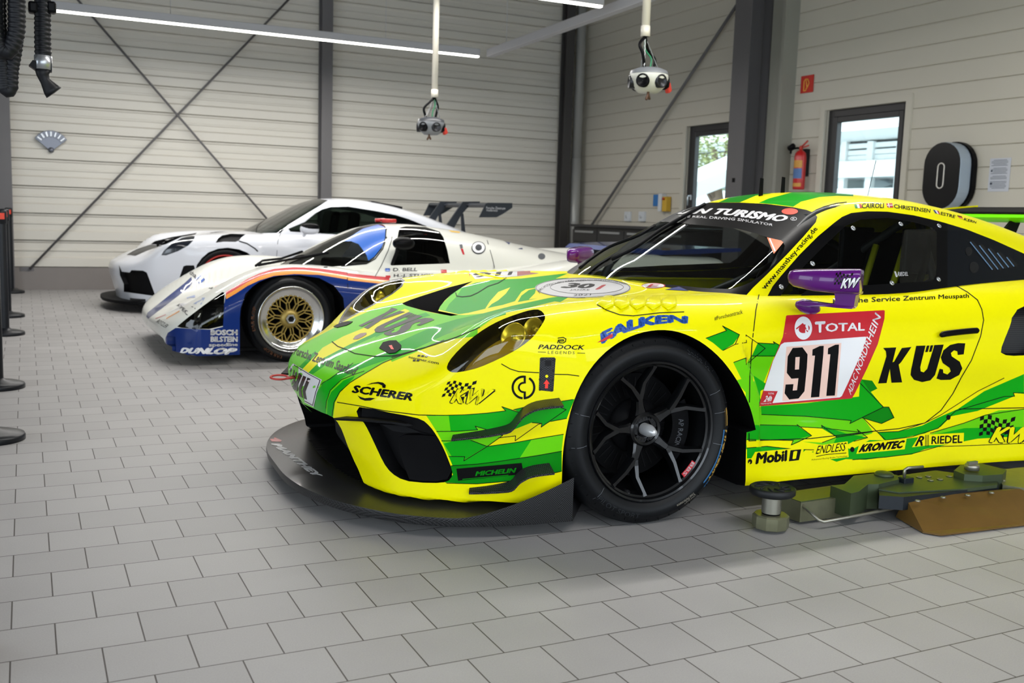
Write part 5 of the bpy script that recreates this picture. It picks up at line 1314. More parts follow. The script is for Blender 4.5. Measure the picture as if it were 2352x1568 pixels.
STK('round_emblem', [(ca(108, -82, -262, 5.0), S_K, 0), (ca(108, -55, 85, 5.0), S_K, 0), (ca(46, -90, -268, 4.2), S_K, 0), (Lw([(cc[0]+3, cc[1]-108*kk), (cc[0]+3, cc[1]-46*kk)], 5), S_K, 0), (Lw([(cc[0]+3, cc[1]+46*kk), (cc[0]+3, cc[1]+108*kk)], 5), S_K, 0)])
STK('latch_arrow', [(P(Z7([(1655, 1068), (1722, 1068), (1722, 1130), (1655, 1130)])), M_DARK, 0), (P(Z7(ell(1673, 1240, 16, 16))), P_Y, .0006), (P(Z7([(1672, 1275), (1705, 1322), (1688, 1322), (1685, 1372), (1653, 1370), (1656, 1322), (1636, 1322)])), mat('red_arrow_film', '#f03020', .4), .0006)], skin=Skin([g0], CARM))
STK('tyre_maker_sign', [(P(Z9([(298, 940), (950, 882), (960, 938), (905, 1000), (315, 1060)])), S_K, 0), (T('MICHELIN', Z9, [(485, 1014), (890, 978), (898, 930), (490, 966)], .055, .15), P_D, .0006), (Lw(Z9([(360, 1045), (815, 1003)]), 1.6), P_D, .0006)], off=.0012)
STK('sponsor_lettering', [(T('Porsche Zentrum Saarland', Z6, [(250, 895), (885, 1122), (942, 1030), (270, 800)], .03), S_K, 0)])
STK('number_plate', [(P(Z6([(247, 990), (330, 1038), (430, 1100), (552, 1163), (500, 1300), (465, 1450), (380, 1405), (280, 1345), (190, 1285), (150, 1230), (160, 1150), (200, 1060)])), S_W, 0), (Lw(Z6([(260, 1008), (340, 1056), (430, 1112), (535, 1168), (490, 1290), (455, 1432), (380, 1390), (290, 1335), (200, 1275)]), 1.6), S_K, .0005),
    (T('H&R', Z6, [(180, 1225), (290, 1290), (345, 1110), (225, 1035)], .03), S_K, .0005)]+[(P(Z6([(x, y), (x+32, y+14), (x-22, y+150), (x-8, y+235), (x-40, y+218), (x-55, y+140)])), S_K, .0005) for x, y in ((312, 1098), (357, 1118), (402, 1138))])
HK = homog(Z6([(940, 590), (1275, 740), (1830, 560), (1395, 385)]))
STK('bonnet_lettering', [(P(HK([((x-1230)/654-(1503-y)*.0006, (1503-y)/302) for x, y in q_])), mat('dark_grey_film', '#16181c', .4, coat=.3, spec=.15), 0) for q_ in KUS])
STK('crest', [(P(Z6([(880, 735), (905, 700), (960, 672), (1020, 664), (1026, 680), (990, 705), (930, 735)])), mat('bronze_film', '#6a3a20', .4), 0)])
STK('latch_arrow', [(P(Z6([(1258, 802), (1292, 795), (1298, 810), (1315, 842), (1285, 840), (1270, 815)])), mat('red_arrow_film', '#f03020', .4), 0)], skin=Skin([o for o in car.children if o.name.startswith('bonnet_latch')], CARM), off=.001)
# bonnet stickers near the windscreen
ce = (1339, 661)
STK('round_anniversary_sticker', [(P(ell(1339, 661.5, 110, 23.5, 40)), S_W, 0), (Lw(ell(1339, 661.5, 108, 22.5, 40), 1.0, True), S_K, .0005), (Lw(ell(1348, 660, 84, 15.5, 36), .8, True), S_K, .0005), (T('30', Z2, [(150, 790), (395, 795), (420, 758), (190, 750)], .06, .2), S_K, .0006), (T('1', Z2, [(412, 803), (470, 800), (500, 765), (445, 768)], .06, .2), S_R, .0006),
    (T('JAHRE', Z2, [(220, 812), (370, 812), (375, 800), (232, 800)], .0), S_K, .0006), (T('2021', Z2, [(250, 852), (382, 846), (385, 832), (255, 838)], .0), S_K, .0006), (curve_text('PRÜFZEICHEN KÜS', Z2, [(0, 835), (10, 810), (60, 775), (160, 752), (250, 742)][::1], [(-20, 805), (0, 790), (50, 760), (150, 738), (245, 728)], .0), S_K, .0006), (curve_text('FAHRZEUGÜBERWACHUNG', Z2, [(215, 745), (400, 735), (540, 742), (640, 765)], [(210, 730), (400, 722), (560, 730), (668, 755)], .0), S_K, .0006)], off=.0012)
STK('small_round_sticker', [(P(Z2(ell(852, 772, 90, 20))), S_R, 0), (P(Z2(ell(852, 772, 82, 17))), S_W, .0004), (T('E', Z2, [(800, 785), (880, 783), (905, 760), (835, 760)], .02), S_R, .0008)])
STK('blue_triangle_sticker', [(P(Z2([(938, 802), (1045, 778), (1118, 812)])), mat('flag_blue', '#1a2c6c', .4), 0), (P(Z2([(1010, 797), (1040, 785), (1075, 800), (1045, 806)])), S_R, .0005)])
STK('race_number_sticker', [(P(Z7([(818, 205), (838, 122), (1100, 112), (1350, 105), (1590, 100), (1592, 132), (1350, 165), (1100, 180), (900, 195)])), S_W, 0), (P(Z7([(818, 205), (838, 122), (850, 122), (832, 203)])), S_R, .0005), (T('911', Z7, [(860, 180), (1290, 150), (1310, 112), (880, 125)], .05), S_K, .0006), (P(Z7([(1355, 112), (1588, 102), (1590, 130), (1355, 160)])), mat('dull_red_film', '#8c3a38', .4), .0005)])
# sill lettering with its yellow ground
STK('sponsor_lettering', [(P(Z5([(250, 625), (310, 520), (680, 488), (668, 590)])), P_Y, 0), (T('Mobil', Z5, [(310, 615), (550, 592), (555, 505), (325, 525)], .06), S_K, .0005), (P(Z5([(565, 592), (642, 583), (660, 500), (578, 508)])), S_K, .0005), (T('1', Z5, [(592, 575), (618, 573), (630, 512), (600, 515)], .05), P_Y, .001)])
STK('sponsor_lettering', [(P(Z5([(735, 592), (765, 475), (1012, 440), (1020, 560)])), P_Y, 0), (T('ENDLESS', Z5, [(768, 538), (992, 512), (1005, 448), (785, 474)], .008, .1), S_K, .0005), (T('Advanced Racing Brake Technology', Z5, [(735, 590), (1012, 560), (1012, 545), (738, 574)], .0), S_K, .0005), (Lw(Z5([(775, 555), (850, 540), (1000, 528)]), 1.6), S_K, .0005)])
STK('sponsor_lettering', [(P(Z5([(1078, 535), (1105, 450), (1460, 418), (1445, 500)])), P_Y, 0), (T('KRONTEC', Z5, [(1092, 526), (1432, 492), (1450, 430), (1118, 462)], .08, .2), S_K, .0005)])
STK('sponsor_lettering', [(P(Z5([(1500, 485), (1560, 392), (1895, 375), (1892, 460), (1630, 470)])), P_Y, 0), (T('RIEDEL', Z5, [(1646, 462), (1882, 452), (1884, 390), (1650, 402)], .03), S_K, .0005), (T('R', Z5, [(1520, 478), (1582, 474), (1600, 400), (1545, 398)], .03, .2), S_K, .0005)]+[(Lw(Z5([(x, 392), (x, 478)]), 1.4), S_K, .0005) for x in (1603, 1614, 1625)])
for p in Z5([(272, 594), (1048, 502), (1777, 258)]):
    STK('sill_plug', [(P(ell(p[0], p[1], 5, 6, 16)), M_MBLK, 0)])
# splitter lettering
STK('splitter_lettering', [(T('MANTHEY', Z8, [(190, 640), (650, 988), (752, 985), (300, 645)], .09, .0), S_W, 0), (P(Z8([(165, 572), (235, 575), (310, 605), (300, 622), (205, 618)])), S_R, 0)], skin=SKS, off=.0012)
# ============================================================ white and blue endurance prototype
M62 = Matrix.Translation((1.685, 7.95, 0))
ZA = Zm((320, 500), 500, 2178); ZB = Zm((780, 480), 640, 2352); ZCc = Zm((240, 440), 520, 2352); ZD = Zm((700, 430), 520, 2352)
Z62 = Table([0, .3, .5, .7, .85, .95, 1.05], [
 (-.95, [.20, .20, .19, .18, .17, .16, .15]), (-.86, [.26, .26, .26, .25, .23, .22, .2]), (-.7, [.32, .33, .36, .38, .37, .34, .30]), (-.5, [.38, .40, .47, .51, .50, .46, .40]),
 (-.3, [.44, .47, .57, .62, .61, .56, .48]), (-.1, [.50, .53, .64, .68, .67, .61, .53]), (.1, [.55, .58, .66, .69, .68, .62, .54]), (.3, [.58, .61, .66, .68, .66, .60, .52]),
 (.6, [.62, .63, .65, .65, .62, .57, .50]), (1.0, [.64, .65, .66, .645, .60, .55, .48]), (1.6, [.66, .66, .66, .65, .61, .56, .50]), (2.3, [.70, .70, .71, .73, .72, .66, .57]), (2.8, [.73, .73, .75, .79, .78, .72, .62]),
 (3.3, [.73, .73, .75, .80, .79, .73, .62]), (3.95, [.71, .71, .73, .78, .77, .71, .6])], sm=(3, 3))
X62 = Table([0, .5, .79, .9, .97], [(.0, [-.86, -.85, -.81, -.75, -.67]), (.15, [-.87, -.86, -.82, -.76, -.68]), (.3, [-.86, -.85, -.81, -.75, -.67]), (.8, [-.80, -.79, -.75, -.7, -.6])], sm=(2, 2))
def f62(x, y, z):
    a = np.abs(y); d = smax(z-Z62(x, a), a-1.0, .10); d = smax(d, X62(z, a)-x, .04); d = smax(d, .065+.10*sstep(-x, .5, .85)*(1-sstep(a, .60, .78))-z, .02); return smax(d, x-3.88, .1)
_r62 = pchip([p[0] for p in [(-.2, .42), (.05, .58), (.3, .735), (.64, .905), (.82, .965), (.97, .992), (1.15, .995), (1.52, .965), (1.95, .90), (2.2, .85), (2.75, .765), (3.2, .70), (3.6, .6)]], [p[1] for p in [(-.2, .42), (.05, .58), (.3, .735), (.64, .905), (.82, .965), (.97, .992), (1.15, .995), (1.52, .965), (1.95, .90), (2.2, .85), (2.75, .765), (3.2, .70), (3.6, .6)]], np.linspace(-.2, 3.6, 400))
def c62(x, y, z):
    a = np.abs(y); zr = np.interp(x, np.linspace(-.2, 3.6, 400), _r62)-.30*a*a-.3*a**4
    aw = .70-.50*(z-.60)-.05*np.maximum(x-1.4, 0); xw = -.12+(z-.5)*1.75+.75*a*a
    d = smax(z-zr, (a-aw)*.9, .08); d = smax(d, (xw-x)*.5, .06); return smax(d, .5-z, .01)
M_W62 = mat('ivory_white_paint', '#dcdcd4', .35, coat=.8, spec=.2); M_B62 = mat('royal_blue_paint', '#0c2a6e', .3, coat=.8, spec=.2); M_R62 = mat('red_stripe', '#c4202a', .35, coat=.6); M_O62 = mat('orange_stripe', '#e8963c', .35, coat=.6)
M_CLR = glass_mat('clear_perspex', '#d6d8d4'); M_GREYG = glass_mat('smoked_perspex', '#4a4e50'); M_GOLD = mat('gold_wheel_centre', '#a08a4a', .4, .5); M_POL = mat('polished_aluminium', '#c9c9c6', .14, .95)
p62 = empty('race_car', 'white and dark blue vintage race car with gold centred wheels, behind the yellow car', 'car'); p62.matrix_world = M62
V, Fs = capsule_mesh(f62, -.55, 3.4, .25, 170, 44, 100); A62 = Shell(V, Fs, f62, [M_W62, M_B62, M_R62, M_O62], M62)
V, Fs = capsule_mesh(c62, .75, 2.9, .62, 140, 44, 74, lo=-.1); B62 = Shell(V, Fs, c62, [M_W62, M_B62, M_R62, M_O62, M_SBLK, mat('sky_blue_visor', '#1f62c0', .35, coat=.6)], M62)
A62.build_bvh(); B62.build_bvh()
P_ar = ZA([(1005, 1500), (1005, 1000), (1015, 900), (1060, 760), (1130, 690), (1200, 640), (1300, 600), (1400, 578), (1600, 572), (1800, 602), (1950, 680), (2040, 800), (2065, 1000), (2080, 1300), (2080, 1500)])
def arch(sh, parent, pts, sgn_y, depth=.26, cx=None, zt=.66):
    h3 = [p for p in to3(sh, pts) if p is not None]; q = [(p[0], p[2]) for p in h3]; q = [(q[0][0], .0)]+q+[(q[-1][0], .0)]
    for sg in (-1, 1):
        fs = sh.cut(q, 'y', sel=lambda f: f.calc_center_median().y*sg > .55 and f.normal.y*sg > -.1); recess(sh, fs, 'wheel_arch_liner', parent, (0, -sg*depth, 0), M_MBLK, M_DARK)
arch(A62, p62, P_ar, 1)
c2 = [(2.77+.36*math.cos(math.radians(t)), .33+.33*math.sin(math.radians(t))) for t in range(0, 181, 9)]+[(2.41, .0), (3.13, .0)]
for sg in (-1, 1):
    fs = A62.cut(c2, 'y', sel=lambda f: f.calc_center_median().y*sg > .55 and f.normal.y*sg > -.1); recess(A62, fs, 'wheel_arch_liner', p62, (0, -sg*.3, 0), M_MBLK, M_DARK)
# blue lower body, both sides; stripes
blue = ZA([(865, 762), (960, 722), (1080, 652), (1200, 592), (1350, 548), (1550, 536), (1800, 545), (2080, 578)])+ZB([(65, 582), (300, 606), (600, 640), (1500, 640), (1720, 545), (2000, 520), (2700, 500), (2700, 900)])+ZA([(2300, 1500), (250, 1500), (262, 1200), (285, 1150), (365, 1100), (560, 1112), (720, 1118), (835, 1090), (850, 860)])
for md in ('cam', 'mir'): A62.cut(blue, md, mi=1)
def band(t0, t1): 
    base = ZA([(862, 742), (960, 685), (1080, 612), (1200, 556), (1350, 510), (1550, 492), (1800, 500), (2080, 546)])+ZB([(65, 540), (300, 565), (420, 575)])
    k = 17.0; a = [(x+.0, y+t0*k) for x, y in base]; b = [(x+(2 if i < 2 else 0), y+t1*k) for i, (x, y) in enumerate(base)]; return a+b[::-1]
for md in ('cam', 'mir'):
    A62.cut(band(0, .45), md, mi=2); A62.cut(band(.45, .95), md, mi=3)
A62.cut(ZA([(70, 990), (90, 1010), (300, 850), (500, 695), (530, 645), (520, 590), (450, 655), (280, 790), (80, 950)]), 'cam', mi=1)
P_h = ZA([(378, 1088), (470, 1010), (640, 880), (830, 742), (855, 748), (850, 860), (838, 1082), (700, 1112), (560, 1112), (420, 1100)])
for md, sg in (('cam', -1), ('mir', 1)):
    fs = A62.cut(P_h, md)
    if fs:
        c3 = np.mean([np.array(f.calc_center_median()) for f in fs], 0); cov = A62.take(fs, 'headlamp_cover', [M_CLR], p62, label='clear perspex headlamp cover')
        g = G()
        for dx, r in ((.05, .075), (-.09, .05)):
            g.lathe([(.01, .04), (r*.7, .035), (r, 0), (r*.92, .0), (r*.5, .02), (.01, .028)], c3+np.array((dx, 0, -.06)), R=roty(-1.35), mt=M_POL, caps=False)
        g.obj('headlamp', parent=cov)
        g = G(); me = cov.data; vs = [np.array(v.co)+(0.08, -.03*sg, -.12) for v in me.vertices]; g.add(vs, [list(p.vertices) for p in me.polygons], M_DKM); g.obj('lamp_recess', parent=cov)
P_d = ZA([(275, 1180), (360, 1190), (368, 1330), (355, 1345), (280, 1335)])
for md in ('cam', 'mir'): recess(A62, A62.cut(P_d, md), 'brake_duct', p62, (.08, 0, 0), M_B62, M_DARK)
bmesh.ops.delete(A62.bm, geom=[q for q in A62.bm.faces if q.normal.z > .3 and (lambda c: c.x > .3 and c.x < 2.4 and abs(c.y) < .55)(q.calc_center_median())], context='FACES')
b62 = A62.finish('body', p62)
P_w = ZD([(-200, 900), (-360, 640), (-300, 560), (0, 670), (0, 660), (300, 520), (600, 400), (780, 370), (830, 400), (850, 430), (845, 520), (800, 640), (720, 740), (640, 790), (400, 815), (200, 830), (0, 860)])
P_v = ZD([(400, 560), (600, 430), (760, 385), (825, 410), (838, 440), (832, 530), (800, 620), (720, 720), (660, 760), (640, 700), (560, 590), (480, 560)])
B62.cut(P_v, 'cam', mi=5); ws = B62.cut(P_w, 'cam')
v5 = [q for q in ws if q.material_index == 5]; cl = [q for q in ws if q.material_index != 5]
B62.take(v5, 'windshield_band', [B62.mats[i] for i in range(6)], p62, label='blue printed edge of the windscreen'); 
for q in cl: pass
ws_o = B62.take(cl, 'windshield', [M_CLR], p62)
P_dw = ZD([(890, 800), (930, 700), (975, 460), (990, 420), (1050, 405), (1250, 410), (1400, 460), (1440, 520), (1480, 650), (1508, 790), (1400, 795), (900, 812)])
for md in ('cam', 'mir'): B62.take(B62.cut(P_dw, md), 'door_window', [M_GREYG], p62)
t62 = B62.finish('roof', p62)
SK62 = Skin([o for o in p62.children], M62)
def S62(name, parts, **k): return sticker(name, [(v, f, m, e) for (v, f), m, e in parts], SK62, p62, 16, .002)
S_BK = mat('black_letters', '#20242c', .5)
S62('sponsor_lettering', [(T('BOSCH', ZA, [(712, 1175), (984, 1175), (984, 1118), (712, 1118)], .07), S_W, 0), (T('BILSTEIN', ZA, [(712, 1242), (984, 1242), (984, 1186), (712, 1186)], .06), S_W, 0), (T('speedline', ZA, [(695, 1300), (984, 1292), (984, 1250), (695, 1252)], .04), S_W, 0), (T('DUNLOP', ZA, [(395, 1355), (965, 1372), (985, 1300), (410, 1298)], .09, .3), S_W, 0)])
S62('driver_name', [(T('D. BELL', ZB, [(452, 527), (655, 525), (660, 495), (455, 497)], .02), S_BK, 0), (T('H.-J. STUCK', ZB, [(455, 582), (790, 580), (795, 548), (458, 550)], .02), S_BK, 0), (P(ZB([(385, 500), (425, 500), (425, 528), (385, 528)])), S_B, 0), (Lw(ZB([(385, 514), (425, 514)]), 1.5), S_R, .001), (P(ZB([(388, 562), (428, 562), (428, 582), (388, 582)])), S_R, 0), (P(ZB([(855, 512), (903, 512), (905, 542), (858, 542)])), S_R, 0)])
S62('round_emblem', [(P(ZB(ell(1172, 328, 60, 54))), S_BK, 0), (P(ZB(ell(1172, 326, 52, 46))), S_W, .0008), (P(ZB(ell(1172, 326, 28, 26))), S_BK, .0016), ]); S62('fuel_cap', [(P(ZB(ell(1705, 400, 30, 26))), mat('grey_cap', '#55585c', .5), 0), ]); S62('figure_decal', [(P(ZB([(1010, 300), (1035, 295), (1040, 330), (1020, 335)])), mat('grey_cap', '#55585c', .5), 0), (P(ZB([(1020, 335), (1040, 335), (1055, 385), (1040, 385)])), S_R, 0)])
S62('nose_decals', [(P(ZA([(555, 610), (605, 570), (622, 582), (572, 625)])), S_B, 0), (P(ZA([(590, 650), (640, 602), (660, 618), (608, 665)])), S_B, 0), (T('cha', ZA, [(500, 560), (560, 608), (585, 565), (520, 525)], .02), S_BK, 0), (Lw(ZA([(430, 830), (560, 910)]), 2), S_BK, 0), (Lw(ZA([(275, 1008), (400, 935)]), 2.4), M_O62, 0), (T('APEC', ZA, [(375, 880), (480, 980), (500, 945), (390, 850)], .03), S_BK, 0), (T('ROTZLER', ZA, [(165, 1045), (265, 1105), (300, 1075), (205, 1015)], .0), S_BK, 0), (P(ZA([(470, 800), (600, 760), (660, 800), (620, 870), (540, 860)])), mat('pale_blue_decal', '#8a97b8', .5), 0), (Lw(ZA([(165, 1010), (265, 970)]), 1.6), S_R, 0)])
S62('tail_panel', [(P(ZB([(1390, 272), (1440, 285), (1630, 320), (1632, 352), (1500, 335), (1430, 300)])), M_B62, 0), (P(ZB([(920, 180), (1090, 200), (1080, 212), (940, 195)])), mat('ochre_decal', '#c8a030', .5), 0)])
S62('panel_seam', [(Lw(ZB([(445, 180), (440, 260), (410, 350), (350, 480), (300, 570)]), 1.6), S_BK, 0), (Lw(ZB([(1245, 265), (1290, 420), (1315, 530)]), 1.4), S_BK, 0), (Lw(ZA([(2080, 555), (2085, 700)]), 1.6), M_MBLK, 0), (Lw(ZD([(200, 832), (400, 818), (640, 795), (730, 745), (810, 640), (850, 520), (852, 430), (830, 398)]), 2.5), M_MBLK, 0)])
# wheels with a lattice centre
def mesh_wheel(parent, x, y, flip, R=.31, w=.30):
    e = empty('wheel', None, None); e.parent = parent; e.location = (x, y, R); e.rotation_euler = (0, 0, PI if flip else 0)
    g = G(); g.lathe(tyre_prof(R, .235, w), axis='y', n=64, mt=M_TYRE, caps=False); t = g.obj('tyre', parent=e)
    g = G(); ring_text(g, 'DUNLOP', .265, .022, 196, 160, 0, mat('tyre_ochre_print', '#8a5c40', .6), .03, yf=lambda r: -.0125); g.obj('tyre_lettering', parent=t); g = G(); ring_text(g, 'DUNLOP', .265, .022, 255, 225, 0, mat('tyre_ochre_print', '#8a5c40', .6), .03, yf=lambda r: -.0125); g.obj('tyre_lettering', parent=t)
    g = G(); g.lathe([(.236, .004), (.236, -.003), (.228, .0), (.222, .014), (.200, .022), (.175, .030), (.165, .035), (.160, .06)], axis='y', n=64, mt=M_POL, caps=False)
    g.lathe([(.160, .05), (.20, .20)], axis='y', n=48, mt=M_MBLK, caps=False)
    for k in range(30): a = 2*PI*k/30; g.lathe([(.004, .0), (.004, -.006), (.001, -.007)], (.168*math.cos(a), .034, .168*math.sin(a)), axis='y', n=6, mt=M_ALU)
    rim = g.obj('rim', parent=e, label='polished rim lip')
    g = G()
    for k in range(20):
        a = 2*PI*k/20; d = .14 if k % 2 else -.14
        p0 = (.058*math.cos(a), .045, .058*math.sin(a)); p1 = (.11*math.cos(a+d*.5), .04, .11*math.sin(a+d*.5)); p2 = (.163*math.cos(a+d*2.0), .036, .163*math.sin(a+d*2.0))
        beam(g, [p0, p1, p2], [.013, .009, .012], [.02, .018, .016], M_GOLD)
        p2 = (.163*math.cos(a-d*1.1), .036, .163*math.sin(a-d*1.1)); beam(g, [p1, p2], [.009, .012], [.018, .016], M_GOLD)
    g.lathe([(.030, .03), (.034, .024), (.050, .030), (.066, .040), (.070, .06)], axis='y', n=36, mt=M_GOLD, caps=False); g.lathe([(.160, .05), (.163, .030), (.172, .033)], axis='y', n=48, mt=M_GOLD, caps=False)
    g.obj('wheel_centre', parent=rim, label='gold lattice wheel centre')
    g = G(); g.lathe([(.036, .03), (.036, .012), (.030, .006), (.024, .008), (.022, .03)], axis='y', n=6, mt=M_ALU, smooth=False, caps=False); g.lathe([(.022, .02), (.001, .035)], axis='y', n=20, mt=M_DARK, caps=False); g.obj('centre_nut', parent=rim)
    g = G(); g.lathe([(.001, .12), (.15, .12), (.15, .15)], axis='y', n=40, mt=M_DISC); g.obj('brake_disc', parent=e)
    return e
for x, y, fl_, R, w in ((0, -.955, False, .31, .28), (0, .955, True, .31, .28), (2.77, -.97, False, .335, .34), (2.77, .97, True, .335, .34)): mesh_wheel(p62, x, y, fl_, R, w)
def gblob(name, c, ax_, m, parent, p=2.0, n=20):
    g = G(); vs = []
    for i in range(n//2+1):
        th = -PI/2+PI*i/(n//2)
        for k in range(n):
            ph = 2*PI*k/n; f = lambda v: math.copysign(abs(v)**(2/p), v)
            vs.append((c[0]+ax_[0]*f(math.cos(th))*f(math.cos(ph)), c[1]+ax_[1]*f(math.cos(th))*f(math.sin(ph)), c[2]+ax_[2]*f(math.sin(th))))
    g.add(vs, [(i*n+k, i*n+(k+1) % n, (i+1)*n+(k+1) % n, (i+1)*n+k) for i in range(n//2) for k in range(n)], smooth=True); return g.obj(name, m, parent)
def w2l(M, p): return np.array(M.inverted() @ Vector(p))
c = w2l(M62, atY(927, 559, 7.22)); mm = gblob('door_mirror', c, (.085, .06, .048), M_SBLK, p62, 2.4); g = G(); g.tube([c+(-.04, 0, -.03), c+(-.06, .05, -.13), c+(-.06, .10, -.18)], .014, 8); g.obj('mirror_arm', M_SBLK, mm)
c = w2l(M62, atY(893, 507, 7.9)); g = G(); g.tube([c+(-.06, 0, 0), c+(.06, 0, 0)], .017, 10); g.tube([c+(-.10, .05, .0), c+(-.02, .05, .006)], .015, 10); g.obj('roof_strobe', mat('red_lamp', '#b01c1c', .3, coat=.5), p62)
g = G(); g.prism([(3.2, .80), (3.25, .84), (3.6, .86), (4.05, .87), (4.05, .84), (3.6, .815)], -.85, .85, 'xz')
g.obj('rear_wing', M_B62, p62, 'dark blue rear wing', auto=.6)
for sg in (-1, 1): g = G(); g.prism([(3.5, .5), (3.8, .5), (3.8, .82), (3.6, .82)], sg*.6-.01, sg*.6+.01, 'xz'); g.obj('wing_support', M_B62, p62)
g = G(); g.box((1.4, 0, .075), (4.0, 1.5, .02)); g.box((1.3, 0, .30), (1.3, 1.1, .42)); g.box((-.35, 0, .22), (.5, 1.0, .26)); g.box((2.5, 0, .40), (1.8, 1.1, .5)); g.obj('underbody', M_DARK, p62)
g = G(); g.box((1.42, -.25, .62), (.12, .42, .5), bev=.03); g.box((1.42, .25, .62), (.12, .42, .45), bev=.03); g.box((.72, 0, .62), (.25, 1.0, .14), bev=.03); g.tube([(.95+.04*math.cos(a), -.25+.15*math.cos(a), .70+.14*math.sin(a)) for a in np.linspace(0, 2*PI, 20)], .012, 8); g.obj('cockpit', M_SBLK, p62)
# wipers on the prototype
for pts in (ZA([(1175, 505), (1230, 450), (1420, 430), (1640, 360)]), ZA([(1200, 500), (1500, 440), (1900, 370)])):
    pp = []
    for p in pts:
        h, n = SK62.hit(*p)
        if h is not None: pp.append(np.array(h)+np.array(n)*.02)
    if len(pp) > 1: g = G(); g.tube(pp, .010, 6); g.obj('wiper', M_MBLK, p62)

# ============================================================ white road sports car
MRS = Matrix.Translation((1.85, 11.45, 0))
prs = empty('sports_car', 'white road sports car with a black swan neck wing, farthest back against the ribbed wall', 'car'); prs.matrix_world = MRS
def frs(x, y, z): return f_low(x, y*1.02, z/1.02)
def crs(x, y, z): return f_cab(x-.03, y*1.02, z/1.0)
M_WRS = mat('cool_white_paint', '#d4d6dc', .32, coat=.9, spec=.25)
V, Fs = capsule_mesh(frs, -.72, 3.1, .34, 130, 40, 90); R1 = Shell(V, Fs, frs, [M_WRS, M_MBLK], MRS)
V, Fs = capsule_mesh(crs, .98, 2.6, .86, 110, 36, 64, lo=-.12); R2 = Shell(V, Fs, crs, [M_WRS, M_MBLK], MRS)
R1.build_bvh(); R2.build_bvh()
M_RSG = glass_mat('green_tinted_glass', '#7d8a84')
for q_ in (ZCc([(1400, 470), (1440, 380), (1700, 200), (2000, 100), (2200, 70), (2320, 90), (2230, 150), (1900, 350), (1830, 430), (1660, 430)]),): R2.take(R2.cut(q_, 'cam'), 'windshield', [M_RSG], prs)
P_s = ZD([(-170, 430), (0, 360), (110, 270), (180, 230), (270, 205), (450, 200), (760, 250), (950, 290), (1080, 330), (1180, 370), (1260, 400), (1400, 520), (1100, 560), (500, 500), (0, 470), (-150, 460)])
for md in ('cam', 'mir'): R2.take(R2.cut(P_s, md), 'side_window', [M_RSG], prs)
bmesh.ops.delete(R1.bm, geom=[q for q in R1.bm.faces if q.normal.z > .3 and (lambda c: c.x > .7 and c.x < 2.6 and abs(c.y) < .6)(q.calc_center_median())], context='FACES')
par = ZCc([(930, 1250), (935, 850), (960, 760), (1010, 690), (1080, 630), (1180, 592), (1280, 582), (1400, 600), (1480, 632), (1560, 690), (1620, 790), (1650, 900), (1660, 1250)])
arch(R1, prs, par, 1)
c2 = [(2.457+.37*math.cos(math.radians(t)), .345+.365*math.sin(math.radians(t))) for t in range(0, 181, 10)]+[(2.087, .0), (2.827, .0)]
for sg in (-1, 1):
    fs = R1.cut(c2, 'y', sel=lambda f: f.calc_center_median().y*sg > .5 and f.normal.y*sg > -.1); recess(R1, fs, 'wheel_arch_liner', prs, (0, -sg*.3, 0), M_MBLK, M_DARK)
hl = ZCc([(590, 660), (620, 610), (700, 540), (800, 480), (900, 455), (938, 462), (930, 500), (870, 560), (760, 620), (640, 662)])
for md, sg in (('cam', -1), ('mir', 1)):
    fs = R1.cut(hl, md)
    if fs:
        c3 = np.mean([np.array(f.calc_center_median()) for f in fs], 0); o = R1.take(fs, 'headlamp', [mat('dark_lamp_glass', '#1c2028', .15, coat=1.0)], prs)
for nm, q_, v in (('lower_grille', ZCc([(150, 760), (160, 870), (200, 960), (200, 1040), (530, 1085), (440, 840), (400, 820), (280, 815), (260, 840), (180, 830)]), (.05, 0, 0)),
              ('side_grille', ZCc([(765, 940), (790, 860), (820, 775), (850, 765), (930, 765), (940, 800), (900, 860), (830, 900)]), (.04, 0, 0)), ('fender_vent', ZCc([(1155, 530), (1180, 485), (1220, 455), (1310, 437), (1400, 440), (1465, 442), (1420, 480), (1395, 510), (1360, 522), (1240, 520)]), (0, 0, -.03)),
              ('bonnet_intake', ZCc([(480, 545), (520, 515), (700, 470), (960, 428), (940, 445), (800, 470), (640, 545), (600, 555)]), (0, 0, -.04)), ('bonnet_panel', ZCc([(230, 655), (330, 600), (480, 548), (600, 560), (450, 610), (320, 668)]), (0, 0, -.004))):
    for md in ('cam', 'mir') if nm != 'bonnet_panel' else ('cam',):
        fs = R1.cut(q_, md)
        if fs: recess(R1, fs, nm, prs, v, M_MBLK, M_DKM if nm == 'bonnet_panel' else M_MBLK)
R1.finish('body', prs); R2.finish('roof', prs)
SKR = Skin(list(prs.children), MRS)
sticker('panel_seam', [(*Lw(ZCc([(1830, 430), (1800, 520), (1785, 700)]), 1.4), mat('seam_grey', '#6a6c72', .5), 0)], SKR, prs, 16, .002)
sticker('fender_edge', [(*Lw(ZCc([(1400, 515), (1480, 540), (1560, 590), (1590, 618)]), 3), M_MBLK, 0)], SKR, prs, 16, .002)
g = G(); vs = []
for x, y in full: vs += [(x*.99, y*.98, .085), (x*.99, y*.98, .115), (x*.6, y*.8, .12), (x*.6, y*.8, .085)]
n = len(full); g.add(vs, [(i*4+k, i*4+4+k, i*4+4+(k+1) % 4, i*4+(k+1) % 4) for i in range(n-1) for k in range(4)]+[(0, 1, 2, 3), tuple(range(4*n-4, 4*n))[::-1]]); g.obj('front_splitter', M_MBLK, prs)
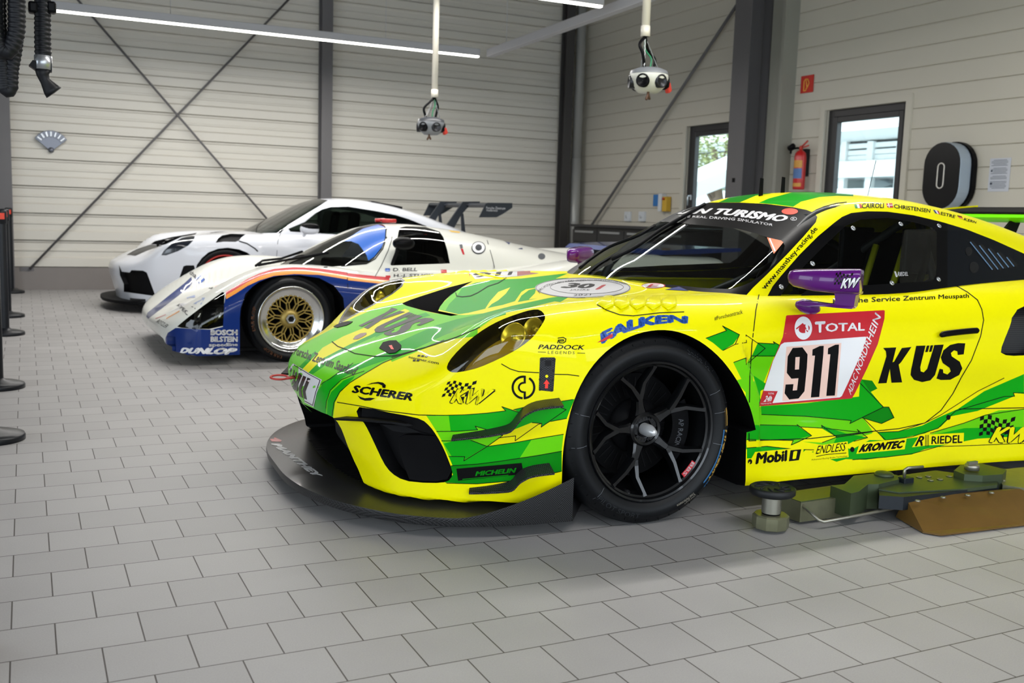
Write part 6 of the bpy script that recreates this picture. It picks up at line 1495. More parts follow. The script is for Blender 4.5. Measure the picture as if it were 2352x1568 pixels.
def road_wheel(parent, x, y, flip, R=.345):
    e = empty('wheel', None, None); e.parent = parent; e.location = (x, y, R); e.rotation_euler = (0, 0, PI if flip else 0)
    g = G(); g.lathe(tyre_prof(R, .262, .27), axis='y', n=56, mt=M_TYRE, caps=False); g.obj('tyre', parent=e)
    m_ = mat('red_wheel', '#b0241e', .35, coat=.5)
    g = G(); g.lathe([(.264, .004), (.264, -.003), (.252, .0), (.245, .02), (.24, .2)], axis='y', n=56, mt=m_, caps=False)
    for k in range(5):
        for s_ in (-.2, .2): a = 2*PI*k/5+s_; beam(g, [(.05*math.cos(a), .03, .05*math.sin(a)), (.15*math.cos(a), .02, .15*math.sin(a)), (.25*math.cos(a), .01, .25*math.sin(a))], [.04, .025, .03], [.03]*3, m_)
    g.lathe([(.001, .01), (.04, .012), (.06, .03), (.06, .06)], axis='y', n=24, mt=M_MBLK); g.obj('rim', parent=e, label='red rim')
    g = G(); g.lathe([(.001, .1), (.19, .1), (.19, .13)], axis='y', n=40, mt=M_DISC); g.obj('brake_disc', parent=e)
for x, y, fl_ in ((0, -.93, False), (0, .93, True), (2.457, -.95, False), (2.457, .95, True)): road_wheel(prs, x, y, fl_)
# swan neck wing
M_WNG = mat('dark_wing_grey', '#23282f', .4)
def wl(px, py, Y): return w2l(MRS, atY(px, py, Y))
A_ = [wl(*p, 10.55) for p in ZD([(1810, 312), (1880, 168), (1900, 160), (2155, 163), (2155, 212), (2060, 275), (1990, 312)])]
pe = [(p[0], p[2]) for p in A_]
for sg in (-1, 1): g = G(); g.prism(pe, sg*.90-.006, sg*.90+.006, 'xz'); ep = g.obj('wing_end_plate', M_WNG, prs)
x0, z0 = pe[1]; x1, z1 = pe[3]
g = G(); g.prism([(x0-.02, z0-.02), (x0+.02, z0+.005), (x1, z1), (x1, z1-.02), (x0+.15, z0-.045), (x0+.02, z0-.04)], -.90, .90, 'xz'); g.obj('wing_blade', M_WNG, prs, auto=.6)
for yc in (-.36, .36):
    g = G(); pts = [(x0-.34, .86), (x0-.22, .86), (x0-.05, z0-.02), (x0+.10, z0+.03), (x0+.10, z0-.01), (x0+.0, z0-.05), (x0-.06, .86), (x0-.10, .86), (x0-.13, 1.0)]
    g.prism([(x0-.34, .86), (x0-.22, .84), (x0-.08, z0-.14), (x0+.02, z0-.03), (x0+.16, z0-.005), (x0+.16, z0+.03), (x0-.06, z0+.02)], yc-.015, yc+.015, 'xz'); g.prism([(x0-.06, .84), (x0-.01, .84), (x0-.05, z0-.12), (x0-.08, z0-.12)], yc-.012, yc+.012, 'xz'); g.obj('wing_swan_neck', M_WNG, prs)
SKW = Skin([o for o in prs.children if o.name.startswith('wing_end_plate')], MRS)
sticker('wing_lettering', [(*T('Porsche Zentrum', ZD, [(1885, 225), (2080, 232), (2085, 205), (1885, 200)], .01), S_W, 0), (*T('Heilbronn', ZD, [(1888, 250), (2002, 252), (2002, 230), (1888, 228)], .01), S_W, 0)], SKW, prs, 16, .002)
ax0 = wl(*ZD([(620, 145)])[0], 11.3); ax1 = wl(*ZD([(970, 210)])[0], 11.3); g = G()
g.prism([(ax0[0], ax0[2]-.02), (ax0[0]+.05, ax0[2]+.005), (ax1[0], ax1[2]+.01), (ax1[0], ax1[2]-.04)], -.30, .30, 'xz'); g.obj('roof_fin', M_MBLK, prs)
c = wl(*ZCc([(2130, 390)])[0], 10.45); m1 = gblob('door_mirror', c, (.10, .07, .055), M_WRS, prs, 2.6); gblob('mirror_cap', c+(.005, 0, .022), (.098, .072, .042), M_SBLK, m1, 2.6); g = G(); g.tube([c+(-.04, .02, -.04), c+(-.03, .12, -.07)], .02, 8); g.obj('mirror_arm', M_WRS, m1); 
mr = copy_tree(m1, prs); mr.scale.y = -1
g = G(); g.box((1.1, 0, .13), (4.0, 1.5, .02)); g.box((.95, 0, .33), (1.4, 1.36, .36)); g.box((2.5, 0, .40), (1.5, 1.2, .55)); g.box((-.42, 0, .32), (.5, .9, .36)); g.obj('underbody', M_DARK, prs)
g = G()
for sg in (-1, 1): g.box((1.45, sg*.36, .78), (.14, .46, .62), R=roty(.15), bev=.05)
g.box((.72, 0, .76), (.3, 1.25, .16), bev=.04); g.obj('seats', M_SBLK, prs)
# ============================================================ things hanging, standing and mounted around the hall
Zw = Zm((1800, 0), 552, 1803); Zx = Zm((1280, 0), 460, 1503); Zy = Zm((0, 0), 800, 1901)
fixture(1.0, 6.0, 4.6, 3.35, 'lit strip light above the yellow race car, outside the frame', power=160)
fixture(0.0, 5.0, 0.2, 3.9, 'lit strip light above the camera, outside the frame', power=110)
# cross running trunking without light
a = fl(1125, 131, LZ); b = fl(1520, -8, LZ)
e = empty('cable_trunking', 'unlit pale grey trunking beam running from the corner towards the camera', 'trunking', (a[0], a[1], LZ), math.atan2(b[1]-a[1], b[0]-a[0])); L = 7.0
g = G(); g.box((L/2, 0, .045), (L, .09, .09), bev=.004); g.obj('housing', M_TRUNK, e)
for x in (.5, 3.5, 6.5): g = G(); g.tube([(x, 0, .09), (x, 0, ZC-LZ)], .004, 6); g.obj('hanger', M_ALU, e)
# hanging supply heads
M_HEADG = mat('grey_plastic_head', '#6f7276', .4); M_HEADL = mat('pale_plastic_head', '#b9bab2', .35); M_PIPE = mat('cream_pipe', '#c9c4b8', .4); M_REDP = mat('red_plug', '#b03226', .45); M_CHAIN = mat('zinc_chain', '#8d8f90', .35, .7)
def supply_head(px, py, Y, r, pipe_px, light, label, rz=0.0):
    c = atY(px, py, Y); e = empty('supply_head', label, 'hanging power supply', tuple(c), rz, 'hanging supply heads')
    hm = M_HEADL if light else M_HEADG
    g = G(); g.lathe([(.001, -.74*r), (.5*r, -.70*r), (.83*r, -.42*r), (1.0*r, 0), (.97*r, .25*r), (.86*r, .36*r)], n=40, mt=hm, caps=False); hd = g.obj('head_shell', parent=e)
    g = G(); g.lathe([(.99*r, .20*r), (.93*r, .38*r), (.6*r, .52*r), (.2*r, .58*r), (.001, .58*r)], n=40, mt=M_HEADG if light else mat('dark_plastic_cap', '#3a3c40', .4), caps=False); g.obj('head_cap', parent=e)
    for k in range(6):
        a = -PI/2-.35+k*PI/3; d = np.array([math.cos(a), math.sin(a), -.1]); g = G(); R = np.stack([np.array([-math.sin(a), math.cos(a), 0]), np.array([0, 0, 1.0]), np.array([math.cos(a), math.sin(a), 0])], 1)
        g.lathe([(.33*r, -.25*r), (.34*r, .06*r), (.28*r, .08*r), (.24*r, .02*r), (.001, .02*r)], d*r*.95+np.array((0, 0, -.10*r)), R=R, mt=M_SBLK if k % 2 else M_DKM, n=20, caps=False); g.obj('socket', parent=hd)
    g = G(); g.box((.62*r, -.80*r, -.42*r), (.34*r, .24*r, .46*r), R=roty(-.5), bev=.006); g.obj('red_socket_cover', M_REDP, hd, 'red plug cover')
    g = G(); g.tube([(-.35*r, -.2*r, -.5*r), (-.38*r, -.2*r, -.85*r), (-.55*r, -.2*r, -1.1*r)], .07*r, 8); g.tube([(-.38*r, -.2*r, -.8*r), (-.2*r, -.2*r, -1.05*r)], .07*r, 8); g.obj('air_coupling', mat('bronze_coupling', '#5c4436', .4, .5), hd)
    pz = atY(*pipe_px, Y)[2]-c[2]; pxo = atY(*pipe_px, Y)[0]-c[0]
    R_ = rotz(-rz); off = R_ @ np.array((pxo, 0, 0))
    g = G(); g.tube([(off[0], off[1], pz), (off[0], off[1], ZC-c[2])], .028, 16, M_PIPE); g.tube([(off[0], off[1], pz), (off[0], off[1], pz+.07)], .032, 16, M_PIPE); g.obj('drop_pipe', parent=e)
    top = np.array((off[0], off[1], pz))
    for k, q in enumerate(((.7*r, -.2*r, .45*r), (-.7*r, -.1*r, .45*r), (.2*r, .6*r, .5*r))):
        g = G(); P_ = [top*(1-t)+np.array(q)*t for t in np.linspace(0, 1, 14)]
        g.tube([p+((.004, 0, 0) if i % 2 else (-.004, 0, 0)) for i, p in enumerate(P_)], .004, 5, M_CHAIN); g.obj('chain', parent=e)
    g = G(); g.tube(smooth_path([top, top+(-.55*r, 0, -.22*abs(pz)), (-.75*r, 0, .55*pz), (-.5*r, 0, .45*r)], 6), .011, 8); g.obj('supply_cable', M_SBLK, e)
    g = G(); g.tube(smooth_path([top, top+(.35*r, 0, -.3*abs(pz)), (.55*r, 0, .5*pz), (.4*r, 0, .5*r)], 6), .011, 8); g.obj('supply_cable', M_SBLK, e)
    g = G(); g.tube(smooth_path([top, top+(.05*r, 0, -.3*abs(pz)), (.15*r, 0, .5*pz), (.1*r, 0, .55*r)], 6), .006, 6); g.obj('earth_wire', mat('green_wire', '#2c7a54', .5), e)
    return e
supply_head(990, 287, 8.6, .125, (998, 224), False, 'smaller dark grey supply head hanging on a thin pipe before the back wall', .4)
supply_head(1490, 181, 5.9, .135, (1482, 84), True, 'pale rounded supply head with a red plug hanging before the side wall', .5)
# wall sign above the extinguisher
M_REDS = mat('red_sign', '#b8281e', .5); M_SIGNY = mat('yellow_sign_print', '#d8a040', .5)
def wall_quad(pts, X): return [atX(*p, X) for p in pts]
q = wall_quad(Zw([(125, 700), (212, 692), (230, 558), (133, 572)]), XW-.014); y0 = (q[0][1]+q[3][1])/2; y1 = (q[1][1]+q[2][1])/2; z0 = (q[0][2]+q[1][2])/2; z1 = (q[2][2]+q[3][2])/2; yc, zc = (y0+y1)/2, (z0+z1)/2; w_, h_ = abs(y1-y0), z1-z0
e = empty('fire_extinguisher_sign', 'small red square sign with an extinguisher symbol on the side wall', 'sign', (XW-.012, yc, zc))
g = G(); g.box((0, 0, 0), (.008, w_, h_)); g.obj('sign_plate', M_REDS, e)
g = G(); s = h_/2
for pts in ([(.35, -.8), (.35, -.3), (-.1, -.3), (-.1, -.8)],): g.tube([(-.006, a_*s*1.0, b_*s) for a_, b_ in ((.45, -.75), (.45, .35), (.2, .6), (-.15, .55), (-.4, .1), (-.15, -.35), (.05, -.55), (.1, -.75), (.45, -.75))], .006, 6); g.tube([(-.006, .15*s, .6*s), (-.006, .05*s, .1*s), (-.006, -.05*s, -.3*s)], .006, 6)
g.obj('extinguisher_symbol', M_SIGNY, e)
# extinguisher
c = atX(1835, 435, XW-.12); e = empty('fire_extinguisher', 'red fire extinguisher hung on the side wall left of the second window', 'fire extinguisher', (XW-.11, c[1]+.02, c[2]))
g = G(); g.lathe([(.001, 0), (.062, .0), (.066, .015), (.066, .36), (.058, .40), (.035, .425), (.02, .43)], n=28, mt=mat('extinguisher_red', '#b01c1c', .3, coat=.5), caps=False); cyl = g.obj('cylinder', parent=e)
g = G(); 
for za, zb, mt_ in ((.24, .32, mat('label_gold', '#c08a38', .5)), (.12, .23, mat('label_blue', '#4a6a9c', .5)), (.03, .07, mat('label_gold', '#c08a38', .5))):
    vs = []
    for k in range(9):
        a = PI-.9+1.8*k/8+.3
        for zz in (za, zb): vs.append((.0668*math.cos(a), .0668*math.sin(a), zz))
    g.add(vs, [(2*i, 2*i+1, 2*i+3, 2*i+2) for i in range(8)], mt_)
g.obj('instruction_label', parent=cyl)
g = G(); g.lathe([(.02, .43), (.02, .47), (.012, .48), (.001, .48)], n=16); g.tube([(0, 0, .465), (-.0, -.10, .53)], .010, 8, M_REDP); g.tube([(0, 0, .455), (0, -.12, .48)], .008, 8, M_REDP); g.obj('valve_handle', M_REDP, e)
g = G(); g.tube(smooth_path([(0, .0, .45), (0, .07, .46), (-.02, .13, .44), (-.02, .14, .40)], 5), .012, 8); g.lathe([(.01, 0), (.028, .0), (.034, -.07), (.001, -.07)], (-.02, .10, .49), R=rotx(1.1), n=16); g.obj('discharge_horn', M_SBLK, e)
g = G(); g.box((.08, 0, .30), (.06, .05, .30)); g.obj('wall_bracket', M_DKM, e)
# charger
pf = Zw([(1050, 1300), (1320, 1300)]); cy = (atX(*pf[0], XW-.22)[1]+atX(*pf[1], XW-.22)[1])/2; zt = atX(*Zw([(1200, 1065)])[0], XW-.22)[2]; zb = atX(*Zw([(1180, 1570)])[0], XW-.22)[2]; hw = abs(atX(*pf[0], XW-.22)[1]-atX(*pf[1], XW-.22)[1])/2; zc = (zt+zb)/2; hh = (zt-zb)/2
def stadium(hw, hh, n=14): return [(hw*math.cos(a), hh-hw+hw*math.sin(a)) for a in np.linspace(0, PI, n)]+[(hw*math.cos(a), -hh+hw+hw*math.sin(a)) for a in np.linspace(PI, 2*PI, n)]
e = empty('charging_station', 'tall oval wall charger with black face and silver rim, beside the second window', 'charging station', (XW-.22, cy, zc))
g = G(); g.prism(stadium(hw, hh), 0, .15, 'yz'); g.obj('charger_rim', mat('silver_grey_shell', '#a4b2c0', .35, .3), e, bevel=.01)
g = G(); g.prism(stadium(hw*.985, hh*.99), -.006, .004, 'yz'); fc = g.obj('charger_face', mat('gloss_black_face', '#08080a', .25, spec=.3), e)
g = G(); st_ = stadium(.036, .115); g.tube([(-.009, y_, z_+.0) for y_, z_ in st_], .006, 8, closed=True); g.obj('light_ring', mat('white_ring', '#c8c4bc', .4), fc)
g = G(); g.prism(stadium(hw*1.10, hh*1.04), .15, .20, 'yz'); g.obj('charger_back', M_SBLK, e)
# notice sheet
q = wall_quad(Zw([(1525, 1440), (1685, 1432), (1708, 1180), (1553, 1190)]), XW-.006); yc = np.mean([p[1] for p in q]); zc = np.mean([p[2] for p in q]); w_ = (abs(q[0][1]-q[1][1])+abs(q[2][1]-q[3][1]))/2; h_ = (abs(q[0][2]-q[3][2])+abs(q[1][2]-q[2][2]))/2
e = empty('notice_sheet', 'white printed notice on the wall right of the oval charger', 'notice', (XW-.004, yc, zc))
g = G(); g.box((0, 0, 0), (.003, w_, h_)); g.obj('paper', mat('white_paper', '#b9bcc4', .6), e)
g = G()
for k in range(22):
    z = h_*.44-k*h_*.04
    if k in (5, 11, 15): continue
    ww = w_*(.78 if k % 3 else .62); g.box((-.0025, (w_*.02 if k % 3 else -.0), z), (.0015, ww, h_*.012))
g.box((-.0025, w_*.38, h_*.12), (.0015, w_*.07, h_*.05)); g.box((-.0025, w_*.36, -h_*.26), (.0015, w_*.10, h_*.07)); g.obj('printed_lines', mat('dark_print', '#3c424e', .6), e)
# switch boxes and sockets
c = atX(*Zx([(785, 1520)])[0], XW-.05); e = empty('switch_box', 'blue white and yellow control box low on the side wall', 'switch box', (XW-.05, c[1], c[2]))
g = G(); g.box((0, .10, .03), (.08, .12, .16), bev=.005); g.obj('blue_cover', mat('blue_cover', '#2a6aa8', .5), e); g = G(); g.box((0, 0, 0), (.08, .08, .24), bev=.005); g.obj('white_cover', mat('white_plastic', '#c4c8cc', .5), e); g = G(); g.box((0, -.11, -.02), (.08, .10, .20), mat('yellow_cover', '#c09a30', .5), bev=.005); g.lathe([(.001, -.02), (.016, -.02), (.016, .0)], (-.045, -.11, .05), axis='x', n=16, mt=M_REDP); g.obj('yellow_cover', mat('yellow_cover', '#c09a30', .5), e)
for k, (px, lab) in enumerate(((1442, 'white wall socket under the brace, left of the pair'), (1475, 'white wall socket under the brace, right of the pair'))):
    c = atX(px, 497, XW-.02); g = G(); g.box((0, 0, 0), (.04, .14, .14), bev=.004); g.lathe([(.03, -.021), (.03, -.024), (.001, -.024)], axis='x', n=16); o = g.obj('wall_socket', mat('white_plastic', '#c4c8cc', .5), label=lab, cat='socket', group='wall sockets above the tool cabinet'); o.location = (XW-.02, c[1], c[2])
g = G(); g.box((0, 0, 0), (.012, .05, .05)); c = atX(1711, 422, XW-.36); o = g.obj('cable_clip', M_SBLK, label='small black square clip on the side of the big grey column', cat='clip'); o.location = (XW-.356, 9.55, 1.60)
# tool cabinet along the right wall
cx = 7.50; y0c, y1c = 9.95, 12.75; zt = 1.0
e = empty('tool_cabinet', 'long black workshop cabinet with drawers against the side wall', 'cabinet', (cx, (y0c+y1c)/2, 0)); W_ = y1c-y0c
g = G(); g.box((.02, 0, .49), (.62, W_, .98), bev=.004); g.obj('cabinet_body', mat('charcoal_metal', '#1c1c1e', .45), e); g = G(); g.box((0, 0, 1.0), (.68, W_+.02, .035), bev=.004); g.obj('worktop', mat('dark_worktop', '#262628', .5), e)
nb = 4
for i in range(nb):
    for j in range(5):
        yc_ = -W_/2+W_*(i+.5)/nb; z_ = .86-j*.185; g = G(); g.box((-.30, yc_, z_), (.02, W_/nb-.02, .175), bev=.003); d_ = g.obj('drawer', mat('drawer_front', '#202022', .4), e); g = G(); g.box((-.318, yc_, z_+.055), (.018, W_/nb*.72, .03), bev=.004); g.obj('drawer_handle', mat('handle_grey', '#8a8c8c', .35, .3), d_)
# fan shaped badge on the back wall
c = atY(117, 322, YW-.06); e = empty('wall_badge', 'grey fan shaped metal trophy plate mounted on the ribbed wall', 'wall decoration', (c[0], YW-.05, c[2]))
M_BG = mat('grey_badge_metal', '#6c6f78', .35, .6)
g = G(); fan = [(0, -.14)]+[(.21*math.sin(a), -.09+.21*math.cos(a)) for a in np.linspace(1.05, -1.05, 15)]; g.prism(fan, -.02, .0, 'xz'); g.obj('fan_plate', M_BG, e, bevel=.004)
for k in range(7):
    a = -.9+1.8*k/6; g = G(); R = roty(a); g.box((.165*math.sin(a), -.03, -.09+.165*math.cos(a)), (.026, .03, .07), R=R, bev=.006); g.obj('fan_blade', M_ALU, e)
g = G(); g.lathe([(.001, -.045), (.03, -.04), (.035, -.02)], (0, 0, -.12), axis='y', n=20); g.obj('fan_hub', M_BG, e)
# belt stanchions in a row at the left edge
M_ST = mat('black_powder_coat', '#15171b', .35, spec=.3)
st0 = None
for k, (y_, lab) in enumerate(((9.05, 'black belt post with the red belt, third from the wall'), (10.48, 'black belt post second from the back wall, half hidden'), (13.3, 'black belt post farthest away, at the foot of the back wall'), (6.43, 'black belt post base midway along the left edge'), (5.0, 'black belt post base nearest but one at the left edge'), (2.49, 'black belt post base cut by the left edge, nearest the camera'))):
    if st0 is None:
        e = empty('belt_post', lab, 'barrier post', (-.172, y_, 0), 0, 'belt posts along the left edge')
        g = G(); g.lathe([(.150, 0), (.150, .018), (.145, .028), (.11, .038), (.05, .048), (.038, .058)], n=48); g.obj('base', M_ST, e)
        g = G(); g.box((.0, -.041, .962), (.05, .008, .05), bev=.002); g.obj('belt_tab', mat('red_belt', '#d0402c', .6), e, 'red belt end on the head'); g = G(); g.lathe([(.036, .05), (.036, .90)], n=24, caps=False); g.obj('post', M_ST, e)
        g = G(); g.lathe([(.036, .90), (.042, .905), (.042, 1.0), (.036, 1.012), (.001, 1.012)], n=24); g.obj('belt_head', M_ST, e); st0 = e
    else:
        c_ = copy_tree(st0); c_.location = (-.235 if y_ < 3 else -.172, y_, 0); c_['label'] = lab
g = G(); g.tube([(-.24, 9.05, 1.0), (-1.0, 9.1, .97), (-2.2, 9.15, .99)], .003, 4)
pts = [(-.216, 9.05), (-.8, 9.08), (-1.5, 9.12), (-2.315, 9.15)]; vs = []
for i, (x, y) in enumerate(pts): z = (.96, .935, .925, .95)[i]; vs += [(x, y, z-.028), (x, y, z+.028), (x, y+.003, z+.028), (x, y+.003, z-.028)]
g = G(); g.add(vs, [(i*4+k, i*4+4+k, i*4+4+(k+1) % 4, i*4+(k+1) % 4) for i in range(3) for k in range(4)]+[(0, 1, 2, 3), (15, 14, 13, 12)]); g.obj('barrier_belt', mat('red_belt', '#d0402c', .6), label='red retractable belt leaving the post towards the left', cat='belt')
c_ = copy_tree(st0); c_.location = (-2.36, 9.15, 0); c_['label'] = 'black belt post outside the left edge, holding the belt end'
# exhaust hoses
M_HOSE = mat('black_hose', '#131418', .5, spec=.3)
def hose(pts, r, pitch=.02, name='hose'):
    P_ = smooth_path(pts, 12); d = np.r_[0, np.cumsum([np.linalg.norm(P_[i+1]-P_[i]) for i in range(len(P_)-1)])]; n = int(d[-1]/pitch*4); A = np.array(P_)
    Q = [np.array([np.interp(s, d, A[:, k]) for k in range(3)]) for s in np.linspace(0, d[-1], n)]
    g = G(); g.tube(Q, [r*(1+.06*math.cos(i*PI/2)) for i in range(n)], 18, M_HOSE); return g
def hp_(px, py, Y=5.0): return tuple(atY(px, py, Y))
e = empty('exhaust_hose', 'black ribbed exhaust hose with a metal cuff and nozzle, hanging at the top left', 'exhaust hose', hp_(98, 140)); o0 = np.array(hp_(98, 140))
hose([np.array(hp_(98, -230))-o0, np.array(hp_(98, 60))-o0, np.array(hp_(99, 128))-o0], .034).obj('hose', parent=e)
g = G(); g.tube([np.array(hp_(99, 128))-o0, np.array(hp_(99, 160))-o0], .037, 20, M_ALU); g.obj('hose_cuff', parent=e, label='bare metal cuff')
g = G(); g.tube([np.array(hp_(p, q))-o0 for p, q in ((99, 158), (98, 172), (104, 186), (118, 206), (124, 213))], [.036, .026, .022, .036, .040], 18, M_HOSE); g.box(np.array(hp_(78, 150))-o0, (.03, .05, .03), M_SBLK, R=roty(.6)); g.box(np.array(hp_(113, 150))-o0, (.02, .04, .06), M_SBLK); g.obj('nozzle', parent=e)
g = G(); g.box(np.array(hp_(76, 18))-o0, (.04, .06, .05), M_SBLK, bev=.01); g.obj('hose_clamp', parent=e); g = G(); g.box(np.array(hp_(118, 18))-o0, (.04, .06, .05), M_SBLK, bev=.01); g.obj('hose_clamp', parent=e)
e = empty('exhaust_hose', 'black ribbed exhaust hose coiled in loops at the top left corner', 'exhaust hose', hp_(20, 120, 4.8)); o0 = np.array(hp_(20, 120, 4.8)); f_ = lambda p, q, y=4.8: np.array(hp_(p, q, y))-o0
hose([f_(36, -240), f_(38, 0), f_(36, 80), f_(14, 118), f_(-8, 90), f_(-14, 0), f_(-14, -200)], .034).obj('hose_loop', parent=e)
hose([f_(38, -200, 4.9), f_(38, 60, 4.9), f_(26, 160, 4.9), f_(24, 200, 4.9), f_(14, 205, 4.9), f_(8, 160, 4.9), f_(-2, 60, 4.9), f_(-4, -200, 4.9)], .030).obj('hose_loop', parent=e)
# ---- lift arms beside the race car
M_OLV = mat('green_steel_paint', '#44503a', .4, .4, noise=.15, nscale=14); M_GRT = mat('worn_olive_steel', '#74745c', .38, .5, noise=.25, nscale=25); M_BLS = mat('blue_black_steel', '#1a2026', .4, .2, noise=.3, nscale=60); M_STL = mat('bare_steel', '#9a988c', .35, .8)
def lz(px, py, z): return fl(px, py, z)
e = empty('vehicle_lift', 'low vehicle lift with swing arms lying beside the sill of the yellow race car', 'vehicle lift', (0, 0, 0))
def slab(name, pts, z0, z1, m, parent, bev=.004, label=None):
    """outline traced on its top face at height z1"""
    T_ = [lz(*p, z1) for p in pts]; k = len(T_); g = G(); tri = tessellate_polygon([[Vector((p[0], p[1], 0)) for p in T_]])
    B_ = [(p[0], p[1], z0) for p in T_]; g.add([tuple(p) for p in T_]+B_, [tuple(t) for t in tri]+[tuple(k+j for j in t[::-1]) for t in tri]+[(i, k+i, k+(i+1) % k, (i+1) % k) for i in range(k)]); return g.obj(name, m, parent, label, auto=.5)
c = lz(*Z5([(445, 790)])[0], .155); g = G()
g.lathe([(.001, -.025), (.072, -.025), (.080, -.018), (.080, .0), (.074, .004), (.072, .001), (.001, .001)], c, n=48, mt=M_RUB)
for k in range(9):
    a = 2*PI*k/9; g.tube([c+(.03*math.cos(a), .03*math.sin(a), .002), c+(.062*math.cos(a+.5), .062*math.sin(a+.5), .002)], .0035, 5, M_RUB)
pad = g.obj('lift_pad', parent=e, label='round black rubber pad')
g = G(); g.lathe([(.034, -.09), (.034, -.025)], c, n=28, mt=M_STL, caps=False); g.lathe([(.032, -.135), (.032, -.09)], c, n=28, mt=M_SBLK); g.obj('pad_stem', parent=pad)
g = G(); g.lathe([(.001, .012), (.062, .012), (.064, .02), (.064, .055), (.058, .06), (.001, .06)], (c[0], c[1], 0), n=10, mt=M_GRT, smooth=False); g.obj('arm_tip', parent=e, auto=.3)
slab('lift_arm', Z5([(500, 850), (560, 822), (890, 775), (1010, 830), (1150, 805), (1150, 830), (1060, 855), (660, 905)]), .012, .085, M_GRT, e)
slab('arm_top_plate', Z5([(520, 848), (575, 822), (880, 785), (1040, 838), (900, 860), (660, 898)]), .085, .088, M_OLV, e)
slab('arm_knuckle', Z5([(885, 775), (990, 765), (1060, 700), (1240, 680), (1390, 695), (1405, 728), (1250, 765), (1170, 765), (1100, 820), (1040, 835)]), .03, .125, M_OLV, e)
c1 = lz(*Z5([(1290, 698)])[0], .125); g = G(); g.lathe([(.001, .012), (.030, .012), (.036, .006), (.037, 0)], c1, n=28, mt=M_OLV); g.obj('pivot_cap', parent=e)
c1 = lz(*Z5([(1350, 760)])[0], .10); g = G(); g.lathe([(.001, .008), (.05, .008), (.052, .004), (.052, -.012), (.001, -.012)], c1, n=40, mt=M_STL)
for k in range(36): a = 2*PI*k/36; g.box(c1+(.0525*math.cos(a), .0525*math.sin(a), -.003), (.003, .003, .012), M_DKM, R=rotz(a))
g.obj('locking_gear', parent=e)
g = G(); hs_ = [(650, 905), (800, 1040), (830, 1050), (1180, 985), (1470, 925), (1480, 905), (1440, 890), (1240, 850)]
g.tube([tuple(lz(*p, z)) for p, z in zip(Z5(hs_), (.08, .035, .032, .04, .05, .055, .06, .07))], .006, 8); g.obj('arm_handle_bar', M_STL, e)
slab('lift_carriage', Z5([(1250, 800), (1400, 700), (1680, 660), (1900, 690), (2150, 745), (2150, 770), (1900, 800), (1400, 825)]), .098, .11, M_OLV, e)
slab('carriage_front', Z5([(1250, 800), (1400, 700), (1680, 660), (1900, 690), (2155, 745), (2160, 775), (1900, 810), (1440, 862), (1255, 850)]), .055, .105, M_BLS, e)
for p in Z5([(1558, 712), (1625, 705), (1642, 735), (1715, 728), (1786, 705)]):
    c1 = lz(*p, .111); g = G(); g.lathe([(.012, .0), (.012, .002), (.009, .002), (.007, -.004), (.001, -.004)], c1, n=16); g.obj('carriage_bolt', M_STL, e)
slab('arm_knuckle', Z5([(1820, 660), (1870, 620), (2020, 605), (2220, 655), (2190, 690), (2040, 700), (1900, 690)]), .03, .135, M_OLV, e)
c1 = lz(*Z5([(1955, 655)])[0], .14); g = G(); g.lathe([(.001, .022), (.026, .022), (.028, .016), (.028, 0)], c1, n=24); g.box(c1+(0, 0, .028), (.05, .012, .012)); g.obj('locking_pin', M_STL, e)
c1 = lz(*Z5([(2060, 700)])[0], .10); g = G(); g.lathe([(.001, .02), (.042, .02), (.044, .014), (.044, -.004), (.001, -.004)], c1, n=36); g.obj('knurled_knob', M_STL, e)
c1 = lz(*Z5([(1455, 740)])[0], .115); g = G(); g.box(c1, (.05, .035, .03), bev=.003); g.obj('pin_block', M_BLS, e)
g = G(); g.tube([c1+(-.01, 0, .01), c1+(-.01, 0, .045), c1+(.0, -.004, .052), c1+(.075, -.01, .052)], .006, 8); g.obj('crank_pin', M_STL, e)
slab('lift_arm', Z5([(2150, 700), (2210, 650), (2700, 600), (2900, 650), (2900, 760), (2400, 800), (2190, 770)]), .02, .10, M_GRT, e)
g = G(); g.tube([tuple(lz(*p, z)) for p, z in zip(Z5([(2160, 660), (2190, 740), (2290, 800), (2500, 780), (2700, 760)]), (.12, .10, .07, .07, .07))], .007, 8); g.obj('arm_handle_bar', M_STL, e)
# amber deflector plate hinged on the carriage
M_AMB = mat('amber_plastic', '#6c5022', .35, trans=.12, noise=.25, nscale=9)
top = [lz(*p, .088) for p in Z5([(1455, 880), (1800, 852), (2150, 818)])]; bot = [lz(*p, .004) for p in Z5([(1380, 1015), (1585, 1135), (1720, 1158), (2352, 1080), (2700, 1040)])]
g = G(); poly = [top[0], bot[0], bot[1], bot[2], bot[3], bot[4], lz(*Z5([(2500, 800)])[0], .088), top[2], top[1]]
V_ = [np.array(p) for p in poly]; k = len(V_); tri = tessellate_polygon([[Vector(p) for p in V_]]); g.add(V_+[p+(0, 0, .006) for p in V_], [tuple(t) for t in tri]+[tuple(k+j for j in t[::-1]) for t in tri]+[(i, k+i, k+(i+1) % k, (i+1) % k) for i in range(k)])
g.obj('deflector_plate', M_AMB, e, 'scratched amber plastic plate')
for p in Z5([(1545, 895), (1738, 868), (1925, 852), (2105, 832)]):
    c1 = lz(*p, .094); g = G(); g.lathe([(.001, .006), (.008, .005), (.011, 0)], c1, n=12); g.obj('plate_screw', M_STL, e)
o_ = e
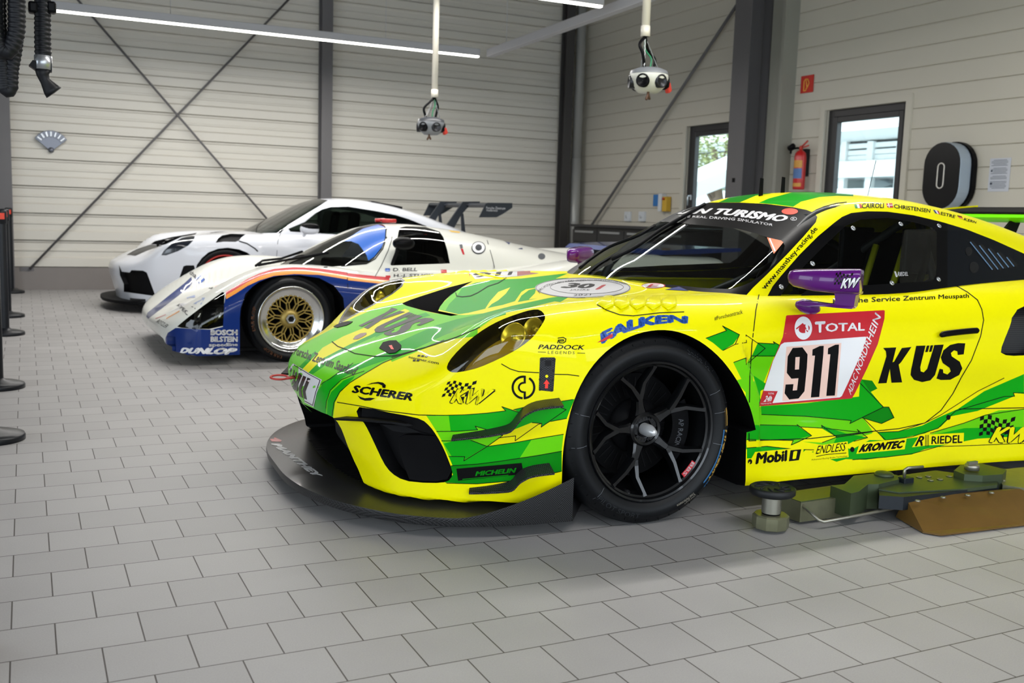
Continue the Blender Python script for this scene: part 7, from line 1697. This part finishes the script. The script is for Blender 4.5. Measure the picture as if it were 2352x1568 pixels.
# ---- outside the windows: white balcony building and a tree
M_WH = mat('white_steelwork', '#eef2f4', .5); M_GB = mat('grey_green_facade', '#9fb0b0', .6); M_GLO = mat('pale_glazing', '#b8ccd2', .3)
def outside():
    X = 16.0
    e = empty('office_building', 'white balcony building seen through both windows', 'building', (X, 13.5, 0))
    g = G(); g.box((2.5, 0, 3.0), (3.0, 26, 6.0)); g.obj('facade', M_GB, e)
    def pt(px, py): p = atX(px, py, X-.05); return p[1]-13.5, p[2]
    g = G(); y_, z_ = pt(*Zw([(640, 960)])[0]); y2, z2 = pt(*Zw([(640, 1060)])[0]); g.box((0, 1.0, z_+.15), (3.6, 24, .8)); g.obj('roof_slab', M_WH, e)
    for py in (1090, 1140, 1180, 1220): y_, z_ = pt(*Zw([(640, py)])[0]); g = G(); g.box((-.02, 1.0, z_), (.06, 22, .10)); g.obj('railing_bar', M_WH, e)
    y_, z_ = pt(*Zw([(640, 1270)])[0]); g = G(); g.box((.3, 1.0, z_), (1.2, 22, .34)); g.obj('balcony_slab', M_WH, e)
    y_, z_ = pt(*Zw([(640, 1470)])[0]); g = G(); g.box((.3, 1.0, z_-.1), (1.2, 22, .5)); g.obj('lower_slab', M_WH, e)
    for px in (460, 660, 880): 
        y_, z_ = pt(*Zw([(px, 1150)])[0]); zt_ = pt(*Zw([(px, 1060)])[0])[1]; zb_ = pt(*Zw([(px, 1560)])[0])[1]
        g = G(); g.box((-.05, y_, (zt_+zb_)/2), (.12, .16, zt_-zb_)); g.obj('post', M_WH, e)
    for k in range(8): g = G(); g.box((.96, -8+k*2.6, 2.2), (.05, 1.9, 2.6)); g.obj('window', M_GLO, e)
    for a_, b_ in (((460, 1300), (860, 1440)), ((460, 1440), (860, 1300))):
        p0, p1 = pt(*Zw([a_])[0]), pt(*Zw([b_])[0]); g = G(); g.tube([(.7, p0[0], p0[1]), (.7, p1[0], p1[1])], .035, 6); g.obj('brace', mat('grey_brace', '#8a9aa0', .5), e)
    # sloping canopy seen through the left window
    X2 = 11.0; p = [atX(*q, X2) for q in Zx([(1060, 1262), (1375, 1125), (1375, 1230), (1040, 1370)])]
    e2 = empty('canopy_roof', 'sloping white canopy roof outside the first window', 'canopy', (X2, float(np.mean([q[1] for q in p])), float(np.mean([q[2] for q in p])))); o0 = np.array((X2, np.mean([q[1] for q in p]), np.mean([q[2] for q in p])))
    d = (p[0]-p[1]); P0 = [p[0]+d*1.2, p[1]-d*.8, p[2]-d*.8, p[3]+d*1.2]
    g = G(); g.add([q-o0 for q in P0]+[q-o0+(.8, 0, 0) for q in P0], [(0, 1, 2, 3), (4, 7, 6, 5), (0, 4, 5, 1), (1, 5, 6, 2), (2, 6, 7, 3), (3, 7, 4, 0)]); g.obj('canopy_edge', M_WH, e2)
    e3 = empty('tree', 'light green tree behind the canopy outside the first window', 'tree', (13.0, 14.0, 0))
    c = atX(*Zx([(1200, 1120)])[0], 13.0); e3.location = (13.0, c[1], 0)
    g = G(); g.tube([(0, 0, 0), (.1, 0, 1.5), (0, .1, c[2])], [.16, .13, .06], 8)
    for k in range(7): a = k*.9; g.tube([(0, 0, 1.2+.15*k), (.5*math.cos(a), .5*math.sin(a), 1.7+.2*k)], [.05, .015], 5)
    g.obj('trunk', mat('bark', '#5a4a3c', .8), e3)
    rnd = random.Random(3); g = G()
    for k in range(2600):
        th, ph = rnd.uniform(0, 2*PI), math.acos(rnd.uniform(-1, 1)); rr = rnd.uniform(.5, 1)**.5*(.85+.12*math.sin(3*th)); p_ = np.array((rr*math.sin(ph)*math.cos(th), rr*math.sin(ph)*math.sin(th), c[2]-.1+rr*.8*math.cos(ph)))
        R_ = rotz(rnd.uniform(0, 6))@rotx(rnd.uniform(0, 3)); s_ = rnd.uniform(.03, .06); g.add([p_+R_@np.array(v) for v in ((-s_, 0, 0), (0, -s_*.5, 0), (s_, 0, 0), (0, s_*.5, 0))], [(0, 1, 2, 3)])
    g.obj('foliage', mat('leaf_green', '#8c9460', .6), e3)
outside()
g = G(); g.box((30, 10, -.06), (44, 60, .1)); g.obj('outside_ground', mat('pale_paving', '#b8b8b4', .8), kind='structure')
